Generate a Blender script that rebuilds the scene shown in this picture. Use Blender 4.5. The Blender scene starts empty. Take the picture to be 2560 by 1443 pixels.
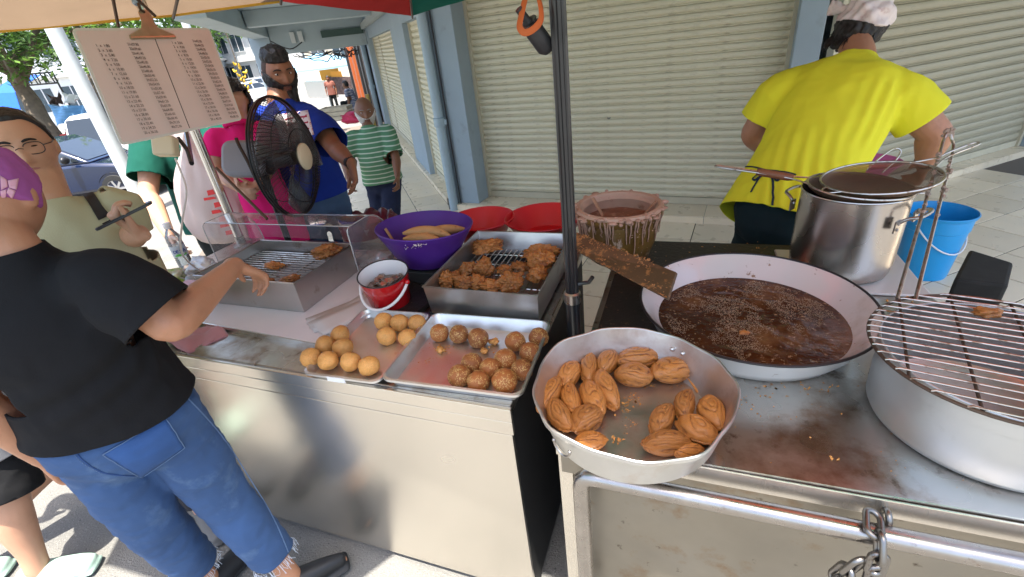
import bpy, bmesh, math, random
import numpy as np
from mathutils import Vector, Matrix, noise as mnoise

random.seed(7)
SC = bpy.context.scene
COL = SC.collection
PI = math.pi
R_ = math.radians

# ------------------------------------------------------------------ camera
PH_W, PH_H, FPX = 2560.0, 1443.0, 1156.0           # photograph size and focal length in its pixels
PITCH, ROLL, YAW, CAM_H = R_(28.6), R_(-6.97), R_(-22.2), 1.70
_fw = Vector((math.sin(YAW)*math.cos(PITCH), math.cos(YAW)*math.cos(PITCH), -math.sin(PITCH)))
_r0 = Vector((math.cos(YAW), -math.sin(YAW), 0.0))
_u0 = _r0.cross(_fw)
CR = _r0*math.cos(ROLL) + _u0*math.sin(ROLL)
CU = -_r0*math.sin(ROLL) + _u0*math.cos(ROLL)
CF = _fw
CO = Vector((0, 0, CAM_H))
cam_data = bpy.data.cameras.new('camera')
cam = bpy.data.objects.new('camera', cam_data)
COL.objects.link(cam)
cam_data.sensor_width = 36.0
cam_data.lens = 36.0*FPX/PH_W
cam_data.clip_start = 0.05
cam_data.clip_end = 2000.0
cam.matrix_world = Matrix(((CR.x, CU.x, -CF.x, CO.x), (CR.y, CU.y, -CF.y, CO.y), (CR.z, CU.z, -CF.z, CO.z), (0, 0, 0, 1)))
SC.camera = cam

# ------------------------------------------------------------------ world, sun, exposure
SUN_DIR = Vector((-0.08, 0.22, -1.0)).normalized()   # the way the light travels
SUN_EL = math.asin(-SUN_DIR.z)
SUN_AZ = math.atan2(-SUN_DIR.x, -SUN_DIR.y)         # bearing of the sun from +Y towards +X
world = bpy.data.worlds.new('World')
SC.world = world
world.use_nodes = True
wn = world.node_tree
wn.nodes.clear()
w_out = wn.nodes.new('ShaderNodeOutputWorld')
w_bg = wn.nodes.new('ShaderNodeBackground')
w_sky = wn.nodes.new('ShaderNodeTexSky')
w_sky.sky_type = 'NISHITA'
w_sky.sun_disc = False
w_sky.sun_elevation = SUN_EL
w_sky.sun_rotation = SUN_AZ
w_sky.air_density = 1.0
w_sky.dust_density = 3.0
w_sky.ozone_density = 0.6
w_bg.inputs['Strength'].default_value = 0.15
wn.links.new(w_sky.outputs[0], w_bg.inputs[0])
wn.links.new(w_bg.outputs[0], w_out.inputs[0])
sun_data = bpy.data.lights.new('sun', 'SUN')
sun_data.energy = 4.3
sun_data.angle = R_(0.6)
sun_data.color = (1.0, 0.95, 0.86)
sun = bpy.data.objects.new('sun', sun_data)
COL.objects.link(sun)
sun.rotation_euler = SUN_DIR.to_track_quat('-Z', 'Y').to_euler()
SC.view_settings.view_transform = 'Standard'
SC.view_settings.look = 'None'
SC.view_settings.gamma = 1.0
SC.view_settings.exposure = 1.92
try:
    SC.view_settings.use_curve_mapping = False
except Exception:
    pass
SC.cycles.max_bounces = 10
SC.cycles.diffuse_bounces = 5
SC.cycles.transparent_max_bounces = 16
SC.cycles.sample_clamp_indirect = 6.0
SC.cycles.use_denoising = True

# ------------------------------------------------------------------ pixel helpers (photograph pixels -> points in the place)
def ray(px, py):
    return CF + CR*((px-PH_W/2)/FPX) - CU*((py-PH_H/2)/FPX)
def at(px, py, z):                                   # where the sight line meets the height z
    d = ray(px, py)
    return CO + d*((z-CAM_H)/d.z)
def dep(px, py, w):                                  # the point w metres ahead
    return CO + ray(px, py)*w
def on_plane(px, py, p, n):
    d = ray(px, py)
    return CO + d*((p-CO).dot(n)/d.dot(n))
def bdir(deg):                                       # unit vector of a bearing
    return Vector((math.sin(R_(deg)), math.cos(R_(deg)), 0))
def V(*a):
    return Vector(a)

# ------------------------------------------------------------------ materials
_mats = {}
def mat(name, col, rough=0.5, metal=0.0, var=0.0, vscale=8.0, stain=None, bump=0.0, bscale=60.0, stretch=None,
        spec=0.5, coat=0.0, trans=0.0, alpha=1.0, sheen=0.0, sss=0.0, rvar=0.0, translucent=0.0, emit=None, stain2=None, ior=1.45, coords='Object'):
    if name in _mats:
        return _mats[name]
    m = bpy.data.materials.new(name)
    m.use_nodes = True
    nt = m.node_tree
    nd, lk = nt.nodes, nt.links
    b = nd['Principled BSDF']
    col = tuple(col)[:3]
    b.inputs['Roughness'].default_value = rough
    b.inputs['Metallic'].default_value = metal
    b.inputs['Specular IOR Level'].default_value = spec
    b.inputs['Coat Weight'].default_value = coat
    b.inputs['Transmission Weight'].default_value = trans
    b.inputs['Alpha'].default_value = alpha
    b.inputs['Sheen Weight'].default_value = sheen
    b.inputs['IOR'].default_value = ior
    if sss:
        b.inputs['Subsurface Weight'].default_value = sss
        b.inputs['Subsurface Radius'].default_value = (0.012, 0.005, 0.003)
    tc = nd.new('ShaderNodeTexCoord')
    mp = nd.new('ShaderNodeMapping')
    lk.new(tc.outputs[coords], mp.inputs[0])
    if stretch:
        mp.inputs['Scale'].default_value = stretch
    def nz(scale, detail=4.0, rough_=0.55):
        n = nd.new('ShaderNodeTexNoise')
        n.inputs['Scale'].default_value = scale
        n.inputs['Detail'].default_value = detail
        n.inputs['Roughness'].default_value = rough_
        lk.new(mp.outputs[0], n.inputs['Vector'])
        return n.outputs['Fac']
    def ramp(src, lo, hi):
        r = nd.new('ShaderNodeMapRange')
        r.inputs['From Min'].default_value = lo
        r.inputs['From Max'].default_value = hi
        lk.new(src, r.inputs['Value'])
        return r.outputs[0]
    def mix(fac, a, c):
        x = nd.new('ShaderNodeMix')
        x.data_type = 'RGBA'
        if isinstance(fac, float): x.inputs['Factor'].default_value = fac
        else: lk.new(fac, x.inputs['Factor'])
        for i, q in ((6, a), (7, c)):
            if isinstance(q, tuple): x.inputs[i].default_value = (*q, 1)
            else: lk.new(q, x.inputs[i])
        return x.outputs[2]
    cur = col
    if var:
        f = ramp(nz(vscale, 4.0, 0.5), 0.2, 0.8)
        cur = mix(f, tuple(max(0, c*(1-var)) for c in col), tuple(min(1, c*(1+var)) for c in col))
    for st in (stain, stain2):
        if st:
            sc, s_scale, lo, hi = st
            cur = mix(ramp(nz(s_scale, 8.0, 0.65), lo, hi), cur, tuple(sc))
    if isinstance(cur, tuple): b.inputs['Base Color'].default_value = (*cur, 1)
    else: lk.new(cur, b.inputs['Base Color'])
    if rvar:
        r = nd.new('ShaderNodeMapRange')
        r.inputs['From Min'].default_value = 0.18; r.inputs['From Max'].default_value = 0.82
        r.inputs['To Min'].default_value = max(0.02, rough-rvar); r.inputs['To Max'].default_value = min(1, rough+rvar)
        lk.new(nz(vscale*1.7, 2.0, 0.45), r.inputs['Value'])
        lk.new(r.outputs[0], b.inputs['Roughness'])
    if bump:
        bp = nd.new('ShaderNodeBump')
        bp.inputs['Strength'].default_value = 1.0
        bp.inputs['Distance'].default_value = bump
        lk.new(nz(bscale, 5.0), bp.inputs['Height'])
        lk.new(bp.outputs[0], b.inputs['Normal'])
    if emit:
        b.inputs['Emission Color'].default_value = (*emit[0], 1)
        b.inputs['Emission Strength'].default_value = emit[1]
    if translucent:
        t = nd.new('ShaderNodeBsdfTranslucent')
        if isinstance(cur, tuple): t.inputs[0].default_value = (*cur, 1)
        else: lk.new(cur, t.inputs[0])
        ms = nd.new('ShaderNodeMixShader')
        ms.inputs[0].default_value = translucent
        lk.new(b.outputs[0], ms.inputs[1]); lk.new(t.outputs[0], ms.inputs[2])
        lk.new(ms.outputs[0], nd['Material Output'].inputs['Surface'])
    _mats[name] = m
    return m

def vary(m, lo, hi):
    """each object of this material a little lighter or browner than the next"""
    nt = m.node_tree; b = nt.nodes['Principled BSDF']; src = b.inputs['Base Color'].links[0].from_socket
    oi = nt.nodes.new('ShaderNodeObjectInfo'); mr = nt.nodes.new('ShaderNodeMapRange')
    mr.inputs['To Min'].default_value = lo; mr.inputs['To Max'].default_value = hi
    gm = nt.nodes.new('ShaderNodeGamma'); vm = nt.nodes.new('ShaderNodeVectorMath'); vm.operation = 'SCALE'
    nt.links.new(oi.outputs['Random'], mr.inputs['Value'])
    nt.links.new(src, vm.inputs[0]); nt.links.new(mr.outputs[0], vm.inputs['Scale'])
    nt.links.new(vm.outputs[0], gm.inputs[0]); gm.inputs[1].default_value = 1.0
    nt.links.new(gm.outputs[0], b.inputs['Base Color'])
    return m

def clear_mat(name, tint=(1, 1, 1), gloss=0.12, rough=0.03, haze=0.0):
    """thin clear plastic: lets light straight through, with a fresnel sheen on top"""
    if name in _mats: return _mats[name]
    m = bpy.data.materials.new(name); m.use_nodes = True
    nt = m.node_tree; nd, lk = nt.nodes, nt.links
    nd.remove(nd['Principled BSDF'])
    t = nd.new('ShaderNodeBsdfTransparent'); t.inputs[0].default_value = (*tint, 1)
    g = nd.new('ShaderNodeBsdfGlossy'); g.inputs['Roughness'].default_value = rough
    fr = nd.new('ShaderNodeLayerWeight'); fr.inputs['Blend'].default_value = 0.35
    mr = nd.new('ShaderNodeMapRange'); mr.inputs['To Min'].default_value = gloss*0.4; mr.inputs['To Max'].default_value = min(1, gloss*5)
    lk.new(fr.outputs['Fresnel'], mr.inputs['Value'])
    x = nd.new('ShaderNodeMixShader')
    lk.new(mr.outputs[0], x.inputs[0]); lk.new(t.outputs[0], x.inputs[1]); lk.new(g.outputs[0], x.inputs[2])
    last = x.outputs[0]
    if haze:
        d = nd.new('ShaderNodeBsdfDiffuse'); d.inputs[0].default_value = (*tint, 1)
        y = nd.new('ShaderNodeMixShader'); y.inputs[0].default_value = haze
        lk.new(last, y.inputs[1]); lk.new(d.outputs[0], y.inputs[2]); last = y.outputs[0]
    lk.new(last, nd['Material Output'].inputs['Surface'])
    _mats[name] = m
    return m

# ------------------------------------------------------------------ meshes
class MB:
    def __init__(self):
        self.v = []; self.f = []
    def add(self, vs, fs):
        o = len(self.v)
        self.v += [tuple(p) for p in vs]
        self.f += [tuple(i+o for i in q) for q in fs]
        return self
    def box(self, x0, x1, y0, y1, z0, z1, M=None):
        vs = [V(x, y, z) for z in (z0, z1) for y in (y0, y1) for x in (x0, x1)]
        if M is not None: vs = [M @ p for p in vs]
        return self.add(vs, [(0, 2, 3, 1), (4, 5, 7, 6), (0, 1, 5, 4), (2, 6, 7, 3), (0, 4, 6, 2), (1, 3, 7, 5)])
    def beam(self, a, b, w, h, up=V(0, 0, 1)):
        a, b = Vector(a), Vector(b); t = (b-a).normalized(); s = t.cross(up).normalized(); u = s.cross(t)
        vs = [p + s*(i*w/2) + u*(j*h/2) for p in (a, b) for j in (-1, 1) for i in (-1, 1)]
        return self.add(vs, [(0, 1, 3, 2), (4, 6, 7, 5), (0, 4, 5, 1), (2, 3, 7, 6), (0, 2, 6, 4), (1, 5, 7, 3)])
    def tube(self, path, r, n=8, closed=False, cap=True, flat=1.0, side=None):
        P = [Vector(p) for p in path]; m = len(P)
        rs = r if isinstance(r, (list, tuple)) else [r]*m
        T = []
        for i in range(m):
            if closed: t = P[(i+1) % m]-P[i-1]
            else: t = P[min(i+1, m-1)]-P[max(i-1, 0)]
            T.append(t.normalized() if t.length > 1e-9 else V(0, 0, 1))
        s = Vector(side) if side is not None else (V(0, 0, 1) if abs(T[0].z) < 0.9 else V(1, 0, 0)).cross(T[0])
        vs = []
        for i in range(m):
            s = s - T[i]*s.dot(T[i])
            s = s.normalized() if s.length > 1e-6 else T[i].orthogonal().normalized()
            b = T[i].cross(s)
            for k in range(n):
                a = 2*PI*k/n
                vs.append(P[i] + s*(rs[i]*math.cos(a)) + b*(rs[i]*flat*math.sin(a)))
        fs = []
        for i in range(m if closed else m-1):
            j = (i+1) % m
            for k in range(n):
                l = (k+1) % n
                fs.append((i*n+k, i*n+l, j*n+l, j*n+k))
        if cap and not closed:
            fs.append(tuple(range(n-1, -1, -1)))
            fs.append(tuple((m-1)*n+k for k in range(n)))
        return self.add(vs, fs)
    def lathe(self, prof, n=40, M=None, dist=None, closed=False):
        vs = []
        for j, (r, z) in enumerate(prof):
            for k in range(n):
                a = 2*PI*k/n
                p = V(r*math.cos(a), r*math.sin(a), z)
                if dist: p = dist(p, j, a)
                vs.append(M @ p if M is not None else p)
        fs = []
        m = len(prof)
        for j in range(m-1 if not closed else m):
            i2 = (j+1) % m
            for k in range(n):
                l = (k+1) % n
                fs.append((j*n+k, j*n+l, i2*n+l, i2*n+k))
        if not closed:
            if prof[0][0] > 1e-6: pass
        return self.add(vs, fs)
    def disc(self, r, z, n=40, M=None, flip=False, cx=0, cy=0):
        vs = [V(cx+r*math.cos(2*PI*k/n), cy+r*math.sin(2*PI*k/n), z) for k in range(n)]
        if M is not None: vs = [M @ p for p in vs]
        q = tuple(range(n))
        return self.add(vs, [q[::-1] if flip else q])
    def prism(self, poly, z0, z1, M=None):
        n = len(poly)
        vs = [V(x, y, z0) for x, y in poly]+[V(x, y, z1) for x, y in poly]
        if M is not None: vs = [M @ p for p in vs]
        return self.add(vs, [tuple(range(n-1, -1, -1)), tuple(range(n, 2*n))]+[(k, (k+1) % n, n+(k+1) % n, n+k) for k in range(n)])
    def sphere(self, c, r, nu=12, nv=8, M=None, fn=None):
        rx, ry, rz = r if isinstance(r, (tuple, list)) else (r, r, r)
        c = Vector(c); vs = []
        for j in range(1, nv):
            t = PI*j/nv
            for k in range(nu):
                a = 2*PI*k/nu
                p = V(rx*math.sin(t)*math.cos(a), ry*math.sin(t)*math.sin(a), rz*math.cos(t))
                if fn: p = fn(p)
                vs.append(c + (M @ p if M is not None else p))
        for s in (1, -1):
            p = V(0, 0, s*rz)
            if fn: p = fn(p)
            vs.append(c + (M @ p if M is not None else p))
        fs = []
        for j in range(nv-2):
            for k in range(nu):
                l = (k+1) % nu
                fs.append((j*nu+k, (j+1)*nu+k, (j+1)*nu+l, j*nu+l))
        T, B = len(vs)-2, len(vs)-1
        for k in range(nu):
            l = (k+1) % nu
            fs.append((T, k, l)); fs.append((B, (nv-2)*nu+l, (nv-2)*nu+k))
        return self.add(vs, fs)
    def grid(self, P):                                # P[i][j] points
        n, m = len(P), len(P[0])
        vs = [p for row in P for p in row]
        return self.add(vs, [(i*m+j, i*m+j+1, (i+1)*m+j+1, (i+1)*m+j) for i in range(n-1) for j in range(m-1)])
    def mesh(self, name, material=None, smooth=True, off=None):
        me = bpy.data.meshes.new(name)
        vs = self.v if off is None else [(p[0]-off[0], p[1]-off[1], p[2]-off[2]) for p in self.v]
        me.from_pydata(vs, [], self.f)
        if material: me.materials.append(material)
        if smooth: me.polygons.foreach_set('use_smooth', [True]*len(me.polygons))
        me.update()
        return me
    def build(self, name, material, parent=None, smooth=True, sharp=40, bevel=0, solid=0, subsurf=0, local=False, loc=None):
        """link as ONE object; coordinates are world unless local"""
        off = None
        if not local:
            off = world_loc(parent) if parent is not None else (Vector(loc) if loc is not None else None)
        o = bpy.data.objects.new(name, self.mesh(name, material, smooth, off))
        COL.objects.link(o)
        if parent is not None: o.parent = parent
        elif loc is not None: o.location = loc
        finish(o, smooth, sharp, bevel, solid, subsurf)
        return o

def finish(o, smooth=True, sharp=40, bevel=0, solid=0, subsurf=0):
    if solid:
        md = o.modifiers.new('solid', 'SOLIDIFY'); md.thickness = solid; md.offset = 0
    if bevel:
        md = o.modifiers.new('bevel', 'BEVEL'); md.width = bevel; md.segments = 2; md.limit_method = 'ANGLE'; md.angle_limit = R_(35)
    if subsurf:
        md = o.modifiers.new('sub', 'SUBSURF'); md.levels = subsurf; md.render_levels = subsurf
    if smooth and sharp < 180:
        o.data.set_sharp_from_angle(angle=R_(sharp)) if hasattr(o.data, 'set_sharp_from_angle') else None

def world_loc(o):
    p = Vector((0, 0, 0))
    while o is not None:
        p += o.location; o = o.parent
    return p
def thing(name, label, cat, loc=(0, 0, 0), rotz=0.0, group=None):
    o = bpy.data.objects.new(name, None); COL.objects.link(o)
    o.empty_display_size = 0.1
    o.location = loc; o.rotation_euler = (0, 0, rotz)
    return tag(o, label, cat, group)
def tag(o, label, cat, group=None):
    o['label'] = label; o['category'] = cat
    if group: o['group'] = group
    return o
def struct(o, kind='structure'):
    o['kind'] = kind
    return o
def inst(me, name, parent=None, M=None):
    o = bpy.data.objects.new(name, me); COL.objects.link(o)
    if parent is not None: o.parent = parent
    if M is not None: o.matrix_local = M
    return o
def dup(root, loc=None, rotz=None, label=None, group=None):
    r = root.copy(); COL.objects.link(r)
    if loc is not None: r.location = loc
    if rotz is not None: r.rotation_euler = (root.rotation_euler[0], root.rotation_euler[1], rotz)
    if label: r['label'] = label
    if group: r['group'] = group
    for ch in root.children:
        c = ch.copy(); COL.objects.link(c); c.parent = r
        for g in ch.children:
            d = g.copy(); COL.objects.link(d); d.parent = c
    return r
def fbm(p, s, o=3):
    return mnoise.fractal(Vector(p)*s, 1.0, 2.0, o, noise_basis='PERLIN_ORIGINAL')
def crom(P, k=5):
    """smooth path through points (tuples of any length)"""
    P = [np.array(p, float) for p in P]; out = []
    for i in range(len(P)-1):
        p0 = P[max(i-1, 0)]; p1 = P[i]; p2 = P[i+1]; p3 = P[min(i+2, len(P)-1)]
        for j in range(k):
            t = j/k
            out.append(0.5*((2*p1)+(-p0+p2)*t+(2*p0-5*p1+4*p2-p3)*t*t+(-p0+3*p1-3*p2+p3)*t**3))
    out.append(P[-1])
    return out
def text_obj(name, body, size, M, material, parent=None, align='LEFT', depth=0.0, spacing=1.0):
    cu = bpy.data.curves.new(name, 'FONT'); cu.body = body; cu.size = size; cu.align_x = align
    cu.space_line = spacing; cu.offset = size*0.010; cu.resolution_u = 2; cu.extrude = depth
    cu.materials.append(material)
    tmp = bpy.data.objects.new(name, cu); COL.objects.link(tmp)
    dg = bpy.context.evaluated_depsgraph_get(); dg.update()
    me = bpy.data.meshes.new_from_object(tmp.evaluated_get(dg), depsgraph=dg)
    bpy.data.objects.remove(tmp); bpy.data.curves.remove(cu)
    o = bpy.data.objects.new(name, me); COL.objects.link(o); me.materials.clear(); me.materials.append(material)
    if parent is not None:
        o.parent = parent
        M = Matrix.Translation(-world_loc(parent)) @ M
    o.matrix_local = M
    return o
def frame_m(o, x, y, z):
    return Matrix(((x[0], y[0], z[0], o[0]), (x[1], y[1], z[1], o[1]), (x[2], y[2], z[2], o[2]), (0, 0, 0, 1)))
# ================================================================== SETTING
ZP, ZS = -0.10, -0.03                                # tiled walkway, top of the step along the shutters
m_asphalt = mat('asphalt', (0.155, 0.15, 0.138), 0.95, var=0.25, vscale=2.2, stain=((0.30, 0.29, 0.27), 140, 0.55, 0.72), stain2=((0.05, 0.05, 0.05), 90, 0.58, 0.7), bump=0.006, bscale=160)
m_grout = mat('grout', (0.13, 0.11, 0.09), 0.9)
def ss(a, b, x):
    t = max(0.0, min(1.0, (x-a)/(b-a))); return t*t*(3-2*t)
def ground_z(x, y):
    z = -0.72*ss(2.4, 8.0, math.hypot(x+0.8, y-0.8)) * ss(-1.2, -3.2, x)
    if y > 1.3: z = min(z, -0.20*ss(1.5, 2.1, y)) if x > -2.6 else z - 0.16*ss(1.5, 2.1, y)*ss(-6.5, -4.5, x)
    return z
gb = MB()
xs = [-160, -90, -50, -30, -22, -16, -13, -11]+list(np.arange(-9.5, 4.6, 0.45))+[6, 9, 15, 30, 60, 120]
ys = [-60, -25, -10, -5]+list(np.arange(-3.0, 10.6, 0.45))+[12, 14, 17, 21, 27, 36, 55, 90, 150]
gb.grid([[V(x, y, ground_z(x, y)) for x in xs] for y in ys])
gb.f = [q[::-1] for q in gb.f]
if True:
    q = gb.f[0]; a, b_, c = (Vector(gb.v[i]) for i in q[:3])
    if (b_-a).cross(c-a).z < 0: gb.f = [p[::-1] for p in gb.f]
road = struct(gb.build('road', m_asphalt))

# --- wall lines of the shophouse: chamfered corner (A) between the walkway wall (C) and the side wall (B)
a0 = at(1229, 490, ZS); uA = (at(1816, 513, ZS)-a0).normalized(); nA = V(uA.y, -uA.x, 0)
c0 = at(1021, 355, ZS); uC = (at(970.6, 322, ZS)-at(1127.7, 508, ZS)).normalized(); nC = V(-uC.y, uC.x, 0)
b0 = at(2373, 411, ZS); uB = (at(2537, 364, ZS)-b0).normalized(); nB = V(uB.y, -uB.x, 0)
def meet(p, u, q, v):                                # 2D line meeting point
    d = u.x*-v.y + v.x*u.y
    r = q-p
    t = (r.x*-v.y + v.x*r.y)/d
    return p+u*t
def fr_pt(fr, s, d, z): return fr[0]*1.0 + fr[1]*s + fr[2]*d + V(0, 0, z-fr[0].z)
FA, FB, FC = (a0, uA, nA), (b0, uB, nB), (c0, uC, nC)
STEP = 0.36
PC = meet(a0+nA*STEP, uA, c0+nC*0.17, uC); PC.z = 0
QB = meet(a0+nA*STEP, uA, b0+nB*0.17, uB); QB.z = 0
def fbox(mb, fr, s0, s1, d0, d1, z0, z1):
    vs = [fr_pt(fr, s, d, z) for z in (z0, z1) for d in (d0, d1) for s in (s0, s1)]
    fs = [(0, 2, 3, 1), (4, 5, 7, 6), (0, 1, 5, 4), (2, 6, 7, 3), (0, 4, 6, 2), (1, 3, 7, 5)]
    if fr[1].cross(fr[2]).z < 0: fs = [q[::-1] for q in fs]
    return mb.add(vs, fs)

# --- tiled walkway: every tile a piece
def tile_mat(name, col):
    m = mat(name, col, 0.32, var=0.05, vscale=5, rvar=0.12)
    nt = m.node_tree; b = nt.nodes['Principled BSDF']
    src = b.inputs['Base Color'].links[0].from_socket
    oi = nt.nodes.new('ShaderNodeObjectInfo'); mr = nt.nodes.new('ShaderNodeMapRange')
    mr.inputs['To Min'].default_value = 0.86; mr.inputs['To Max'].default_value = 1.06
    vm = nt.nodes.new('ShaderNodeVectorMath'); vm.operation = 'SCALE'
    nt.links.new(oi.outputs['Random'], mr.inputs['Value'])
    nt.links.new(src, vm.inputs[0]); nt.links.new(mr.outputs[0], vm.inputs['Scale'])
    nt.links.new(vm.outputs[0], b.inputs['Base Color'])
    return m
m_tile = tile_mat('cream_tile', (0.80, 0.68, 0.50))
TS = 0.40
def clip(poly, p, n):
    out = []
    for i in range(len(poly)):
        a, b = poly[i], poly[(i+1) % len(poly)]
        da, db = (a-p).dot(n), (b-p).dot(n)
        if da >= 0: out.append(a)
        if da*db < 0: out.append(a+(b-a)*(da/(da-db)))
    return out
def ramp_z(p):
    s = (p-PC).dot(uC)
    return ZP - 0.062*max(0.0, min(s, 12)-4.2) if (p-PC).dot(nC) > -0.6 and s > 4.2 else ZP
pav = MB()
bisA = (nA+nC).normalized(); bisB = (nA+nB).normalized()
def strip(mb, pts, dz):
    mb.add([V(p.x, p.y, ramp_z(p)+dz) for p in pts], [tuple(range(len(pts)))])
LC = (nC.dot(bisA)); 
for s in range(0, 26):                               # bed under the tiles
    a = PC+uC*(s*0.5-2.9*0); b = PC+uC*(s*0.5+0.5)
    strip(pav, [a, b, b+nC*2.9, a+nC*2.9], -0.007)
strip(pav, [PC, PC+nC*2.9, PC+bisA*3.1, PC+nA*2.9], -0.007)
strip(pav, [PC, PC+nA*2.9, QB+nA*2.9, QB], -0.007)
strip(pav, [QB, QB+nA*2.9, QB+bisB*3.1, QB+nB*3.3], -0.007)
strip(pav, [QB, QB+nB*3.3, QB+nB*3.3+uB*5, QB+uB*5], -0.007)
for q in range(len(pav.f)):
    a, b_, c = (Vector(pav.v[i]) for i in pav.f[q][:3])
    if (b_-a).cross(c-a).z < 0: pav.f[q] = pav.f[q][::-1]
pavement = struct(pav.build('pavement', m_grout, smooth=False))
tile_me = {}
def lay(o, u, n, s_rng, d_rng, clips, keep):
    g = 0.009
    for i in range(*s_rng):
        for j in range(*d_rng):
            c = o+u*((i+0.5)*TS)+n*((j+0.5)*TS)
            h = TS/2-g/2
            quad = [c-u*h-n*h, c+u*h-n*h, c+u*h+n*h, c-u*h+n*h]
            if (quad[1]-quad[0]).cross(quad[2]-quad[0]).z < 0: quad.reverse()
            if not keep(c): continue
            full = len(quad); poly = quad
            for p, nn in clips:
                poly = clip(poly, p, nn)
                if len(poly) < 3: break
            if len(poly) < 3: continue
            mb = MB()
            poly2 = [p-c for p in poly]
            k = len(poly2)
            tz = [ramp_z(p)-ramp_z(c) for p in poly]
            top = [V(p.x, p.y, t) for p, t in zip(poly2, tz)]
            inn = [V(p.x*0.985, p.y*0.985, t) for p, t in zip(poly2, tz)]
            bot = [V(p.x, p.y, t-0.0065) for p, t in zip(poly2, tz)]
            mb.v = [tuple(p) for p in bot+[V(p.x, p.y, p.z-0.0012) for p in top]+inn]
            mb.f = [tuple(range(2*k, 3*k))]+[(q, (q+1) % k, k+(q+1) % k, k+q) for q in range(k)]+[(k+q, k+(q+1) % k, 2*k+(q+1) % k, 2*k+q) for q in range(k)]
            ob = bpy.data.objects.new('tile', mb.mesh('tile', m_tile, False)); COL.objects.link(ob)
            ob.parent = pavement; ob.location = (c.x, c.y, ramp_z(c))
perpA = V(-bisA.y, bisA.x, 0); perpA = perpA if perpA.dot(uC) > 0 else -perpA
perpB = V(-bisB.y, bisB.x, 0); perpB = perpB if perpB.dot(uB) > 0 else -perpB
lay(PC, uC, nC, (-2, 22), (0, 6), [(PC+perpA*0.002, perpA)], lambda c: True)
lay(PC, uA, nA, (-2, 12), (0, 6), [(PC-perpA*0.002, -perpA), (QB-perpB*0.002, -perpB)], lambda c: True)
lay(QB, uB, nB, (-2, 7), (0, 7), [(QB+perpB*0.002, perpB)], lambda c: c.x < 5.2)

# --- raised tiled step along the shutters
step = MB()
fbox(step, FC, -4.62, 4.6, -0.4, 0.163, -0.9, ZS-0.008)
fbox(step, FA, -0.42, 3.6, -0.4, STEP-0.006, -0.9, ZS-0.008)
fbox(step, FB, -2.30, 5.0, -0.4, 0.163, -0.9, ZS-0.008)
step_o = struct(step.build('step', m_grout, smooth=False))
def step_tiles(fr, s0, s1, dmax, tl=0.40):
    n = int((s1-s0)/tl)+1
    for i in range(n):
        x0, x1 = s0+i*tl+0.002, min(s1, s0+(i+1)*tl)-0.002
        if x1-x0 < 0.03: continue
        for kind in (0, 1):
            mb = MB()
            if kind == 0: fbox(mb, fr, x0, x1, -0.22, dmax, ZS-0.0075, ZS)
            else: fbox(mb, fr, x0, x1, dmax-0.0055, dmax, ZP-0.004, ZS-0.010)
            mb.build('tile', m_tile, step_o, smooth=False)
step_tiles(FC, -4.45, 4.3, 0.17)
step_tiles(FA, -0.30, 3.45, STEP)
step_tiles(FB, -2.05, 3.2, 0.17)

# ------------------------------------------------------------------ SHOPHOUSE
m_wall = mat('blue_grey_paint', (0.30, 0.37, 0.42), 0.75, var=0.06, vscale=3, stain=((0.20, 0.23, 0.24), 5, 0.6, 0.85), bump=0.0012, bscale=120)
m_ceil = mat('ceiling_paint', (0.36, 0.43, 0.46), 0.8, var=0.05, vscale=2, stain=((0.26, 0.29, 0.29), 2.5, 0.58, 0.85))
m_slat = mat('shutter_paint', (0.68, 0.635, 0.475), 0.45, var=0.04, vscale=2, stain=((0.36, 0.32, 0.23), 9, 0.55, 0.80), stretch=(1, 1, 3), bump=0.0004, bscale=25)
m_slat_shaded = mat('shaded_shutter_paint', (0.40, 0.365, 0.26), 0.5, var=0.06, vscale=2, stain=((0.30, 0.27, 0.20), 10, 0.58, 0.82), stretch=(1, 1, 3), bump=0.0004, bscale=25)  # shutter paint darkened: the side wall's dimmer light put into its colour
m_rail_cream = mat('guide_rail_paint', (0.52, 0.48, 0.36), 0.5, var=0.08)
m_pipe = mat('pipe_paint', (0.33, 0.42, 0.47), 0.5, var=0.06, stain=((0.45, 0.46, 0.42), 30, 0.62, 0.75))
m_dark = mat('dark_green_sign', (0.05, 0.09, 0.08), 0.6)
house = thing('shophouse', 'blue grey corner shophouse with closed cream roller shutters and roofed walkway', 'building', (0, 6.0, 0))
def part(name, m, build, **k):
    mb = MB(); build(mb); return mb.build(name, m, house, smooth=False, **k)
TOP = 2.50
SA1 = 3.01                                            # right edge of the chamfer shutter
cA = meet(a0+nA*0.29, uA, b0+nB*0.14, uB)
sAB = (cA-a0).dot(uA)
# pillars and walls
part('pillar', m_wall, lambda m: fbox(m, FA, -0.34, -0.02, -0.30, 0.29, ZS, TOP), bevel=0.006)
part('pillar', m_wall, lambda m: fbox(m, FA, SA1+0.02, sAB, -0.30, 0.29, ZS, TOP), bevel=0.006)
part('pillar', m_wall, lambda m: fbox(m, FC, -3.10, -1.75, -0.25, 0.12, ZS, TOP), bevel=0.006)
part('pillar', m_wall, lambda m: fbox(m, FC, 2.62, 3.25, -0.25, 0.16, -0.6, TOP), bevel=0.006)
part('pillar', m_wall, lambda m: fbox(m, FC, -4.75, -4.28, -0.30, 0.02, ZS, TOP), bevel=0.006)
part('pillar', m_wall, lambda m: fbox(m, FB, 1.14, 1.6, -0.3, 0.14, ZS, TOP), bevel=0.006)
part('lintel', m_wall, lambda m: fbox(m, FC, -4.3, 2.65, -0.25, 0.117, 1.98, TOP-0.002))
part('lintel', m_wall, lambda m: fbox(m, FA, -0.05, SA1+0.05, -0.25, 0.26, 2.16, TOP-0.002))
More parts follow.
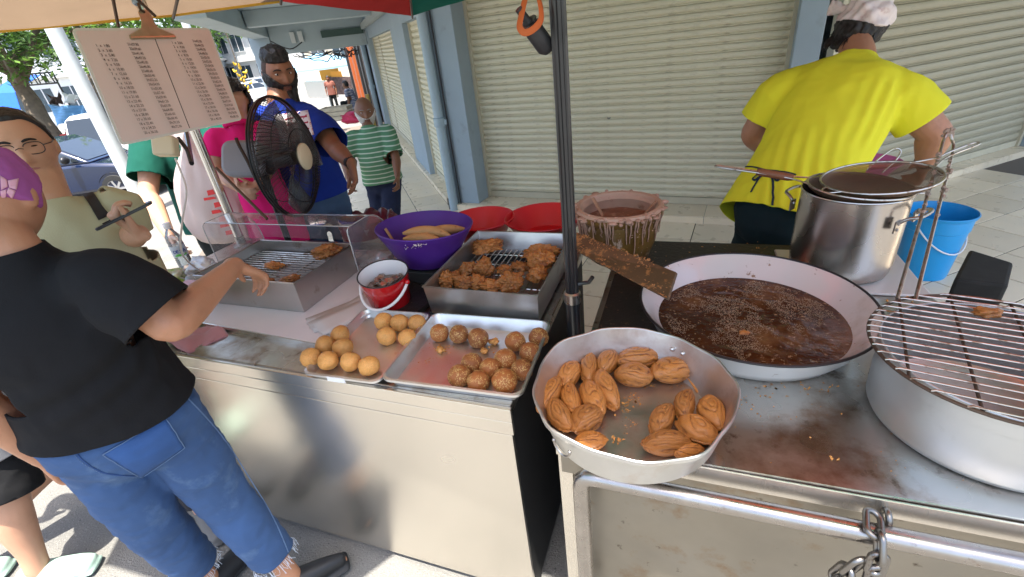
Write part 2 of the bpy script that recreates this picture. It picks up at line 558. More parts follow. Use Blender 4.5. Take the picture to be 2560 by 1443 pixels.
part('lintel', m_wall, lambda m: fbox(m, FB, -2.2, 1.2, -0.25, 0.12, 2.16, TOP-0.002))
part('moulding', mat('grey_mould', (0.30, 0.33, 0.32), 0.7), lambda m: fbox(m, FC, -4.3, 3.2, 0.163, 0.24, 2.18, 2.30))
part('wall', m_wall, lambda m: (fbox(m, FC, -4.4, 3.3, -0.9, -0.45, -0.6, 6.5), fbox(m, FA, -0.3, sAB, -0.9, -0.45, -0.6, 6.5), fbox(m, FB, -2.1, 6, -0.9, -0.45, -0.6, 6.5)))
part('upper_wall', m_wall, lambda m: (fbox(m, FC, -4.2, 3.25, -0.4, 2.62, TOP+0.16, 6.5), fbox(m, FA, -1.9, sAB+1.8, -0.4, 3.1, TOP+0.16, 6.5), fbox(m, FB, -3.2, 6, -0.4, 3.0, TOP+0.16, 6.5)))
# ceiling of the walkway and its beams
def ceil(m):
    P = [PC+uC*8.2, PC, QB, QB+uB*6]
    Q = [PC+uC*8.2+nC*2.55, PC+bisA*2.9, QB+bisB*3.3, QB+uB*6+nB*3.1]
    P = [p+(-nC if i < 2 else -nB)*0.6 for i, p in enumerate(P)]
    for i in range(3):
        vs = [P[i], P[i+1], Q[i+1], Q[i]]
        m.add([V(p.x, p.y, z) for z in (TOP, TOP+0.15) for p in vs], [(0, 1, 2, 3), (7, 6, 5, 4), (0, 4, 5, 1), (2, 6, 7, 3), (1, 5, 6, 2), (3, 7, 4, 0)])
part('ceiling', m_ceil, ceil)
part('beam', m_ceil, lambda m: fbox(m, FC, 2.75, 3.10, 0.165, 2.25, 1.86, TOP-0.003), bevel=0.008)
part('beam', m_ceil, lambda m: fbox(m, FC, -3.5, 2.70, 2.27, 2.60, 2.22, TOP-0.003), bevel=0.008)
part('beam', m_ceil, lambda m: fbox(m, FC, -0.6, -0.3, 0.245, 2.25, 2.26, TOP-0.003), bevel=0.008)
part('column', m_wall, lambda m: fbox(m, FC, 2.72, 3.14, 2.26, 2.68, -0.7, TOP), bevel=0.01)
part('sign_strip', m_dark, lambda m: fbox(m, FC, 2.70, 2.745, 0.20, 1.15, 2.10, 2.24))
m_box = mat('switch_box', (0.55, 0.58, 0.58), 0.5)
for d in (1.55, 1.72):
    part('switch_box', m_box, lambda m: fbox(m, FC, 2.68, 2.745, d, d+0.10, 2.06, 2.28), bevel=0.008)
# loose cables under the beam
m_cable = mat('black_cable', (0.03, 0.03, 0.035), 0.6)
for k in range(14):
    d0, d1 = random.uniform(0.2, 1.6), random.uniform(0.3, 1.9)
    z0 = random.uniform(1.72, 1.84)
    pts = [fr_pt(FC, 2.9+random.uniform(-0.1, 0.1), d0+(d1-d0)*t, z0-random.uniform(0.02, 0.16)*math.sin(PI*t)+random.uniform(-0.03, 0.03)) for t in np.linspace(0, 1, 7)]
    mb = MB(); mb.tube([tuple(p) for p in crom([tuple(p) for p in pts], 3)], 0.012, 5); mb.build('cable', m_cable, house)
mb = MB(); mb.tube(crom([tuple(fr_pt(FC, 2.66, 1.6, 2.06)), tuple(fr_pt(FC, 2.66, 1.9, 1.95)), tuple(fr_pt(FC, 2.66, 2.25, 2.15))], 5), 0.012, 5); mb.build('cable', m_cable, house)

# --- roller shutters: each slat a piece
def slat_mesh(name, length, pitch, m):
    """one interlocking slat along +X, outward = -Y, height along +Z"""
    prof = [(0.006, 0.0), (-0.007, 0.0035), (-0.008, 0.0085), (0.008, 0.0110), (0.008, 0.0150), (-0.0130, 0.0185), (-0.0185, 0.028), (-0.0195, pitch*0.62), (-0.0165, pitch-0.008), (-0.011, pitch-0.003), (0.010, pitch-0.0004)]
    mb = MB(); k = len(prof)
    for x in (0.0, length):
        mb.v += [(x, y, z) for y, z in prof]
    mb.f = [(i, k+i, k+i+1, i+1) for i in range(k-1)]
    mb.f = [q[::-1] for q in mb.f]
    return mb.mesh(name, m, True)
def shutter(fr, s0, s1, top, pitch, label, rails=True, base=ZS, seam=None, m=None):
    sh = bpy.data.objects.new('roller_shutter', None); COL.objects.link(sh); sh.parent = house
    sh['label'] = label
    u, n = fr[1], fr[2]
    flip = u.cross(n).z > 0                           # keep outward on -Y of the slat frame
    o = fr_pt(fr, s0 if not flip else s1, 0, base+0.075)
    x = u if not flip else -u
    M = frame_m(o-world_loc(house), x, -n, V(0, 0, 1))
    sh.matrix_local = M
    L = s1-s0
    me = slat_mesh('slat', L, pitch, m or m_slat)
    nrow = int((top-base-0.075)/pitch)+1
    for i in range(nrow):
        inst(me, 'slat', sh, Matrix.Translation((0, random.uniform(-0.0012, 0.0012), i*pitch)))
    mb = MB(); mb.box(0.0, L, -0.022, 0.01, -0.073, -0.002); b = mb.build('bottom_bar', m_rail_cream, None, smooth=False, local=True, bevel=0.004); b.parent = sh
    if rails:
        for x0 in (-0.035, L-0.012):
            mb = MB(); mb.box(x0, x0+0.047, -0.045, 0.02, -0.074, nrow*pitch); r = mb.build('guide_rail', m_rail_cream, None, smooth=False, local=True, bevel=0.004); r.parent = sh
    if seam:
        for q in seam:
            mb = MB(); mb.box(q, q+0.05, -0.032, 0.0, -0.073, nrow*pitch); r = mb.build('mullion', m_rail_cream, None, smooth=False, local=True, bevel=0.004); r.parent = sh
    return sh
shA = shutter(FA, 0.0, SA1, 2.2, 0.066, 'wide cream roller shutter on the chamfered corner')
_lk = on_plane(1522, 294, a0+nA*0.012, nA)
lock = MB(); Mlk = frame_m(_lk-nA*0.002, uA, V(0, 0, 1), nA)
lock.lathe([(0.018, -0.012), (0.018, 0.004), (0.014, 0.006), (0.010, 0.003), (0.0001, 0.003)], 16, M=Mlk)
lock.build('lock', mat('lock_steel', (0.25, 0.24, 0.2), 0.4, 0.8), house)
shutter(FB, -2.14, 1.10, 2.2, 0.085, 'grey cream roller shutter on the side wall right of the corner', m=m_slat_shaded)
shutter(FC, -1.72, 2.60, 2.02, 0.070, 'cream roller shutter at the far end of the walkway', seam=[1.3])
shutter(FC, -4.27, -3.12, 2.02, 0.070, 'narrow cream roller shutter between two pillars')
# drainpipes
def pipe(base, z0, z1, r, coll):
    mb = MB(); mb.tube([(base.x, base.y, z0), (base.x, base.y, z1)], r, 16)
    o = mb.build('drainpipe', m_pipe, house)
    for z in coll:
        mb = MB(); mb.lathe([(r+0.002, z-0.05), (r+0.012, z-0.045), (r+0.012, z+0.045), (r+0.002, z+0.05)], 16, M=Matrix.Translation((base.x, base.y, 0)))
        mb.beam((base.x, base.y, z), (base.x+uA.x*0.09, base.y+uA.y*0.09, z), 0.02, 0.05)
        mb.build('pipe_collar', m_pipe, o)
pb = at(1131, 512, ZS); pb = fr_pt(FA, (pb-a0).dot(uA), 0.33, 0)
pb = on_plane(1133, 500, a0+nA*0.345, nA)
pipe(V(pb.x, pb.y, 0), ZP, TOP, 0.055, (0.93,))
pp = fr_pt(FC, 3.45, 0.25, 0); pipe(pp, -0.6, 1.9, 0.06, (0.9,))
mb = MB(); c = pb+uA*0.085-nA*0.03; mb.tube([(c.x, c.y, ZS), (c.x, c.y, TOP)], 0.009, 6); mb.build('cable', m_cable, house)

# next shop down the walkway: orange and black pilasters
nxt = thing('neighbour_shop', 'orange and black pilastered shopfront beyond the far end of the walkway', 'building', tuple(fr_pt(FC, 6.0, 0, -0.6)))
m_or = mat('orange_paint', (0.42, 0.10, 0.025), 0.6, var=0.1); m_bl = mat('black_paint', (0.02, 0.02, 0.022), 0.5)
for k, (s, w, m) in enumerate([(3.7, 0.35, m_bl), (4.25, 0.3, mat('brown_paint', (0.08, 0.05, 0.04), 0.6)), (4.75, 0.5, m_bl), (5.6, 0.3, m_bl), (6.6, 0.9, m_or), (8.2, 0.6, m_or), (9.6, 0.8, m_bl)]):
    mb = MB(); fbox(mb, FC, s, s+w, -0.2, 0.22+0.05*k, -0.8, 2.1); mb.build('pilaster', m, nxt, smooth=False, bevel=0.01)
mb = MB(); fbox(mb, FC, 3.3, 12, -0.7, -0.21, -0.8, 5); mb.build('wall', mat('pale_wall', (0.62, 0.55, 0.45), 0.8, var=0.1), nxt, smooth=False)
yb = MB(); yb.tube([tuple(fr_pt(FC, 3.35, 0.42, -0.6)), tuple(fr_pt(FC, 3.35, 0.42, 0.75))], 0.05, 10)
tag(yb.build('yellow_bollard', mat('yellow_wood', (0.42, 0.30, 0.08), 0.6, var=0.1)), 'dull yellow post leaning by the drainpipe at the end of the walkway', 'post')

# ------------------------------------------------------------------ STREET BEYOND
GZ = -0.72
# kerb stones painted black and white
m_kb, m_kw = mat('kerb_black', (0.03, 0.03, 0.03), 0.8), mat('kerb_white', (0.75, 0.74, 0.70), 0.8, var=0.1)
kp0, kp1 = at(60, 338, GZ+0.1), at(262, 318, GZ+0.1)
kerb = struct(bpy.data.objects.new('kerb', None)); COL.objects.link(kerb); kerb.location = kp0
kd = (kp1-kp0).normalized(); kl = (kp1-kp0).length+6
for i in range(int(kl/0.9)):
    mb = MB(); a = kp0+kd*(i*0.9); b = kp0+kd*(i*0.9+0.89)
    mb.beam((a.x, a.y, GZ+0.1), (b.x, b.y, GZ+0.1), 0.3, 0.3)
    mb.build('kerb_stone', (m_kb, m_kw)[i % 2], kerb, smooth=False, bevel=0.02)
# yellow line and bright apron beyond the stall
m_yl = mat('yellow_road_paint', (0.75, 0.55, 0.08), 0.8, stain=((0.3, 0.28, 0.22), 20, 0.5, 0.75))
yl = MB()
for (p, q) in (((395, 640), (300, 560)),):
    a, b = at(*p, -0.02), at(*q, -0.05)
    a, b = V(-2.2, 1.55, 0), V(-6.5, 3.2, 0)
    n = 14; d = (b-a).normalized(); s = V(-d.y, d.x, 0)
    L = [[a+d*((b-a).length*i/n)+s*t for t in (-0.11, 0.0, 0.11)] for i in range(n+1)]
    yl.grid([[V(p.x, p.y, ground_z(p.x, p.y)+0.035) for p in r] for r in L])
for q in range(len(yl.f)):
    a, b_, c = (Vector(yl.v[i]) for i in yl.f[q][:3])
    if (b_-a).cross(c-a).z < 0: yl.f[q] = yl.f[q][::-1]
struct(yl.build('yellow_line', m_yl))

# trees
m_bark = mat('bark', (0.13, 0.10, 0.07), 0.9, var=0.3, vscale=6, bump=0.02, bscale=12)
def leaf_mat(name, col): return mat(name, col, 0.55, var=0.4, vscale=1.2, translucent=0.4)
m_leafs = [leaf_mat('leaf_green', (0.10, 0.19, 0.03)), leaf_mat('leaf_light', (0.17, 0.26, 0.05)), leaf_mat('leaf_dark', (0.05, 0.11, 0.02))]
def tree(label, base, top, crown_c, crown_r, n_clump, seed, trunk_r=0.22, leaf=0.16, lean=None, group=None):
    rnd = random.Random(seed)
    t = thing('street_tree', label, 'tree', tuple(base), group=group)
    mb = MB(); b, e = Vector(base), Vector(top)
    path = [tuple(b+(e-b)*k+V(rnd.uniform(-.08, .08), rnd.uniform(-.08, .08), 0)) for k in np.linspace(0, 1, 6)]
    mb.tube(crom(path, 3), [trunk_r*(1.25-0.75*k/15) for k in range(16)], 10)
    C = Vector(crown_c)
    for k in range(7):
        d = V(rnd.uniform(-1, 1), rnd.uniform(-1, 1), rnd.uniform(0.1, 0.9))
        tip = C+V(d.x*crown_r[0], d.y*crown_r[1], d.z*crown_r[2]*0.6)*0.75
        st = b+(e-b)*rnd.uniform(0.72, 1.0)
        mid = (st+tip)/2+V(0, 0, -0.2)
        mb.tube(crom([tuple(st), tuple(mid), tuple(tip)], 4), [trunk_r*0.5*(1-0.85*j/8) for j in range(9)], 6)
    mb.build('trunk', m_bark, t)
    lv = [MB(), MB(), MB()]
    for k in range(n_clump):
        a = V(rnd.gauss(0, 1), rnd.gauss(0, 1), rnd.gauss(0, 1)).normalized()*(rnd.random()**0.4)
        cc = C+V(a.x*crown_r[0], a.y*crown_r[1], a.z*crown_r[2])
        if fbm(cc, 0.55, 2) < -0.12: continue
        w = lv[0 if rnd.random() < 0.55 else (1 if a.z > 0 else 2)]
        for q in range(16):
            p = cc+V(rnd.gauss(0, .28), rnd.gauss(0, .28), rnd.gauss(0, .14))
            d1 = V(rnd.uniform(-1, 1), rnd.uniform(-1, 1), rnd.uniform(-.6, .3)).normalized()
            d2 = d1.cross(V(rnd.uniform(-.4, .4), rnd.uniform(-.4, .4), 1)).normalized()
            L_ = leaf*rnd.uniform(0.6, 1.3)
            w.add([p-d1*L_, p+d2*L_*0.38, p+d1*L_, p-d2*L_*0.38], [(0, 1, 2, 3)])
    for k in range(3):
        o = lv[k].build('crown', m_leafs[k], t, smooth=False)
    return t
tb = at(112, 322, GZ+0.1)
tb = dep(120, 325, 17.0); tb.z = GZ
tt = dep(18, 150, 17.0)
tree('leafy street tree whose mossy trunk leans over the glasses wearer', tb, tt, dep(40, 40, 16.0), (4.2, 3.6, 2.2), 620, 3, 0.34, 0.15)
tb2 = dep(285, 330, 21.0); tb2.z = GZ
tree('slimmer street tree half hidden by the price board', tb2, dep(195, 80, 21.0), dep(300, 20, 20.0), (5.0, 4.5, 2.6), 620, 5, 0.28, 0.16)
tb3 = dep(520, 260, 26); tb3.z = GZ
tree('small leafy tree seen above the right edge of the price board', tb3, dep(470, 60, 26), dep(440, 5, 25), (3.4, 3.0, 2.4), 380, 9, 0.2, 0.16)

# steel street pole with a lamp control on it
pb0 = dep(305, 408, 9.0); 
pole = thing('street_pole', 'thick pale grey steel pole rising in front of the white van', 'pole', (pb0.x, pb0.y, GZ))
m_pale = mat('galvanised', (0.55, 0.58, 0.58), 0.5, 0.2, var=0.1, vscale=4)
pt0 = on_plane(147, 60, pb0, V(CF.x, CF.y, 0).normalized())
mb = MB(); mb.tube([(pb0.x, pb0.y, GZ), (pb0.x, pb0.y, 5.0)], [0.135, 0.12], 18); mb.build('shaft', m_pale, pole)
lb = dep(262, 287, 8.7)
sdir = V(CR.x, CR.y, 0).normalized()
mb = MB(); Ml = frame_m(lb, sdir, V(0, 0, 1), sdir.cross(V(0, 0, 1)))
mb.sphere((0, 0, 0), (0.14, 0.26, 0.09), 14, 10); mb.v = [tuple(Ml @ Vector(p)) for p in mb.v]
hd = mb.build('signal_head', mat('black_plastic', (0.02, 0.02, 0.02), 0.4), pole)
mb = MB(); mb.sphere((0.02, -0.1, 0.085), (0.065, 0.065, 0.03), 12, 8); mb.v = [tuple(Ml @ Vector(p)) for p in mb.v]; mb.build('lens', mat('white_lens', (0.8, 0.8, 0.78), 0.25), hd)
pb1 = dep(470, 330, 16.0)
p2 = thing('street_pole', 'thin grey steel pole beside the trees above the board', 'pole', (pb1.x, pb1.y, GZ))
q1 = dep(462, 55, 16.0)
mb = MB(); mb.tube([(q1.x, q1.y, GZ), (q1.x, q1.y, 6.5)], [0.14, 0.12], 14); mb.build('shaft', m_pale, p2)

# far buildings
m_white = mat('white_wall', (0.78, 0.78, 0.76), 0.8, var=0.05, vscale=0.6, stain=((0.5, 0.5, 0.48), 0.9, 0.6, 0.85))
m_bwhite = mat('bluish_wall', (0.62, 0.70, 0.76), 0.8, var=0.05, vscale=0.6)
m_pink = mat('pink_wall', (0.70, 0.45, 0.42), 0.8, var=0.08)
m_win = mat('window_glass_dark', (0.06, 0.09, 0.11), 0.12, spec=0.8)
m_wfr = mat('window_frame_white', (0.7, 0.7, 0.7), 0.6)
def building(label, px0, px1, w0, w1, ztop, floors, nwin, m, name='building', roof=None, z0=GZ, wh=1.2, depth=8):
    """a block whose street front runs from pixel column px0 at w0 to px1 at w1 (taken at the horizon)"""
    hy = lambda x: 243-0.1222*x
    a, b = dep(px0, hy(px0), w0), dep(px1, hy(px1), w1)
    a.z = b.z = 0
    u = (b-a).normalized(); n = V(u.y, -u.x, 0)
    if n.dot(-a) < 0: n = -n
    fr = (V(a.x, a.y, 0), u, n); L = (b-a).length
    t = thing(name, label, 'building', (a.x, a.y, z0))
    mb = MB(); fbox(mb, fr, 0, L, -depth, 0, z0, ztop); mb.build('wall', m, t, smooth=False)
    mb = MB(); fbox(mb, fr, -0.3, L+0.3, -depth-0.3, 0.5, ztop+0.004, ztop+0.3); mb.build('roof', roof or m_white, t, smooth=False)
    fh = (ztop-z0)/floors
    for f in range(floors):
        mb = MB(); fbox(mb, fr, 0, L, 0.004, 0.35, z0+fh*(f+1)-0.35, z0+fh*(f+1)-0.12); mb.build('ledge', m_white, t, smooth=False)
        for k in range(nwin):
            s = L*(k+0.5)/nwin; ww = L/nwin*0.32
            mb = MB(); zc = z0+fh*(f+0.5)
            for (s0, s1, e0, e1) in ((s-ww-.06, s+ww+.06, zc+wh/2, zc+wh/2+.06), (s-ww-.06, s+ww+.06, zc-wh/2-.06, zc-wh/2), (s-ww-.06, s-ww, zc-wh/2, zc+wh/2), (s+ww, s+ww+.06, zc-wh/2, zc+wh/2), (s-.03, s+.03, zc-wh/2, zc+wh/2)):
                fbox(mb, fr, s0, s1, 0.004, 0.07, e0, e1)
            wf = mb.build('window', m_wfr, t, smooth=False)
            mb = MB(); fbox(mb, fr, s-ww, s+ww, 0.004, 0.02, zc-wh/2, zc+wh/2); mb.build('pane', m_win, wf, smooth=False)
    return t, fr, L
building('white terrace behind the trees and the blue tarp', -420, 330, 27, 40, 6.5, 2, 9, m_white, wh=1.6)
building('pale blue high building above the right edge of the price board', 470, 575, 42, 60, 22, 6, 3, m_bwhite, 'tall_building', wh=1.7)
building('white block with a pinkish upper storey beside the grey column', 556, 680, 60, 52, 16, 5, 3, m_white, 'tall_building', roof=m_pink, wh=1.8)
building('low sunlit shops far behind the bearded man', 600, 1010, 62, 46, 4.5, 1, 8, mat('cream_wall', (0.78, 0.7, 0.55), 0.8, var=0.1), wh=1.6)

# blue and white sheets hung over the fence
def sheet(name, label, corners, w, m, cat, amp=0.12, n=14):
    P = [dep(x, y, w) for x, y in corners]          # TL TR BR BL
    nrm = (P[1]-P[0]).cross(P[3]-P[0]).normalized()
    G = []
    for i in range(n+1):
        row = []
        for j in range(n+1):
            a, b = i/n, j/n
            p = (P[0]*(1-b)+P[1]*b)*(1-a)+(P[3]*(1-b)+P[2]*b)*a
            row.append(p+nrm*(amp*math.sin(b*11+a*3)+amp*fbm(p, 1.5))+V(0, 0, -0.25*math.sin(PI*b)*(1-a)*0.8))
        G.append(row)
    mb = MB(); mb.grid(G)
    o = mb.build(name, m, None, solid=0.01, loc=tuple(P[3])); tag(o, label, cat); return o
sheet('tarpaulin', 'blue striped tarpaulin slung between the trunk and the pole', [(118, 260), (225, 245), (232, 285), (143, 318)], 19.0, mat('blue_tarp', (0.15, 0.36, 0.62), 0.5, var=0.3, vscale=3, stretch=(1, 1, 6)), 'tarpaulin')
sheet('white_sheet', 'white cloth draped above the blue tarpaulin', [(150, 228), (205, 222), (212, 250), (160, 262)], 19.4, mat('white_cloth', (0.75, 0.74, 0.70), 0.9), 'cloth')
sheet('brown_cloth', 'dark brown cloth hung beside the white sheet', [(112, 233), (152, 228), (150, 258), (128, 262)], 19.5, mat('brown_cloth', (0.06, 0.04, 0.035), 0.9), 'cloth')
tn = thing('tent', 'bright blue tent roof left of the leaning trunk', 'tent', tuple(dep(10, 260, 21)))
c_ = [dep(-30, 235, 20), dep(38, 232, 20), dep(52, 275, 20), dep(-30, 285, 20)]
bk = [p+V(CF.x, CF.y, 0)*2.0+V(0, 0, 0.6) for p in c_[:2]]
mb = MB(); mb.add([c_[3], c_[2], c_[1], c_[0], bk[1], bk[0]], [(0, 1, 2, 3), (3, 2, 4, 5)]); mb.build('canopy', mat('tent_blue', (0.01, 0.09, 0.50), 0.5, var=0.1), tn, smooth=False, solid=0.02)
for p in (c_[3], c_[2]):
    mb = MB(); mb.tube([(p.x, p.y, GZ), (p.x, p.y, p.z)], 0.04, 8); mb.build('pole', m_white, tn)
fe = thing('fence', 'black iron railing between the leaning trunk and the grey pole', 'fence', tuple(dep(90, 210, 20)))
m_iron = mat('black_iron', (0.02, 0.02, 0.02), 0.5)
fa, fb = dep(55, 205, 20.5), dep(140, 198, 20.5)
for k in range(9):
    p = fa+(fb-fa)*(k/8); mb = MB(); mb.tube([(p.x, p.y, p.z+0.28), (p.x+0.12*(k % 2), p.y, p.z-0.15)], 0.03, 6); mb.build('bar', m_iron, fe)
for dz in (0.28, -0.15):
    mb = MB(); mb.tube([tuple(fa+V(0, 0, dz)), tuple(fb+V(0, 0, dz))], 0.04, 6); mb.build('rail', m_iron, fe)
for p in (fa, fb):
    mb = MB(); mb.tube([(p.x, p.y, GZ), (p.x, p.y, p.z+0.3)], 0.04, 6); mb.build('post', m_iron, fe)

# ------------------------------------------------------------------ cars
m_tyre = mat('tyre', (0.02, 0.02, 0.02), 0.85); m_rim = mat('alloy', (0.55, 0.55, 0.56), 0.3, 0.9)
m_cglass = mat('car_glass', (0.02, 0.025, 0.03), 0.05, spec=0.9, coat=0.5)
m_lampred = mat('tail_lamp', (0.5, 0.02, 0.02), 0.25, coat=0.6)
m_plate = mat('plate_black', (0.01, 0.01, 0.012), 0.4); m_platetxt = mat('plate_white', (0.8, 0.8, 0.8), 0.5)
def car(name, label, loc, heading, paint, kind='hatch', plate='', group=None, detail=True):
    """car in local axes: +X forward, +Y left, z up"""
    t = thing(name, label, 'car', tuple(loc), heading, group)
    if kind == 'van':
        L, W = 4.4, 1.72
        low = [(-2.15, .30), (-2.18, .62), (-2.12, .98), (2.0, 1.0), (2.14, .85), (2.2, .55), (2.15, .28)]
        cab = [(-2.10, .98), (-1.92, 1.66), (-1.6, 1.75), (0.75, 1.72), (1.55, 1.02)]
        wx = (1.40, -1.35)
    else:
        L, W = 4.2, 1.70
        low = [(-2.02, .28), (-2.08, .60), (-1.98, .95), (-0.6, .95), (0.85, .94), (1.85, .80), (2.06, .62), (2.08, .30)]
        cab = [(-1.85, .93), (-1.35, 1.38), (-0.9, 1.47), (0.05, 1.46), (0.98, .93)]
        wx = (1.30, -1.25)
    def ext(prof, half, top_in):
        mb = MB(); zmin = min(z for _, z in prof); zmax = max(z for _, z in prof)
        k = len(prof)
        for s in (1, -1):
            for x, z in prof:
                h = half-(top_in*(z-zmin)/(zmax-zmin))
                mb.v.append((x, s*h, z))
        mb.f = [tuple(range(k)), tuple(range(2*k-1, k-1, -1))]+[(i, k+i, k+(i+1) % k, (i+1) % k) for i in range(k)]
        return mb
    o = ext(low, W/2, 0.06).build('body', paint, t, local=True, bevel=0.07)
    ext(cab, W/2-0.07, 0.17).build('cabin', paint, t, local=True, bevel=0.05)
    # windows a little proud of the cabin
    zmin, zmax = min(z for _, z in cab), max(z for _, z in cab)
    hw = lambda z: (W/2-0.07)-0.17*(z-zmin)/(zmax-zmin)
    xs_ = [cab[0][0], cab[-1][0]]
    def at_z(z, front):
        p, q = ((cab[-2], cab[-1]) if front else (cab[0], cab[1]))
        k = (z-p[1])/(q[1]-p[1]); return p[0]+(q[0]-p[0])*k
    zb, zt = zmin+0.06, zmax-0.14
    for s in (1, -1):
        for (xa, xb, nm) in ((at_z(zb, 0)+.12, (cab[0][0]+cab[-1][0])/2-0.04, 'window'), ((cab[0][0]+cab[-1][0])/2+0.04, at_z(zb, 1)-.10, 'window')):
            ta, tb_ = (xa+0.12 if xa < -0.8 else xa), xb
            if nm and xb > 0.3: tb_ = at_z(zt, 1)-.06
            mb = MB(); vs = [V(xa, s*(hw(zb)+.006), zb), V(xb, s*(hw(zb)+.006), zb), V(tb_, s*(hw(zt)+.006), zt), V(max(ta, at_z(zt, 0)+.08) if xa < -0.8 else ta, s*(hw(zt)+.006), zt)]
            mb.add(vs, [(0, 1, 2, 3) if s < 0 else (3, 2, 1, 0)]); mb.build('window', m_cglass, t, smooth=False, local=True, solid=0.012)
    for front in (0, 1):
        sg = 1 if front else -1; g = 0.012*sg
        mb = MB(); mb.add([V(at_z(zb, front)+g, -(hw(zb)-.08), zb), V(at_z(zb, front)+g, hw(zb)-.08, zb), V(at_z(zt+.05, front)+g, hw(zt)-.06, zt+.05), V(at_z(zt+.05, front)+g, -(hw(zt)-.06), zt+.05)], [(0, 1, 2, 3)])
        mb.build('windscreen' if front else 'rear_window', m_cglass, t, smooth=False, local=True, solid=0.016)
    for x in wx:
        for s in (1, -1):
            Mw = Matrix.Translation((x, s*(W/2-0.10), 0.31)) @ Matrix.Rotation(-s*PI/2, 4, 'X')
            mb = MB(); mb.lathe([(0.19, -0.10), (0.30, -0.10), (0.315, -0.06), (0.315, 0.06), (0.30, 0.108), (0.20, 0.112)], 26, M=Mw); wt = mb.build('tyre', m_tyre, t, local=True)
            mb = MB(); mb.lathe([(0.0001, 0.085), (0.05, 0.085), (0.06, 0.07)], 16, M=Mw); mb.lathe([(0.175, 0.06), (0.205, 0.11), (0.205, 0.05)], 26, M=Mw)
            for k in range(7):
                a = 2*PI*k/7; mb.v_start = len(mb.v)
                p0 = Mw @ V(0.04*math.cos(a), 0.04*math.sin(a), 0.085); p1 = Mw @ V(0.19*math.cos(a), 0.19*math.sin(a), 0.095)
                mb.beam(p0, p1, 0.045, 0.02, up=Mw.to_3x3() @ V(0, 0, 1))
            mb.build('rim', m_rim, wt, local=True).parent = wt
            mb = MB(); mb.lathe([(0.33, -0.14), (0.37, -0.02), (0.37, 0.085)], 24, M=Mw); mb.disc(0.36, 0.02, 24, M=Mw)
            mb.build('wheel_arch', m_tyre, t, local=True)
    for s in (1, -1):
        mb = MB(); mb.sphere((at_z(zb, 1)-0.28, s*(W/2+.06), zb+.08), (.07, .12, .085), 12, 8); mb.build('mirror', paint if kind == 'van' else m_plate, t, local=True)
        mb = MB(); mb.box(-L/2-0.0+0.02, -L/2+0.16, min(s*(W/2-.22), s*(W/2-.02)), max(s*(W/2-.22), s*(W/2-.02)), .66, .96 if kind != 'van' else 1.3); mb.build('tail_light', m_lampred, t, local=True, bevel=0.02)
        mb = MB(); mb.sphere((L/2-0.14, s*(W/2-.22), .66), (.14, .2, .09), 12, 8); mb.build('headlight', mat('head_lamp', (0.8, 0.82, 0.85), 0.1, coat=1.0), t, local=True)
        mb = MB(); mb.box(-0.25, -0.10, s*(W/2-.04)-.02, s*(W/2-.04)+.02, .80, .83); mb.box(-1.2, -1.05, s*(W/2-.04)-.02, s*(W/2-.04)+.02, .80, .83); mb.build('door_handle', m_rim, t, local=True)
    if plate:
        mb = MB(); mb.box(-L/2-0.035, -L/2+0.06, -.27, .27, .62, .80); pl = mb.build('number_plate', m_plate, t, local=True, smooth=False)
        tx = text_obj('plate_text', plate, 0.13, Matrix.Identity(4), m_platetxt, None, 'CENTER')
        tx.parent = pl; tx.matrix_local = frame_m(V(-L/2-0.042, 0.0, .665), V(0, -1, 0), V(0, 0, 1), V(-1, 0, 0))
    return t
m_blue_car = mat('dark_blue_paint', (0.006, 0.014, 0.045), 0.2, 0.2, coat=1.0)
m_white_car = mat('white_car_paint', (0.75, 0.77, 0.78), 0.25, coat=1.0)
m_red_car = mat('red_car_paint', (0.35, 0.04, 0.04), 0.25, coat=1.0)
def heading_from(px, w, turn):
    d = dep(px, 243-0.1222*px, w); b = math.atan2(d.y, d.x)     # away direction
    return b-PI/2+turn
h1 = heading_from(230, 11, R_(-32))
fwc = dep(283, 436, 10.6)
dv = V(math.cos(h1), math.sin(h1), 0)
car('parked_car', 'dark blue hatchback parked behind the person in the pale tee', fwc-dv*1.30-V(-dv.y, dv.x, 0)*(-0.75)+V(0, 0, -fwc.z+GZ-0.02), h1, m_blue_car)
sv = dep(275, 392, 13.2); sv.z = GZ
h2 = heading_from(275, 13, R_(72))
car('parked_car', 'white people carrier seen from behind beside the grey pole', sv+V(math.cos(h2), math.sin(h2), 0)*2.0, h2, m_white_car, 'van', 'MC')
rv = dep(232, 330, 18); rv.z = GZ
car('parked_car', 'red hatchback half hidden behind the white people carrier', rv+V(math.cos(h2), math.sin(h2), 0)*1.5, h2, m_red_car, 'hatch')
for k, (px, w, pm, lb_) in enumerate([(610, 34, m_white_car, 'white car far down the street left of the bearded man'), (640, 44, mat('silver_paint', (0.5, 0.52, 0.54), 0.3, 0.6), 'silver car parked in the sunlit distance'), (560, 40, m_blue_car, 'dark car parked far behind the price board edge')]):
    p = dep(px, 243-0.1222*px, w); p.z = GZ
    car('parked_car', lb_, p, heading_from(px, w, R_(40)), pm)
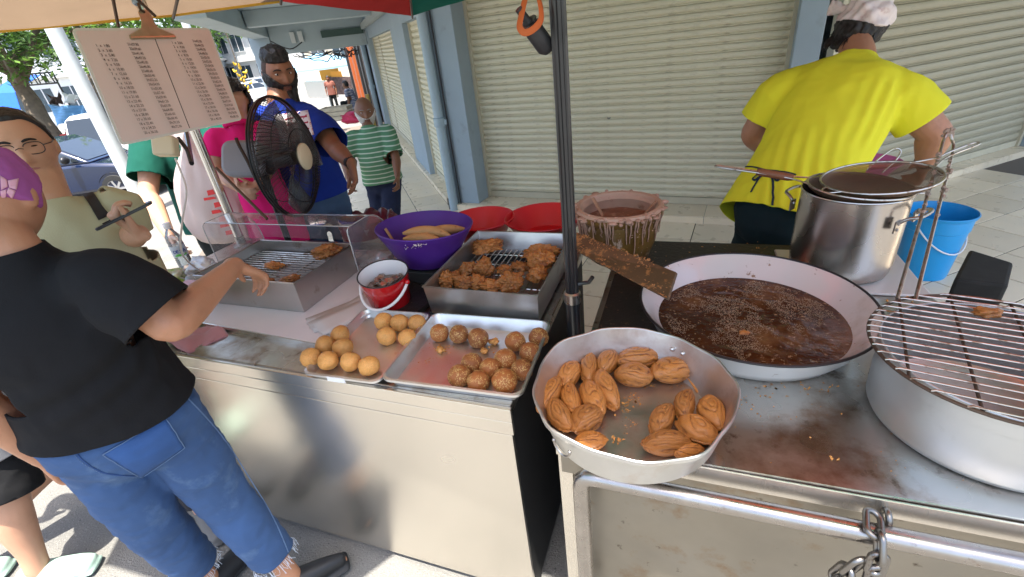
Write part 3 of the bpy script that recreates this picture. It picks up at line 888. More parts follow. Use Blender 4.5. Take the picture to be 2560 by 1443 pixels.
# ================================================================== STALL
ZC = 0.88                                             # both counters
m_steel = mat('brushed_steel', (0.72, 0.67, 0.59), 0.24, 0.93, var=0.025, vscale=2.5, rvar=0.05)
m_steel_top = mat('counter_steel', (0.55, 0.53, 0.50), 0.30, 1.0, var=0.10, vscale=4, stain=((0.24, 0.14, 0.07), 5, 0.50, 0.70), stain2=((0.10, 0.055, 0.025), 16, 0.60, 0.74), rvar=0.12, bump=0.0003, bscale=40)
m_greasy = mat('greasy_steel', (0.29, 0.262, 0.215), 0.42, 0.85, var=0.15, vscale=5, stain=((0.22, 0.12, 0.045), 6, 0.57, 0.74), stain2=((0.06, 0.035, 0.02), 26, 0.64, 0.74), rvar=0.15)
m_blackgrease = mat('black_grease', (0.025, 0.02, 0.017), 0.45, 0.2, stain=((0.20, 0.12, 0.06), 55, 0.62, 0.70), bump=0.002, bscale=60)
m_alu = mat('aluminium', (0.60, 0.595, 0.58), 0.36, 0.95, var=0.10, vscale=9, stain=((0.50, 0.42, 0.36), 10, 0.55, 0.80), rvar=0.12, bump=0.0007, bscale=22)
m_alu_pan = mat('sheet_pan_aluminium', (0.68, 0.67, 0.65), 0.40, 0.97, var=0.08, vscale=12, stain=((0.48, 0.33, 0.26), 14, 0.62, 0.82), rvar=0.10)
m_traysteel = mat('tray_steel', (0.52, 0.50, 0.48), 0.36, 0.97, var=0.12, vscale=6, stain=((0.26, 0.16, 0.09), 10, 0.60, 0.78), rvar=0.12, bump=0.0006, bscale=14)
m_chrome = mat('worn_chrome', (0.38, 0.35, 0.325), 0.30, 1.0, var=0.12, vscale=25, stain=((0.22, 0.15, 0.11), 40, 0.62, 0.75), rvar=0.1)
m_wire = mat('wire_steel', (0.55, 0.50, 0.44), 0.3, 1.0, stain=((0.16, 0.08, 0.035), 30, 0.52, 0.66))
m_darkwire = mat('burnt_wire', (0.10, 0.065, 0.045), 0.45, 0.6)
m_blackpaint = mat('black_pole_paint', (0.012, 0.012, 0.013), 0.28, var=0.2, coat=0.4)
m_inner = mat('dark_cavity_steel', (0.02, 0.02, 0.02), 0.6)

# --- left cart
X0, X1, Y0, Y1 = -2.26, -0.372, 0.795, 1.74
lc = thing('food_cart', 'stainless steel cart with smooth front panel under the trays of buns', 'cart', (-1.3, 1.35, 0))
def cart_part(name, m, t, *boxes, **k):
    mb = MB()
    for b in boxes: mb.box(*b)
    return mb.build(name, m, t, smooth=False, **k)
mb = MB(); mb.prism([(-1.70, Y0+.012), (X1, Y0+.012), (X1, Y1), (X0, Y1), (X0, 1.17), (-2.02, 1.0)], ZC-.03, ZC); mb.build('counter_top', m_steel_top, lc, smooth=False, bevel=0.004)
cart_part('front_lip', m_steel, lc, (-1.70, X1+0.004, Y0-0.003, Y0+0.010, ZC-0.045, ZC-0.001), bevel=0.003)
cart_part('front_rail', m_steel, lc, (-1.70, X1+0.002, Y0+0.001, Y0+0.014, ZC-0.095, ZC-0.048), bevel=0.003)
cart_part('front_panel', m_steel, lc, (-1.70, X1-0.004, Y0+0.004, Y0+0.018, 0.03, ZC-0.098), bevel=0.002)
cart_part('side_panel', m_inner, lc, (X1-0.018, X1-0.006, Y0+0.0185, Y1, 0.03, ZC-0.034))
mb = MB(); mb.beam((-1.70, Y0+.02, .44), (X0, 1.17, .44), .012, .80); mb.build('side_panel', m_steel, lc, smooth=False)
cart_part('side_panel', m_steel, lc, (X0, X0+0.014, 1.18, Y1, 0.03, ZC-0.034))
cart_part('back_panel', m_steel, lc, (X0+0.015, X1-0.02, Y1-0.02, Y1-0.004, 0.03, ZC-0.034))
for x, y in ((-1.6, Y0+.12), (X1-.14, Y0+.12), (X0+.12, Y1-.12), (X1-.14, Y1-.12)):
    if True:
        mb = MB(); mb.lathe([(0.0001, -0.018), (0.045, -0.016), (0.05, 0), (0.045, 0.016), (0.0001, 0.018)], 18, M=Matrix.Translation((x, y, ground_z(x, y)+0.05)) @ Matrix.Rotation(PI/2, 4, 'Y'))
        mb.box(x-0.022, x+0.022, y-0.01, y+0.01, 0.04, 0.05)
        mb.build('castor', m_tyre, lc)

# --- right cart
RX0, RY0, RY1 = -0.235, 0.728, 1.87
outline = [(RX0, RY0), (1.15, RY0+0.01), (0.93, 1.10), (0.80, 1.30), (0.69, 1.62), (0.60, RY1), (RX0, RY1)]
rc = thing('food_cart', 'greasy stainless frying cart with pipe rail carrying the enamel frying basin', 'cart', (0.35, 1.3, 0))
mb = MB(); mb.prism(outline, ZC-0.028, ZC); mb.build('counter_top', m_steel_top, rc, smooth=False, bevel=0.003)
cart_part('front_lip', m_steel, rc, (RX0, 1.16, RY0-0.006, RY0-0.0015, ZC-0.045, ZC+0.001), bevel=0.002)
mb = MB(); mb.prism([(RX0+0.02, 1.14), (0.02, 1.03), (0.05, 1.5), (0.5, RY1-0.01), (RX0+0.02, RY1-0.01)], ZC+0.0005, ZC+0.004); mb.build('grease_crust', m_blackgrease, rc, smooth=False)
cart_part('front_rail', m_greasy, rc, (RX0+0.006, 1.15, RY0+0.010, RY0+0.022, ZC-0.12, ZC-0.030))
cart_part('front_panel', m_greasy, rc, (RX0+0.01, 1.14, RY0+0.026, RY0+0.040, 0.03, ZC-0.10))
cart_part('side_panel', m_greasy, rc, (RX0+0.002, RX0+0.02, RY0+0.0405, RY1, 0.03, ZC-0.0285))
cart_part('corner_post', m_steel, rc, (RX0-0.003, RX0+0.030, RY0+0.018, RY0+0.0255, 0.03, ZC-0.03))
cart_part('back_panel', m_greasy, rc, (RX0+0.021, 0.60, RY1-0.02, RY1-0.006, 0.03, ZC-0.0285))
for x, y in ((RX0+0.12, RY0+0.14), (0.9, RY0+0.14), (RX0+0.12, RY1-0.12), (0.45, RY1-0.12)):
    mb = MB(); mb.lathe([(0.0001, -0.018), (0.045, -0.016), (0.05, 0), (0.045, 0.016), (0.0001, 0.018)], 18, M=Matrix.Translation((x, y, ground_z(x, y)+0.05)) @ Matrix.Rotation(PI/2, 4, 'Y'))
    mb.box(x-0.022, x+0.022, y-0.01, y+0.01, 0.04, 0.05)
    mb.build('castor', m_tyre, rc)
ra, rb = at(1452, 1186, 0.832), at(2560, 1412, 0.832)
RAILY = (ra.y+rb.y)/2
pts = [(ra.x+0.0, RAILY, 0.05), (ra.x, RAILY, 0.795), (ra.x+0.004, RAILY, 0.817), (ra.x+0.016, RAILY, 0.829), (ra.x+0.04, RAILY, 0.832), (1.05, RAILY, 0.832), (1.05, RY0+0.03, 0.832)]
mb = MB(); mb.tube(pts, 0.0195, 20); mb.build('pipe_rail', m_chrome, rc)
mb = MB(); mb.tube([(ra.x, RAILY, 0.07), (ra.x, RY0+0.03, 0.07)], 0.012, 10); mb.build('rail_bracket', m_chrome, rc)

# --- chain over the rail
ch = thing('chain', 'heavy steel chain looped over the pipe rail of the frying cart', 'chain', (at(2165, 1305, 0.832).x, RAILY, 0.83))
def link_mesh():
    mb = MB(); P = []
    for k in range(24):
        a = 2*PI*k/24
        P.append((0.0125*math.cos(a), 0, 0.0125*math.sin(a)+(0.014 if math.sin(a) > 0 else -0.014)))
    mb.tube(P, 0.0058, 8, closed=True); return mb.mesh('link', mat('chain_steel', (0.24, 0.225, 0.21), 0.34, 1.0, stain=((0.12, 0.08, 0.06), 60, 0.6, 0.7)))
lm = link_mesh()
cx = ch.location.x
def link(p, d, tw):
    d = Vector(d).normalized(); q = d.to_track_quat('Z', 'Y').to_matrix().to_4x4()
    inst(lm, 'link', ch, Matrix.Translation(Vector(p)) @ q @ Matrix.Rotation(tw, 4, 'Z'))
link((0.0, 0.0, 0.029), (0.2, 1, 0.05), 0.3)
link((0.004, -0.034, 0.012), (0.05, -0.6, -0.9), 1.6)
link((0.006, -0.040, -0.026), (0.02, -0.05, -1), 0.35)
link((0.010, -0.038, -0.062), (0.1, 0.05, -1), 1.75)
link((0.012, -0.034, -0.100), (-0.2, 0.0, -1), 0.4)
link((0.030, 0.034, 0.010), (0.1, 0.6, -0.9), 1.4)
link((-0.022, -0.036, -0.052), (-0.35, 0, -1), 1.1)
link((-0.034, -0.034, -0.088), (-0.3, 0.05, -1), 2.5)
link((0.002, -0.036, -0.136), (-0.2, 0, -1), 1.5)
link((-0.040, -0.034, -0.124), (-0.1, 0, -1), 0.9)
link((-0.042, -0.034, -0.162), (0.0, 0, -1), 2.3)

# ------------------------------------------------------------------ canopy on its poles
cn = thing('canopy', 'stall canopy of brown, red and green cloth on a black pole', 'canopy', (-0.3, 1.15, 0))
def rim(px, py, z): return at(px, py, z)
P_l0 = rim(-160, 92, 1.93); P_l = rim(0, 75, 1.93); P_m = rim(430, 38, 1.95); P_n = rim(700, 3, 1.96); P_r = rim(1030, 40, 1.88); P_g = rim(1180, -4, 1.93)
APEX = V(-0.45, 0.95, 2.62)
back = V(0.25, 2.55, 2.02); rr = V(1.35, 2.3, 2.08); rf = V(1.5, 0.9, 2.1); fr_ = V(0.9, 0.32, 2.06); ff = V(0.02, 0.42, 2.04); fm = V(-0.72, 0.48, 2.0); fl = V(-0.98, 0.06, 2.0); fl2 = V(-1.95, 0.02, 1.96)  # unseen rim points; front edge shaped to place shade and sunlit ground
def cloth_panel(name, m, a, b, sag=0.05, n=10):
    G = []
    for i in range(n+1):
        t = i/n; row = []
        for j in range(n+1):
            u = j/n
            e = a*(1-u)+b*u
            p = APEX*(1-t)+e*t
            p = p+V(0, 0, -sag*math.sin(PI*t)*1.2) + V(0, 0, 0.006*fbm(p, 5))
            row.append(p)
        G.append(row)
    mb = MB(); mb.grid(G); o = mb.build(name, m, cn)
    # folded hem
    return o
m_cb = mat('brown_canvas', (0.25, 0.175, 0.115), 0.85, var=0.10, vscale=6, translucent=0.3, bump=0.0006, bscale=200)
m_cr = mat('red_canvas', (0.55, 0.03, 0.025), 0.8, var=0.1, translucent=0.5)
m_cg = mat('green_canvas', (0.005, 0.17, 0.12), 0.8, var=0.1, translucent=0.4)
m_ct = mat('yellow_trim', (0.6, 0.36, 0.04), 0.8)
cloth_panel('brown_panel', m_cb, fl2, P_l0); cloth_panel('brown_panel', m_cb, P_l0, P_m); cloth_panel('brown_panel', m_cb, P_m, P_n)
cloth_panel('red_panel', m_cr, P_n, P_r); cloth_panel('green_panel', m_cg, P_r, P_g); cloth_panel('green_panel', m_cg, P_g, back)
cloth_panel('brown_panel', m_cb, back, rr); cloth_panel('maroon_panel', mat('maroon_canvas', (0.42, 0.10, 0.055), 0.85, var=0.1, translucent=0.4), rr, rf); cloth_panel('green_panel', m_cg, rf, fr_)  # panels out to the unseen rim points
cloth_panel('brown_panel', m_cb, fr_, ff); cloth_panel('brown_panel', m_cb, ff, fm); cloth_panel('brown_panel', m_cb, fm, fl); cloth_panel('green_panel', m_cg, fl, fl2)  # front panels out to the unseen rim that is shaped for shade
mb = MB()
for a, b in ((P_l0, P_m), (P_m, P_n)):
    e = [a*(1-k/8)+b*(k/8)+V(0, 0, -0.002) for k in range(9)]
    mb.tube([tuple(p) for p in e], 0.006, 6)
mb.build('hem_trim', m_ct, cn)
for e in (P_l0, P_m, P_n, P_r, back, rr, rf, fr_, ff, fm, fl, fl2):
    mb = MB(); mb.tube([tuple(APEX+V(0, 0, -0.02)), tuple((APEX+e)/2+V(0, 0, -0.075)), tuple(e+V(0, 0, -0.012))], 0.007, 6); mb.build('rib', m_darkwire, cn)
# black pole: a fluted square tube, thicker lower sleeve
pbase = at(1436, 838, ZC)
px_, py_ = pbase.x, pbase.y
mb = MB(); mb.tube([(px_, py_, 0.02), (px_, py_, 1.02)], 0.0215, 16); lowp = mb.build('pole', m_blackpaint, cn)
flut = []
for k in range(32):
    a = 2*PI*k/32; r = 0.0185 if k % 4 else 0.0155
    flut.append((px_+r*math.cos(a), py_+r*math.sin(a)))
mb = MB(); mb.prism(flut, 0.9, 2.62); mb.build('pole', m_blackpaint, cn, sharp=20)
mb = MB(); mb.lathe([(0.021, 1.0), (0.0245, 1.0), (0.0245, 1.03), (0.019, 1.034)], 18, M=Matrix.Translation((px_, py_, 0))); mb.build('pole_collar', m_chrome, cn)
mb = MB(); mb.tube([(px_+0.02, py_, 1.06), (px_+0.05, py_-0.005, 1.07), (px_+0.062, py_-0.01, 1.09)], 0.006, 8); mb.build('locking_lever', m_blackpaint, cn)
# crank handle with orange strap hung on the pole
hk = thing('umbrella_crank', 'black folded handle tied to the black pole with an orange strap', 'handle', (px_, py_, 1.7))
A, B = dep(1296, 22, 0.99), dep(1372, 128, 1.06)
mb = MB(); d = (B-A)
mb.tube([tuple(A), tuple(A+d*0.14), tuple(A+d*0.24), tuple(A+d*0.36), tuple(A+d*0.5), tuple(A+d*0.9), tuple(B)], [0.008, 0.0085, 0.009, 0.017, 0.021, 0.021, 0.012], 12)
mb.build('grip', mat('black_rubber', (0.025, 0.025, 0.027), 0.5, var=0.2, bump=0.001, bscale=80), hk)
mb = MB(); mb.tube([tuple(A+d*0.30), tuple(A+d*0.33)], 0.021, 12); mb.tube([tuple(A+d*0.40), tuple(A+d*0.43)], 0.0235, 12); mb.build('ring', m_blackpaint, hk)
loop = [(1312, 0, .99), (1303, 40, .985), (1299, 68, .985), (1312, 82, .985), (1335, 72, .985), (1352, 50, .985), (1352, 20, .985), (1345, -10, .985)]
mb = MB(); mb.tube(crom([tuple(dep(*q)) for q in loop], 5), 0.007, 8, flat=0.3); mb.build('strap', mat('orange_strap', (0.45, 0.10, 0.02), 0.7), hk)
# bright steel pole at the far left corner of the cart
sp = thing('steel_pole', 'polished steel pole standing at the far left of the cart below the price board', 'pole', (at(606, 612, ZC).x, at(606, 612, ZC).y, ZC))
q0 = at(606, 612, ZC)
mb = MB(); mb.tube([tuple(q0), (q0.x, q0.y, 2.02)], 0.021, 18); mb.build('tube', mat('polished_pole', (0.66, 0.64, 0.60), 0.22, 1.0, var=0.05), sp)
mb = MB(); mb.lathe([(0.045, 0), (0.045, 0.006), (0.024, 0.012), (0.024, 0.05)], 18, M=Matrix.Translation(q0)); mb.build('foot', m_chrome, sp)

# ------------------------------------------------------------------ price board
bpx = [(178, 70), (523, 70), (606, 300), (303, 364)]    # TL TR BR BL
rs = [np.array(ray(*p)) for p in bpx]
Mx = np.array([-rs[1], rs[2], -rs[3]]).T                 # w0*r0 - w1*r1 + w2*r2 - w3*r3 = 0
sol = np.linalg.solve(Mx, -rs[0])
ws = [1.0, sol[0], sol[1], sol[2]]
C4 = [Vector(r)*w for r, w in zip(rs, ws)]
sc_ = 0.43/((C4[1]-C4[0]).length)
C4 = [CO+c*sc_ for c in C4]
bx = (C4[1]-C4[0]).normalized(); byy = (C4[0]-C4[3]); bz = bx.cross(byy).normalized(); by = bz.cross(bx)
BW = (C4[1]-C4[0]).length; BH = (C4[0]-C4[3]).length
shear = byy.dot(bx)
MB_board = frame_m(C4[3], bx, byy.normalized(), bz)     # origin bottom left
pbd = thing('price_board', 'laminated pinkish price sheet with columns of sums hanging from a bulldog clip', 'sign', tuple(C4[3]))
m_paper = mat('pink_paper', (0.62, 0.48, 0.43), 0.55, var=0.03, vscale=5, stain=((0.52, 0.38, 0.34), 3, 0.6, 0.9), coat=0.25)
m_lam = mat('laminate_edge', (0.60, 0.56, 0.50), 0.25, coat=0.5)
def rrect(w, h, r, n=5):
    P = []
    for cx_, cy_, a0_ in ((w-r, h-r, 0), (r, h-r, 90), (r, r, 180), (w-r, r, 270)):
        for k in range(n+1):
            a = R_(a0_+90*k/n); P.append((cx_+r*math.cos(a), cy_+r*math.sin(a)))
    return P
mb = MB(); mb.prism(rrect(BW, BH, 0.014), -0.0035, 0.0, M=MB_board); mb.build('laminate', m_lam, pbd, smooth=False)
mb = MB(); g = 0.007; mb.prism([(x+g, y+g) for x, y in rrect(BW-2*g, BH-2*g, 0.006)], -0.001, 0.0012, M=MB_board); mb.build('sheet', m_paper, pbd, smooth=False)
m_ink = mat('ink', (0.05, 0.035, 0.035), 0.7)
def bp(px, py):                                        # pixel -> board coordinates
    p = on_plane(px, py, C4[3], bz); q = MB_board.inverted() @ p; return q.x, q.y
cols = [
    ((238, 113), '\n'.join('%d  x  %.2f' % (k, k*1.8) if k < 10 else '%d x %.2f' % (k, k*1.8) for k in range(1, 21)), 20),
    ((317, 110), '\n'.join('%dx%.2f' % (k, k*1.8) for k in range(21, 41)), 20),
    ((428, 106), '\n'.join('%d  x  %.2f' % (k, k*2.0) if k < 10 else '%d x %.2f' % (k, k*2.0) for k in range(1, 21)), 20),
    ((480, 102), '\n'.join('%dx%.2f' % (k, k*2.0) for k in range(21, 41)), 20)]
bots = [(340, 336), (405, 322), (502, 303), (551, 297)]
for (pt, body, n), bt in zip(cols, bots):
    x0, y0 = bp(*pt); x1, y1 = bp(*bt)
    pitch = abs(y0-y1)/(n-1)
    size = pitch*0.84
    tx = text_obj('figures', body, size, MB_board @ Matrix.Translation((x0, y0-size*0.72+size*0.3, 0.0018)) @ Matrix.Diagonal((0.86 if pt[0] in (238, 428) else 0.80, 1, 1, 1)), m_ink, pbd, spacing=pitch/size)
p0, p1 = bp(387, 98), bp(477, 320)
mb = MB(); mb.prism([(p0[0]-.001, p0[1]), (p0[0]+.001, p0[1]), (p0[0]+.001, p1[1]), (p0[0]-.001, p1[1])], 0.0013, 0.0019, M=MB_board); mb.build('divider_line', m_ink, pbd, smooth=False)
# bulldog clip
ccx, ccy = bp(380, 92)
cl = [(-.070, -.006), (.070, -.006), (.071, .004), (.055, .010), (.028, .022), (.019, .040), (.018, .066), (.010, .074), (-.010, .074), (-.018, .066), (-.019, .040), (-.028, .022), (-.055, .010), (-.071, .004)]
m_clip = mat('clip_brass', (0.55, 0.47, 0.32), 0.35, 0.95, var=0.15, vscale=40)
clip_o = None
mb = MB(); mb.prism([(ccx+x, ccy+y) for x, y in cl], 0.004, 0.007, M=MB_board); clip_o = mb.build('clip', m_clip, pbd, smooth=False, bevel=0.001)
mb = MB(); mb.tube([tuple(MB_board @ V(ccx-.071, ccy-.004, 0.006)), tuple(MB_board @ V(ccx+.071, ccy-.004, 0.006))], 0.0045, 8); mb.build('clip_jaw', m_clip, pbd)
mb = MB(); mb.tube([tuple(MB_board @ V(ccx+.0, ccy+.066, 0.008)), tuple(MB_board @ V(ccx-.012, ccy+.072, 0.012)), tuple(MB_board @ V(ccx-.004, ccy+.10, 0.002))], 0.004, 8); mb.build('hook', m_darkwire, pbd)
# plastic covered cord that holds the clip
top_c = MB_board @ V(ccx-.004, ccy+.09, 0.0)
tie = MB(); tie.tube(crom([tuple(top_c), tuple(top_c+V(-.012, 0.004, .03)), tuple(top_c+V(-.008, 0.0, .06)), tuple(top_c+V(-.012, .01, .13)), tuple(top_c+V(-.01, .02, .22))], 4), [0.010, 0.013, 0.011, 0.014, 0.012, 0.015, 0.013, 0.014, 0.012, 0.014, 0.012, 0.014, 0.012, 0.013, 0.012, 0.012, 0.012], 10)
tag(tie.build('tie', mat('blue_wrap', (0.25, 0.32, 0.38), 0.35, var=0.4, vscale=60), None, loc=tuple(top_c)), 'twisted blue and rust coloured plastic tie above the bulldog clip', 'tie')
for (a, b) in (((283, 0), (296, 66)), ((345, 0), (388, 40))):
    p, q = dep(*a, 1.30), dep(*b, 1.36); p = p+(p-q)*0.6
    mb = MB(); mb.tube([tuple(p), tuple(q)], 0.0045, 6); mb.build('hanger_wire', m_darkwire, cn)

# power box and cable below the board
bxp = dep(414, 366, 1.75)
pwr = thing('power_box', 'cream plastic power box with a white cable below the price board', 'power box', tuple(bxp))
Mb = frame_m(bxp, CR, (CU*0.93+V(0, 0, 0.3)).normalized(), -CF)
mb = MB(); mb.box(-.042, .042, -.036, .036, -.02, .02, M=Mb); mb.build('case', mat('cream_plastic', (0.62, 0.53, 0.36), 0.45), pwr, smooth=False, bevel=0.008)
mb = MB(); mb.tube(crom([tuple(dep(438, 396, 1.74)), tuple(dep(452, 430, 1.74)), tuple(dep(466, 480, 1.72)), tuple(dep(455, 560, 1.70)), tuple(dep(458, 640, 1.66)), tuple(at(520, 690, ZC+.01))], 5), 0.0035, 6); mb.build('cable', mat('white_cable', (0.65, 0.6, 0.55), 0.5), pwr)
mb = MB(); mb.tube(crom([tuple(dep(445, 345, 1.78)), tuple(dep(468, 375, 1.78)), tuple(dep(478, 400, 1.78)), tuple(sp.location+V(0, 0, 0.75))], 5), 0.008, 6); mb.build('cord', m_blackpaint, pwr)

# ------------------------------------------------------------------ white board under the warming tray, paper, cloths
wb = thing('serving_board', 'white plastic board under the steel warming tray', 'board', (-1.4, 1.2, ZC))
mb = MB(); mb.prism([(-1.76, 0.965), (-1.055, 0.925), (-0.99, 1.28), (-1.13, 1.62), (-2.0, 1.62)], ZC+0.0005, ZC+0.018); mb.build('slab', mat('white_board', (0.66, 0.60, 0.58), 0.4, var=0.03, stain=((0.5, 0.42, 0.38), 6, 0.6, 0.9)), wb, smooth=False, bevel=0.003)
mb = MB(); mb.beam((-1.76, 0.9615, ZC+0.009), (-1.055, 0.9215, ZC+0.009), 0.004, 0.020); mb.build('metal_edge', m_steel, wb, smooth=False)
ZB = ZC+0.0185
m_bag = mat('paper_bag', (0.55, 0.49, 0.45), 0.75, var=0.04)
pg = [(-1.155, 1.07), (-1.00, 1.00), (-0.955, 1.10), (-1.10, 1.17)]
for k in range(4):
    rot = R_((-4, 9, 22, 3)[k]); c = V(-1.10+0.012*k, 1.115-0.004*k, 0); 
    M = Matrix.Translation((c.x, c.y, 0)) @ Matrix.Rotation(rot+R_(58), 4, 'Z')
    mb = MB(); G = []
    for i in range(7):
        G.append([M @ V(-.13+.26*i/6, -.062+.124*j/4, ZB+0.002+0.0022*k+0.004*max(0, i-4)*(k % 2)+0.0008*math.sin(i+j+k)) for j in range(5)])
    mb.grid(G)
    tag(mb.build('paper_bag', m_bag, None, smooth=True, solid=0.0012, loc=(c.x, c.y, ZB)), ['lowest flat paper bag of the stack by the red pail', 'second paper bag, turned askew in the stack', 'third paper bag fanned out of the stack', 'top flat paper bag beside the warming tray'][k], 'paper bag', 'paper bags stacked by the red pail')

def crumple(name, label, cat, c, r, m, seed, amp=0.35, sc=9, n=3, flat=None, group=None):
    bm = bmesh.new(); bmesh.ops.create_icosphere(bm, subdivisions=n+1, radius=1.0)
    off = V(seed*3.1, seed*1.7, seed)
    for v in bm.verts:
        p = v.co.copy(); k = 1+amp*fbm(p+off, sc/9, 4)+amp*0.35*abs(fbm(p*2.5+off, 1.6, 2))
        v.co = V(p.x*r[0]*k, p.y*r[1]*k, p.z*r[2]*k)
        if flat is not None and v.co.z < flat: v.co.z = flat
    me = bpy.data.meshes.new(name); bm.to_mesh(me); bm.free(); me.materials.append(m)
    me.polygons.foreach_set('use_smooth', [True]*len(me.polygons))
    o = bpy.data.objects.new(name, me); COL.objects.link(o); o.location = c
    if label: tag(o, label, cat, group)
    return o
m_film = clear_mat('cling_film', (0.9, 0.88, 0.86), 0.25, 0.12, haze=0.35)
p = at(945, 655, ZC+0.03); crumple('plastic_wrap', 'crumpled translucent plastic bag behind the red pail', 'plastic bag', (p.x, p.y, p.z+.01), (0.075, 0.06, 0.035), m_film, 4, 0.5)
p = at(505, 665, ZC+0.04); crumple('plastic_wrap', 'crumpled whitish plastic bag beside the water bottle', 'plastic bag', (p.x, p.y, p.z), (0.07, 0.05, 0.05), m_film, 6, 0.5)
p = at(415, 705, ZC+0.04); crumple('food_bag', 'clear bag of greens and noodles by the elbow', 'plastic bag', (p.x, p.y, p.z), (0.09, 0.07, 0.045), mat('greens_in_bag', (0.45, 0.47, 0.30), 0.15, var=0.6, vscale=35, stain=((0.20, 0.38, 0.04), 18, 0.5, 0.6), coat=0.8), 8, 0.45)
p = at(472, 722, ZC+0.04)
tag(MB().box(p.x-.06, p.x+.06, p.y-.04, p.y+.05, ZC+.001, ZC+.055).build('pink_box', mat('pink_card', (0.55, 0.36, 0.42), 0.6, var=0.06), None, smooth=False, bevel=0.004, loc=(p.x, p.y, ZC)), 'small pink cardboard box behind the reaching arm', 'box')
# pink cloth folded on the counter
a = at(430, 855, ZC+.01); G = []
q4 = [at(402, 852, ZC+.004), at(548, 805, ZC+.004), at(570, 838, ZC+.004), at(470, 883, ZC+.004)]
for i in range(13):
    u = i/12; G.append([])
    for j in range(13):
        v = j/12; p = (q4[0]*(1-u)+q4[1]*u)*(1-v)+(q4[3]*(1-u)+q4[2]*u)*v
        G[-1].append(p+V(0, 0, 0.012+0.008*math.sin(u*7+v*2)+0.016*fbm(p, 14)-0.012*(max(abs(u-.5), abs(v-.5))*2)**4))
mb = MB(); mb.grid(G); tag(mb.build('cleaning_cloth', mat('pink_cloth', (0.46, 0.20, 0.20), 0.95, var=0.1, sheen=0.3), None, solid=0.006, loc=tuple(a)), 'folded dusty pink cloth on the counter edge', 'cloth')

# ------------------------------------------------------------------ trays
def open_box(name, label, x0, x1, y0, y1, z0, z1, m, flare=0.0, th=0.003, rim_r=0.004, back_extra=0.0):
    t = thing(name, label, 'tray', ((x0+x1)/2, (y0+y1)/2, z0))
    mb = MB()
    def ring(f, z, inn):
        i = th if inn else 0
        return [V(x0-f+i, y0-f+i, z), V(x1+f-i, y0-f+i, z), V(x1+f-i, y1+f+back_extra*(z > z0+.02)-i, z), V(x0-f+i, y1+f+back_extra*(z > z0+.02)-i, z)]
    vs = ring(0, z0, 0)+ring(flare, z1, 0)+ring(flare, z1, 1)+ring(0, z0+th, 1)
    fs = [(3, 2, 1, 0)]
    for lv in range(3):
        for k in range(4):
            fs.append((lv*4+k, lv*4+(k+1) % 4, lv*4+4+(k+1) % 4, lv*4+4+k))
    fs.append((12, 13, 14, 15))
    mb.add(vs, fs); mb.build('pan', m, t, smooth=False, bevel=0.0015)
    r = ring(flare, z1, 0)
    if rim_r:
        mb = MB(); mb.tube([tuple(p) for p in r], rim_r, 8, closed=True); mb.build('rim', m, t)
    return t
def rack(t, x0, x1, y0, y1, z, nb, r=0.0022, along='x', cross=4, mm=None):
    mm = mm or m_wire
    for k in range(nb):
        f = (k+0.5)/nb
        mb = MB()
        if along == 'x': y = y0+(y1-y0)*f; mb.tube([(x0, y, z), (x1, y, z)], r, 6)
        else: x = x0+(x1-x0)*f; mb.tube([(x, y0, z), (x, y1, z)], r, 6)
        mb.build('wire', mm, t)
    for k in range(cross):
        f = (k+0.5)/cross; mb = MB()
        if along == 'x': x = x0+(x1-x0)*f; mb.tube([(x, y0, z-2*r), (x, y1, z-2*r)], r*1.3, 6)
        else: y = y0+(y1-y0)*f; mb.tube([(x0, y, z-2*r), (x1, y, z-2*r)], r*1.3, 6)
        mb.build('cross_wire', mm, t)
t1 = open_box('steel_tray', 'deep steel warming tray under the clear cover on the left', -1.755, -1.262, 1.082, 1.422, ZB+.001, 1.018, m_traysteel, rim_r=0.0045)
rack(t1, -1.745, -1.272, 1.09, 1.41, 0.975, 17, 0.0026, 'x', 5)
mb = MB()
for y in (1.10, 1.40): MB().box(-1.74, -1.275, y-.003, y+.003, ZB+.008, 0.968).build('rack_support', m_traysteel, t1, smooth=False)
t2 = open_box('steel_tray', 'deep steel tray of fried fritters beside the black pole', -0.785, -0.40, 1.17, 1.62, ZC+.012, 0.998, m_traysteel, flare=0.008, rim_r=0.0035, back_extra=0.02)
rack(t2, -0.778, -0.408, 1.18, 1.61, 0.935, 17, 0.0022, 'y', 5)
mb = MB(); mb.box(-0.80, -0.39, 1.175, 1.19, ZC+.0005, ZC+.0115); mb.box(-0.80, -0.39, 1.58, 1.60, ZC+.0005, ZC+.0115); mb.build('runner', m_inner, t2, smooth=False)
for y in (1.2, 1.58): MB().box(-.77, -.41, y, y+.006, ZC+.016, .93).build('rack_support', m_inner, t2, smooth=False)

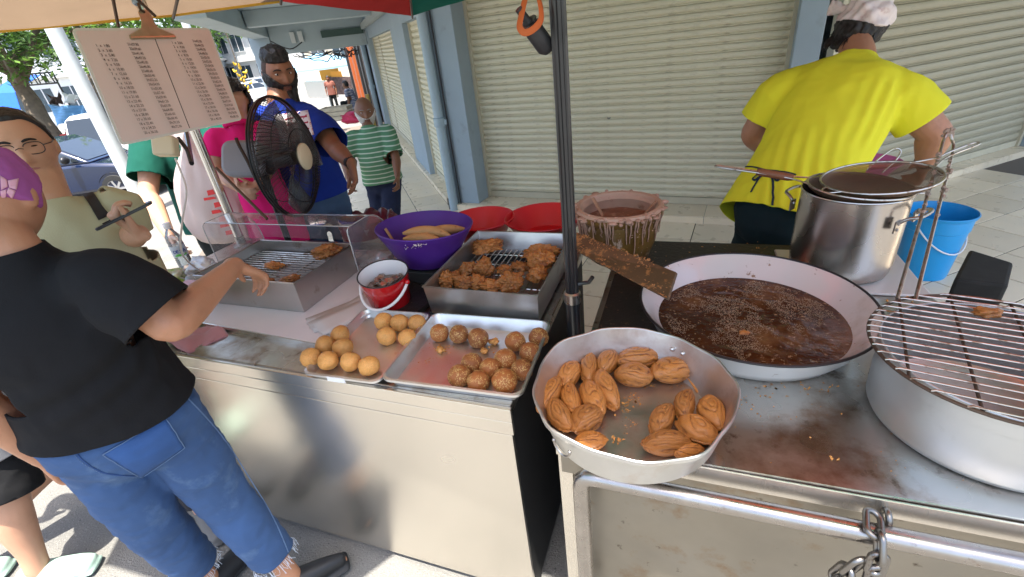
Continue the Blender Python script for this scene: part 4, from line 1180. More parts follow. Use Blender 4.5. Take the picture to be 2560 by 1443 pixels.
def sheet_pan(label, cx_, cy_, w, d, h, rot, z):
    t = thing('sheet_pan', label, 'tray', (cx_, cy_, z), R_(rot))
    def loop(hw, hd, r, zz):
        return [V(x-hw, y-hd, zz) for x, y in rrect(2*hw, 2*hd, r, 5)]
    hw, hd = w/2, d/2
    L = [loop(hw-.018, hd-.018, .016, 0), loop(hw-.004, hd-.004, .024, h-.003), loop(hw+.004, hd+.004, .028, h+.0005), loop(hw+.0045, hd+.0045, .028, h-.006), loop(hw+.003, hd+.003, .028, h-.006)]
    Li = [loop(hw-.0185, hd-.0185, .015, .0015), loop(hw-.006, hd-.006, .023, h-.002), loop(hw-.002, hd-.002, .026, h+.0022)]
    mb = MB(); n = len(L[0])
    for A_ in (L, Li):
        o = len(mb.v)
        for r in A_: mb.v += [tuple(p) for p in r]
        for i in range(len(A_)-1):
            for k in range(n):
                l = (k+1) % n; q = (o+i*n+k, o+i*n+l, o+(i+1)*n+l, o+(i+1)*n+k)
                mb.f.append(q if A_ is L else q[::-1])
        mb.f.append(tuple(range(o, o+n)) if A_ is Li else tuple(range(o+n-1, o-1, -1)))
    # rolled rim joins the two skins
    o1, o2 = 2*n, 5*n+2*n
    for k in range(n):
        l = (k+1) % n; mb.f.append((o1+k, o1+l, o2+l, o2+k))
    mb.build('pan', m_alu_pan, t, local=True, sharp=50)
    return t
pan1 = sheet_pan('smaller aluminium sheet pan holding plain golden buns', -0.888, 0.956, 0.255, 0.335, 0.022, 3, ZC+.001)
pan2 = sheet_pan('larger aluminium sheet pan holding sesame balls', -0.548, 0.970, 0.398, 0.335, 0.036, 2, ZC+.001)
pan1.rotation_euler = (R_(2.0), R_(0), R_(2)); pan1.location.z += 0.007
mb = MB(); mb.box(-.04, .02, -.1725, -.170, .006, .022); lab = mb.build('label_tape', mat('white_tape', (0.7, 0.7, 0.7), 0.5), pan1, smooth=False, local=True)

# ------------------------------------------------------------------ buns and balls
m_bun = mat('bun_crust', (0.62, 0.295, 0.078), 0.46, var=0.22, vscale=9, stain=((0.42, 0.15, 0.028), 11, 0.50, 0.74), stain2=((0.68, 0.44, 0.18), 120, 0.64, 0.70), bump=0.0008, bscale=90, sss=0.1)
m_ball = mat('sesame_ball_crust', (0.34, 0.108, 0.021), 0.5, var=0.2, vscale=20, stain=((0.20, 0.05, 0.012), 24, 0.55, 0.70), bump=0.0012, bscale=80, coat=0.15)
m_seed = mat('sesame_seed', (0.62, 0.38, 0.13), 0.5, var=0.25, vscale=60)
def ball_mesh(name, m, seed, amp, squash=0.93):
    bm = bmesh.new(); bmesh.ops.create_icosphere(bm, subdivisions=4, radius=1.0); off = V(seed*5.3, seed, -seed*2.1)
    for v in bm.verts:
        p = v.co.copy(); k = 1+amp*fbm(p+off, 0.9, 3)+amp*0.4*fbm(p+off, 4.0, 2)
        v.co = V(p.x*k, p.y*k, p.z*k*squash)
        if v.co.z < -0.78: v.co.z = -0.78
    me = bpy.data.meshes.new(name); bm.to_mesh(me); bm.free(); me.materials.append(m)
    me.polygons.foreach_set('use_smooth', [True]*len(me.polygons)); return me
vary(m_bun, .86, 1.15); vary(m_ball, .78, 1.18)
bun_me = [ball_mesh('bun', m_bun, k, 0.10) for k in range(4)]
buns = [((692, 808), 'pale round bun at the back of the small pan, leftmost of its row'), ((800, 822), 'bun in the middle of the back row of the small pan'), ((915, 822), 'bun in the back right corner of the small pan against the bigger pan'),
        ((712, 910), 'darker brown bun in front of the back row of the small pan'), ((852, 918), 'pale bun leaning on the side of the bigger pan'),
        ((400, 900), 'bun at the tip of the triangular cluster in the small pan'), ((300, 970), 'bun with a split top on the left side of the triangular cluster'), ((420, 985), 'smooth pale bun in the centre of the triangular cluster'),
        ((205, 1050), 'bun in the front left corner of the small pan'), ((322, 1075), 'second bun from the left in the front row of the small pan'), ((472, 1082), 'pale smooth bun third along the front row of the small pan'), ((595, 1108), 'dark speckled bun at the right end of the front row')]
for k, ((x, y), lb_) in enumerate(buns):
    p = at(700+.3742*x, 500+.3742*y, ZC+0.034)
    o = bpy.data.objects.new('bun', bun_me[k % 4]); COL.objects.link(o)
    r = 0.0305 if k not in (2, 4) else 0.029
    o.location = (p.x, p.y, ZC+0.011+r*0.76); o.scale = (r, r, r); o.rotation_euler = (random.uniform(-.12, .12), random.uniform(-.12, .12), random.uniform(0, 6))
    tag(o, lb_, 'bun', 'plain buns in the small pan')
ball_me = [ball_mesh('sesame_ball', m_ball, 10+k, 0.08, 0.96) for k in range(3)]
def seeds_mesh(seed):
    rnd = random.Random(seed); mb = MB()
    for k in range(640):
        d = V(rnd.gauss(0, 1), rnd.gauss(0, 1), rnd.gauss(0.35, 1)).normalized()
        if d.z < -0.55: continue
        if fbm(d+V(seed, 0, 0), 1.3, 2) < -0.25: continue
        t = d.orthogonal().normalized(); t.rotate(Matrix.Rotation(rnd.uniform(0, 6.3), 3, d)); b = d.cross(t)
        c = V(d.x*1.0, d.y*1.0, d.z*0.965); L_, W_, H_ = 0.058, 0.032, 0.028
        mb.add([c+t*L_, c+b*W_, c-t*L_, c-b*W_, c+d*H_], [(0, 1, 4), (1, 2, 4), (2, 3, 4), (3, 0, 4)])
    return mb.mesh('sesame_seeds', m_seed, True)
seed_me = [seeds_mesh(k) for k in range(3)]
balls = [((1062, 875), 'sesame ball at the left end of the back row'), ((1192, 885), 'sesame ball in the middle of the back row'), ((1322, 912), 'sesame ball at the right end of the back row of three'),
         ((1570, 935), 'sesame ball behind the cluster, left of the corner ball'), ((1727, 905), 'sesame ball in the back right corner of the bigger pan'), ((1668, 1005), 'sesame ball against the right wall of the pan, second from the back'),
         ((1503, 1055), 'sesame ball at the centre of the right cluster'), ((1280, 1080), 'sesame ball on the left edge of the cluster, above the front row'), ((1400, 1112), 'sesame ball in the cluster just behind the middle front ball'),
         ((1615, 1122), 'sesame ball by the right wall near the front of the pan'), ((1195, 1165), 'sesame ball with a red spot at the left end of the front row'), ((1322, 1200), 'smaller sesame ball second in the front row'), ((1498, 1203), 'largest sesame ball at the front right of the cluster')]
for k, ((x, y), lb_) in enumerate(balls):
    p = at(700+.3742*x, 500+.3742*y, ZC+0.034)
    r = (0.0295, 0.030, 0.0315, 0.0305)[k % 4] if k != 12 else 0.034
    t = bpy.data.objects.new('sesame_ball', ball_me[k % 3]); COL.objects.link(t); t.scale = (r, r, r)
    t.location = (p.x, p.y, ZC+0.0035+r*0.78); t.rotation_euler = (random.uniform(-.12, .12), random.uniform(-.12, .12), random.uniform(0, 6))
    tag(t, lb_, 'sesame ball', 'sesame balls in the bigger pan')
    s = inst(seed_me[k % 3], 'sesame_seeds', t); s['kind'] = 'stuff'

m_crumb = mat('crumb', (0.58, 0.27, 0.07), 0.6, var=0.35, vscale=90)
def crumbs(name, pts, m=m_crumb, kind='stuff'):
    mb = MB()
    for (p, r) in pts:
        d = [V(random.gauss(0, 1), random.gauss(0, 1), random.gauss(0, .5)).normalized() for _ in range(5)]
        q = [Vector(p)+x*r*random.uniform(.6, 1.2) for x in d]
        for w in q: w.z = max(w.z, p[2])
        mb.add(q, [(0, 1, 2), (0, 2, 3), (1, 2, 4), (0, 3, 4), (2, 3, 4), (0, 1, 4)])
    o = mb.build(name, m, None, smooth=False, loc=tuple(pts[0][0])); o['kind'] = kind; return o
cr = []
for (x, y, s, n, r) in ((1070, 995, 45, 45, .0035), (1230, 975, 90, 40, .0016), (990, 1080, 25, 14, .003), (1110, 1060, 120, 70, .0012), (1370, 1000, 22, 20, .005), (640, 1000, 100, 40, .0013), (540, 870, 90, 25, .0012)):
    for _ in range(n):
        p = at(700+.3742*(x+random.gauss(0, s)), 500+.3742*(y+random.gauss(0, s*.5)), ZC+.0045 if x > 800 else ZC+.0105)
        cr.append(((p.x, p.y, p.z), r*random.uniform(.5, 1.3)))
crumbs('crumbs', cr)
# broken bits of pastry among the balls
for (x, y, r, lb_) in ((1430, 945, .013, 'broken pastry scrap between the back row and the sesame cluster'), (1365, 1010, .010, 'small broken crust left of the sesame cluster'), (1072, 1000, .012, 'flat scrap of crust below the leftmost sesame ball')):
    p = at(700+.3742*x, 500+.3742*y, ZC+.012); crumple('pastry_scrap', lb_, 'pastry scrap', (p.x, p.y, ZC+.006+r*.5), (r, r*.8, r*.6), m_crumb, int(x), 0.7, 14, 2)

# ------------------------------------------------------------------ fritters
m_frit = mat('fritter_batter', (0.41, 0.15, 0.032), 0.55, var=0.30, vscale=26, stain=((0.22, 0.065, 0.015), 30, 0.50, 0.64), stain2=((0.58, 0.30, 0.09), 22, 0.60, 0.75), bump=0.003, bscale=110, coat=0.1)
vary(m_frit, .70, 1.2)
def fritter(px, py, L, W, H, ang, label, seed, z0, amp=0.45, origin=(700, 500), sc=.3742, group='fritters in the steel trays', up=0.0):
    L, W, H = L*1.18, W*1.22, H*1.18
    p = at(origin[0]+sc*px, origin[1]+sc*py, z0+H*0.5)
    bm = bmesh.new(); bmesh.ops.create_icosphere(bm, subdivisions=5, radius=1.0); off = V(seed*2.3, seed*0.7, seed*1.9)
    for v in bm.verts:
        q = v.co.copy(); k = 1+amp*fbm(q+off, 1.4, 3)+amp*.75*(abs(fbm(q*2.2+off, 1.5, 3))-0.15)-amp*.30*abs(fbm(q*6+off, 1.0, 2))
        bend = 0.18*(q.x*q.x)
        v.co = V(q.x*L*k, (q.y+bend)*W*k, q.z*H*k)
        if v.co.z < -H*0.75: v.co.z = -H*0.75
    me = bpy.data.meshes.new('fritter'); bm.to_mesh(me); bm.free(); me.materials.append(m_frit)
    me.polygons.foreach_set('use_smooth', [True]*len(me.polygons))
    o = bpy.data.objects.new('fritter', me); COL.objects.link(o); o.location = (p.x, p.y, z0+H*.78+up); o.rotation_euler = (0, random.uniform(-.15, .15), R_(ang))
    return tag(o, label, 'fritter', group)
ZR = 0.938
for k, a in enumerate([
    (1305, 318, .040, .022, .016, -25, 'smooth long banana fritter at the back left of the fritter tray'),
    (1400, 350, .048, .026, .022, 35, 'knobbly fritter lying over the long banana fritter'),
    (1262, 478, .026, .024, .024, 20, 'round brown fritter on the left side of the fritter tray'),
    (1368, 470, .030, .026, .028, 70, 'tall lumpy fritter right of the round brown one'),
    (1120, 545, .036, .026, .024, 75, 'spiky fritter on the left wall of the fritter tray'),
    (1022, 570, .018, .016, .014, 0, 'small fritter piece in the front left corner of the fritter tray'),
    (1225, 560, .040, .022, .020, -5, 'pale knobbly fritter in the middle of the front row'),
    (1330, 560, .030, .022, .018, 10, 'flat fritter right of the pale knobbly one'),
    (1420, 580, .034, .020, .016, 0, 'reddish fritter in the front row left of the big one'),
    (1545, 560, .036, .030, .028, 60, 'big crusty fritter in the front right part of the fritter tray'),
    (1735, 360, .056, .024, .022, 12, 'long smooth fritter against the back right wall'),
    (1740, 440, .040, .030, .030, -40, 'dark crusty fritter on the right wall under the long smooth one'),
    (1720, 510, .030, .026, .022, 30, 'dark clustered fritter low on the right wall'),
    (1620, 455, .036, .022, .014, 0, 'shredded dark fritter scraps left of the right wall'),
    (1500, 470, .022, .018, .012, 0, 'small thin fritter scrap on the bare rack')]):
    fritter(*a, seed=20+k, z0=ZR, up=(0.018 if k == 1 else 0.012 if k == 11 else 0))
o3 = (350, 480); s3 = .36036
for k, a in enumerate([(1290, 425, .045, .030, .022, 15, 'heap of knobbly fritter at the far end of the warming tray'), (1360, 405, .024, .022, .016, 40, 'small fritter touching the heap in the warming tray'), (930, 520, .028, .016, .012, 20, 'flat fritter slice under the reaching hand'), (1045, 610, .030, .014, .012, 15, 'fritter scrap near the front wall of the warming tray'), (890, 620, .018, .012, .008, 0, 'dark fritter crumb lying in the front of the warming tray')]):
    fritter(*a, seed=50+k, z0=0.978, origin=o3, sc=s3)

# ------------------------------------------------------------------ clear cover over the warming tray
gy = at(905, 706, ZB).y; gx1 = at(905, 706, ZB).x
tp = on_plane(870, 572, V(0, gy, 0), V(0, 1, 0)); gz = tp.z
gx0 = on_plane(508, 572, V(0, gy, 0), V(0, 1, 0)).x
cv = thing('display_cover', 'clear acrylic cover with rounded ends over the warming tray', 'display cover', ((gx0+gx1)/2, gy, ZB))
m_acr = clear_mat('acrylic', (0.93, 0.92, 0.92), 0.10, 0.04, haze=0.05)
m_acre = clear_mat('acrylic_edge', (0.78, 0.78, 0.76), 0.5, 0.1, haze=0.35)
GD = 0.27
end = [(0, ZB+.001), (0, gz-.02)]+[(0.02*(1-math.cos(R_(a))), gz-.02+.02*math.sin(R_(a))) for a in (30, 60, 90)]
end += [(GD*.45+GD*.55*math.sin(R_(a)), gz-(gz-ZB)*.75*(1-math.cos(R_(a)))) for a in range(0, 91, 10)]+[(GD, ZB+.001)]
for x, nm in ((gx1, 'end_panel'), (gx0, 'end_panel')):
    mb = MB(); k = len(end)
    mb.v = [(x-.002, gy+y, z) for y, z in end]+[(x+.002, gy+y, z) for y, z in end]
    mb.f = [tuple(range(k)), tuple(range(2*k-1, k-1, -1))]; mb.build(nm, m_acr, cv, smooth=False)
    mb = MB(); mb.tube([(x, gy+y, z) for y, z in end], 0.0024, 6); mb.build('panel_edge', m_acre, cv)
arc = end[4:-1]
mb = MB(); mb.grid([[V(x, gy+y, z+.001) for y, z in arc] for x in (gx0, gx1)]); mb.build('curved_sheet', m_acr, cv)
for (y, z) in (end[4], end[8], end[-1]):
    mb = MB(); mb.tube([(gx0, gy+y, z), (gx1, gy+y, z)], 0.0022, 6); mb.build('sheet_edge', m_acre, cv)

# ------------------------------------------------------------------ vessels
def vessel(name, label, cat, c, prof_out, prof_in, m_out, m_in, n=48, rot=None, dist=None, group=None, rim_m=None, rim_r=0.003):
    """profiles are (r, z) from the base up; the inner one from the rim down"""
    t = thing(name, label, cat, tuple(c), group=group)
    if rot: t.rotation_euler = rot
    mb = MB(); mb.lathe([(0.0004, prof_out[0][1])]+prof_out, n, dist=dist); mb.f = [q for q in mb.f]
    mb.build('body', m_out, t, local=True)
    mb = MB(); mb.lathe(prof_in+[(0.0004, prof_in[-1][1])], n, dist=dist); mb.build('lining', m_in, t, local=True)
    rr_ = ((prof_out[-1][0]+prof_in[0][0])/2, (prof_out[-1][1]+prof_in[0][1])/2)
    mb = MB(); P = [V(rr_[0]*math.cos(2*PI*k/n), rr_[0]*math.sin(2*PI*k/n), rr_[1]) for k in range(n)]
    if dist: P = [dist(p, len(prof_out), 2*PI*k/n) for k, p in enumerate(P)]
    mb.tube([tuple(p) for p in P], rim_r, 8, closed=True); mb.build('rim', rim_m or m_out, t, local=True)
    return t
# purple basin with peeled bananas
m_purple = mat('purple_plastic', (0.075, 0.020, 0.20), 0.42, var=0.06, spec=0.4)
pu = at(1055, 572, 1.075)
pub = vessel('basin', 'purple plastic basin of bananas behind the red pail', 'basin', (pu.x, pu.y, ZC+.06), [(.105, 0), (.115, .012), (.15, .075), (.178, .125), (.182, .13), (.188, .145), (.190, .148)], [(.184, .148), (.172, .125), (.144, .075), (.108, .016), (.10, .010)], m_purple, m_purple, rot=(R_(-4), R_(3), 0), rim_r=.0035)
mb = MB(); mb.box(pu.x-.10, pu.x+.10, pu.y-.10, pu.y+.10, ZC+.001, ZC+.055); tag(mb.build('stand_block', m_inner, None, smooth=False, bevel=.006, loc=(pu.x, pu.y, ZC)), 'black block under the purple basin', 'block')
m_banana = mat('peeled_banana', (0.50, 0.27, 0.10), 0.6, var=0.15, vscale=25, stain=((0.30, 0.14, 0.05), 30, 0.6, 0.72))
for k, (a, r, zz, rot, lb_) in enumerate([(-20, .02, .112, 10, 'peeled banana lying on top in the purple basin'), (-60, .060, .098, -5, 'peeled banana in front of the top one in the purple basin'), (35, .08, .098, 50, 'banana tip sticking out at the back of the purple basin'), (120, .04, .05, 100, 'banana half buried low in the purple basin')]):
    P = [(0.115*(t-.5)*1.7, 0.030*(1-(2*t-1)**2), 0) for t in np.linspace(0, 1, 11)]
    mb = MB(); mb.tube(P, [0.005, .013, .018, .021, .022, .0225, .022, .020, .017, .011, .005], 12)
    o = mb.build('banana', m_banana, None, local=True); o.location = (pu.x+r*math.cos(R_(a)), pu.y+r*math.sin(R_(a)), ZC+.06+zz); o.rotation_euler = (0.1, 0.1, R_(rot)); tag(o, lb_, 'banana', 'bananas in the purple basin')
mb = MB(); mb.tube([(pu.x-.155, pu.y-.02, ZC+.20), (pu.x-.12, pu.y-.01, ZC+.10)], .008, 8, flat=.4); tag(mb.build('wooden_stick', mat('pale_wood', (.45, .25, .12), .7), None, loc=(pu.x-.14, pu.y, ZC+.1)), 'flat wooden stick leaning inside the purple basin', 'stick')
bt = []
for k in range(26):
    a = R_(random.gauss(-70, 6)); bt.append(((pu.x+.188*math.cos(a), pu.y+.188*math.sin(a), ZC+.205+random.uniform(-.012, .004)), random.uniform(.002, .006)))
crumbs('batter_drips', bt, mat('batter_white', (.7, .62, .55), .5))

# red enamel pail of coins
rp_ = at(968, 690, 0.995)
m_red = mat('red_enamel', (0.50, 0.008, 0.012), 0.22, var=0.05, coat=0.5); m_wen = mat('white_enamel', (0.72, 0.68, 0.66), 0.25, stain=((0.06, 0.03, 0.03), 7, 0.66, 0.70), coat=0.4)
ppos = V(rp_.x, rp_.y-.015, ZC+.0195)
pail = vessel('pail', 'red enamel pail of coins with a white handle', 'pail', ppos, [(.060, 0), (.062, .004), (.066, .05), (.068, .052), (.074, .100), (.076, .108)], [(.0735, .108), (.070, .098), (.062, .04), (.058, .006)], m_red, m_wen, rot=(R_(7), R_(4), 0), rim_m=mat('black_rim', (0.02, 0.015, 0.015), 0.4), rim_r=.0022)
pail.scale = (1.17, 1.17, 1.15)
hb = [(.078*math.cos(R_(a)), .078*math.sin(R_(a))*.0-0.082*math.sin(R_(a)), .085-.055*math.sin(R_(a))) for a in range(0, 181, 12)]
mb = MB(); mb.tube(hb, .0045, 8); mb.build('handle', mat('white_handle', (0.72, 0.68, 0.64), 0.4), pail, local=True)
for s in (1, -1):
    mb = MB(); mb.sphere((s*.078, 0, .087), .008, 10, 8); mb.build('ear', m_red, pail, local=True)
m_coin = mat('coin', (0.32, 0.26, 0.22), 0.35, 0.9, var=0.4, vscale=50)
cm = MB(); cm.lathe([(0.0001, 0), (.0115, 0), (.012, .0008), (.0115, .0017), (.0100, .0013), (.0001, .0013)], 16); coin_me = cm.mesh('coin', m_coin)
Mp = Matrix.Translation(ppos) @ Matrix.Rotation(R_(4), 4, 'Y') @ Matrix.Rotation(R_(7), 4, 'X') @ Matrix.Diagonal((1.17, 1.17, 1.15, 1))
for k in range(58):
    r = .050*math.sqrt(random.random()); a = random.uniform(0, 6.3)
    h = .066+.014*(1-r/.05)+random.uniform(-.004, .004)
    o = bpy.data.objects.new('coin', coin_me); COL.objects.link(o)
    p = Mp @ V(r*math.cos(a)+.004, r*math.sin(a)+.004, h); o.location = p; o.rotation_euler = (random.uniform(-.5, .5), random.uniform(-.5, .5), 0)
    tag(o, 'tarnished coin in the heap inside the red enamel pail', 'coin', 'coins in the red pail')
mb = MB(); mb.lathe([(.0005, .058), (.063, .058)], 24); fl = mb.build('coin_bed', m_coin, pail, local=True)
mb = MB(); mb.prism([(-1.06, 1.135), (-.84, 1.135), (-.81, 1.30), (-1.03, 1.38)], ZC+.0006, ZC+.018); tag(mb.build('black_mat', m_blackgrease, None, smooth=False, loc=(-.95, 1.2, ZC)), 'greasy black mat under the red pail', 'mat')

# two red basins stacked behind
m_redp = mat('red_plastic', (0.55, 0.012, 0.018), 0.35, var=0.05)
for (px, py, r, lb_) in ((1205, 566, .155, 'red plastic basin beside the purple one'), (1362, 562, .178, 'bigger red basin behind the black pole')):
    c = at(px, py, ZC+.06)
    c = V(c.x, max(c.y, 1.70), 0)
    vessel('basin', lb_, 'basin', (c.x, c.y, ZC+.001), [(r*.62, 0), (r*.66, .01), (r*.93, .085), (r*.96, .088), (r, .10)], [(r-.004, .10), (r*.90, .082), (r*.63, .012)], m_redp, m_redp, group='red basins behind the fritter tray')

# glazed pot of batter
m_pot = mat('pot_glaze', (0.145, 0.075, 0.018), 0.35, var=0.3, vscale=14, stain=((0.45, 0.31, 0.23), 16, 0.60, 0.63), stretch=(1.6, 1.6, 0.55), coat=0.4, bump=0.001, bscale=30)
m_potin = mat('batter_lining', (0.42, 0.25, 0.17), 0.5, var=0.12, vscale=18, stain=((0.20, 0.09, 0.05), 10, 0.58, 0.68), bump=0.002, bscale=40)
bp0 = at(1546, 516, 1.09); bpz = ZC+.001
bpos = V(bp0.x, bp0.y, bpz)
H_ = 1.09-bpz
pot = vessel('batter_pot', 'brown glazed clay pot crusted with pinkish batter', 'pot', bpos, [(.105, 0), (.115, .01), (.140, .08), (.152, H_-.06), (.150, H_-.035), (.158, H_-.03), (.166, H_-.012), (.164, H_)], [(.140, H_), (.132, H_-.015), (.140, H_-.04), (.138, H_-.06), (.11, .02)], m_pot, m_potin, rim_m=m_potin, rim_r=.013)
mb = MB(); G = [[V(.134*i/8*math.cos(2*PI*j/40), .134*i/8*math.sin(2*PI*j/40), H_-.052+.006*fbm(V(i, j*.3, 0), .5)) for j in range(41)] for i in range(9)]
mb.grid(G); mb.build('batter', mat('batter_brown', (0.20, 0.075, 0.035), 0.35, var=0.2, vscale=30, stain=((0.42, 0.22, 0.14), 26, 0.56, 0.66), bump=.002, bscale=50), pot, local=True)
for (a, r0) in ((150, .10), (10, .11)):
    mb = MB(); mb.tube([(r0*.7*math.cos(R_(a)), r0*.7*math.sin(R_(a)), H_-.06), ((r0+.025)*math.cos(R_(a)), (r0+.025)*math.sin(R_(a)), H_+.012)], .009, 8, flat=.4)
    o = mb.build('stirring_stick', mat('batter_stick', (.34, .17, .09), .6), None, local=True); o.location = bpos; tag(o, 'batter coated stick at the %s of the clay pot' % ('left side' if a > 90 else 'right side'), 'stick')
dr = []
for k in range(120):
    a = random.uniform(-2.6, -.3); z = H_-random.random()**1.6*.16; rr_ = .156 if z > H_-.05 else .153-.02*max(0, (.12-z))
    dr.append(((bpos.x+(rr_+.002)*math.cos(a), bpos.y+(rr_+.002)*math.sin(a), bpos.z+z), random.uniform(.002, .006)))
for k in range(90):
    a = random.uniform(0, 6.3); dr.append(((bpos.x+.155*math.cos(a), bpos.y+.155*math.sin(a), bpos.z+H_+random.uniform(-.004, .012)), random.uniform(.003, .008)))
mb = MB()
for k in range(34):
    a = random.uniform(-2.9, .1); L_ = random.uniform(.02, .13)*random.random()**.5; z1 = H_-.03
    P = [(bpos.x+rr2*math.cos(a+random.gauss(0, .012)), bpos.y+rr2*math.sin(a), bpos.z+z) for rr2, z in ((.164, H_-.004), (.162, H_-.024), (.155, H_-.045), (.1535, H_-.045-L_*.5), (.1505-.02*max(0, L_-.05), H_-.045-L_))]
    mb.tube(P, [.006, .006, .005, .004, .003], 6, flat=.5)
for k in range(70):
    a = random.uniform(0, 6.3); r_ = random.uniform(.148, .172)
    mb.sphere((bpos.x+r_*math.cos(a), bpos.y+r_*math.sin(a), bpos.z+H_+random.uniform(-.012, .010)), (random.uniform(.006, .018), random.uniform(.006, .016), random.uniform(.004, .010)), 8, 6, M=Matrix.Rotation(a, 3, 'Z'))
cr2 = mb.build('caked_batter', mat('caked_batter', (.40, .235, .165), .6, var=.25, vscale=40, bump=.002, bscale=70), pot); cr2['kind'] = 'stuff'
crumbs('batter_drips', dr, mat('batter_pink', (.50, .31, .23), .55))

# plank bridging pot and frying basin
pk = [at(1440, 628, 1.02), at(1668, 748, 1.03), at(1690, 680, 1.06), at(1440, 580, 1.06)]
pu_, pv_ = (pk[1]-pk[0]).normalized(), None
pn = (pk[1]-pk[0]).cross(pk[3]-pk[0]).normalized()
pk_t = thing('plank', 'oil soaked board leaning from the tray onto the frying basin', 'board', tuple(pk[0]))
mb = MB(); mb.add(pk+[p-pn*.012 for p in pk], [(0, 1, 2, 3), (7, 6, 5, 4), (0, 4, 5, 1), (1, 5, 6, 2), (2, 6, 7, 3), (3, 7, 4, 0)])
mb.build('board', mat('oily_board', (0.10, 0.055, 0.025), 0.4, var=0.3, vscale=14, stain=((0.34, 0.15, 0.05), 30, 0.55, 0.62), bump=.001, bscale=60), pk_t, smooth=False, bevel=.002)
dc = []
for k in range(420):
    u = random.random(); v = abs(random.gauss(.0, .35)) if k % 2 else 1-abs(random.gauss(0, .16)); v = min(max(v, .02), .98)
    if fbm(V(u*6, v*3, 0), 1.0) < -.05: continue
    p = (pk[0]*(1-u)+pk[1]*u)*(1-v)+(pk[3]*(1-u)+pk[2]*u)*v
    dc.append((tuple(p+pn*.001), random.uniform(.002, .007)))
mb = MB()
for p, r in dc:
    q = [Vector(p)+V(random.uniform(-1, 1), random.uniform(-1, 1), 0)*r+pn*random.uniform(.0005, .004) for _ in range(5)]
    q = [w-pn*min(0, (w-pk[0]).dot(pn)-.0004) for w in q]
    mb.add(q, [(0, 1, 2), (0, 2, 3), (0, 3, 4), (1, 2, 4)])
do = mb.build('dried_batter', mat('dried_batter', (.42, .19, .07), .6, var=.4, vscale=60), pk_t, smooth=False); do['kind'] = 'stuff'

# ------------------------------------------------------------------ frying basin
wkc = V(0.2055, 1.266, ZC+.001); WR = .303; WH = .095
m_enam = mat('basin_enamel', (0.62, 0.53, 0.49), 0.22, var=0.04, vscale=4, stain=((0.26, 0.15, 0.09), 34, 0.63, 0.68), stain2=((0.45, 0.33, 0.26), 6, 0.62, 0.85), coat=0.4)
m_enamo = mat('basin_enamel_outside', (0.66, 0.66, 0.63), 0.22, stain=((0.22, 0.11, 0.03), 14, 0.64, 0.74), coat=0.4)
wk = vessel('frying_basin', 'wide white enamel basin of bubbling dark oil', 'frying basin', wkc, [(.238, 0), (.248, .006), (.269, .035), (.290, .078), (WR, WH)], [(WR-.003, WH+.001), (.290, .085), (.268, .058), (.246, .028), (.228, .010)], m_enamo, m_enam, n=72, rim_m=mat('black_rim', (0.02, 0.015, 0.015), 0.4), rim_r=.0036)
ZO = .031
m_oil = mat('frying_oil', (0.058, 0.016, 0.0045), 0.06, var=0.45, vscale=6, stain=((0.22, 0.10, 0.035), 6, 0.52, 0.74), stain2=((0.42, 0.27, 0.15), 75, 0.58, 0.70), spec=0.35, bump=0.003, bscale=46)
mb = MB(); N1, N2 = 60, 90
G = []
for i in range(N1+1):
    r = .2485*i/N1; G.append([])
    for j in range(N2+1):
        a = 2*PI*j/N2; p = V(r*math.cos(a), r*math.sin(a), 0)
        act = max(0, 1-(r/.225)**6)
        G[-1].append(V(p.x, p.y, ZO+act*(.0045*fbm(p, 26, 3)+.003*fbm(p+V(3, 0, 0), 9, 2))))
mb.grid(G); mb.build('oil', m_oil, wk, local=True, sharp=180)
# bubbles: small domes in drifting patches
def bubbles(seed, n, rlo, rhi):
    rnd = random.Random(seed); mb = MB(); k = 0; tries = 0
    while k < n and tries < n*12:
        tries += 1
        r = .228*math.sqrt(rnd.random()); a = rnd.uniform(0, 6.3); p = V(r*math.cos(a), r*math.sin(a), 0)
        if fbm(p+V(1.7, .4, 0), 7.5, 3)+0.5*fbm(p, 21, 2) < 0.10+rnd.uniform(-.08, .12): continue
        R = rnd.uniform(rlo, rhi); z = ZO+.002+.003*fbm(p, 26, 3)
        vs = [V(p.x+R*math.cos(2*PI*q/6), p.y+R*math.sin(2*PI*q/6), z-R*.2) for q in range(6)]
        vs += [V(p.x+R*.7*math.cos(2*PI*q/6), p.y+R*.7*math.sin(2*PI*q/6), z+R*.6) for q in range(6)]+[V(p.x, p.y, z+R*.95)]
        mb.add(vs, [(q, (q+1) % 6, 6+(q+1) % 6, 6+q) for q in range(6)]+[(6+q, 6+(q+1) % 6, 12) for q in range(6)])
        k += 1
    return mb
bo = bubbles(5, 8000, .0005, .0011).build('bubbles', clear_mat('oil_bubble', (.62, .42, .26), .30, .10, haze=.50), wk, local=True); bo['kind'] = 'stuff'
p = at(1860, 835, ZC+ZO); crumple('pastry_scrap', 'small brown scrap floating in the frying oil', 'pastry scrap', (p.x, p.y, ZC+ZO+.004), (.012, .01, .006), m_frit, 77, .6, 12, 2)

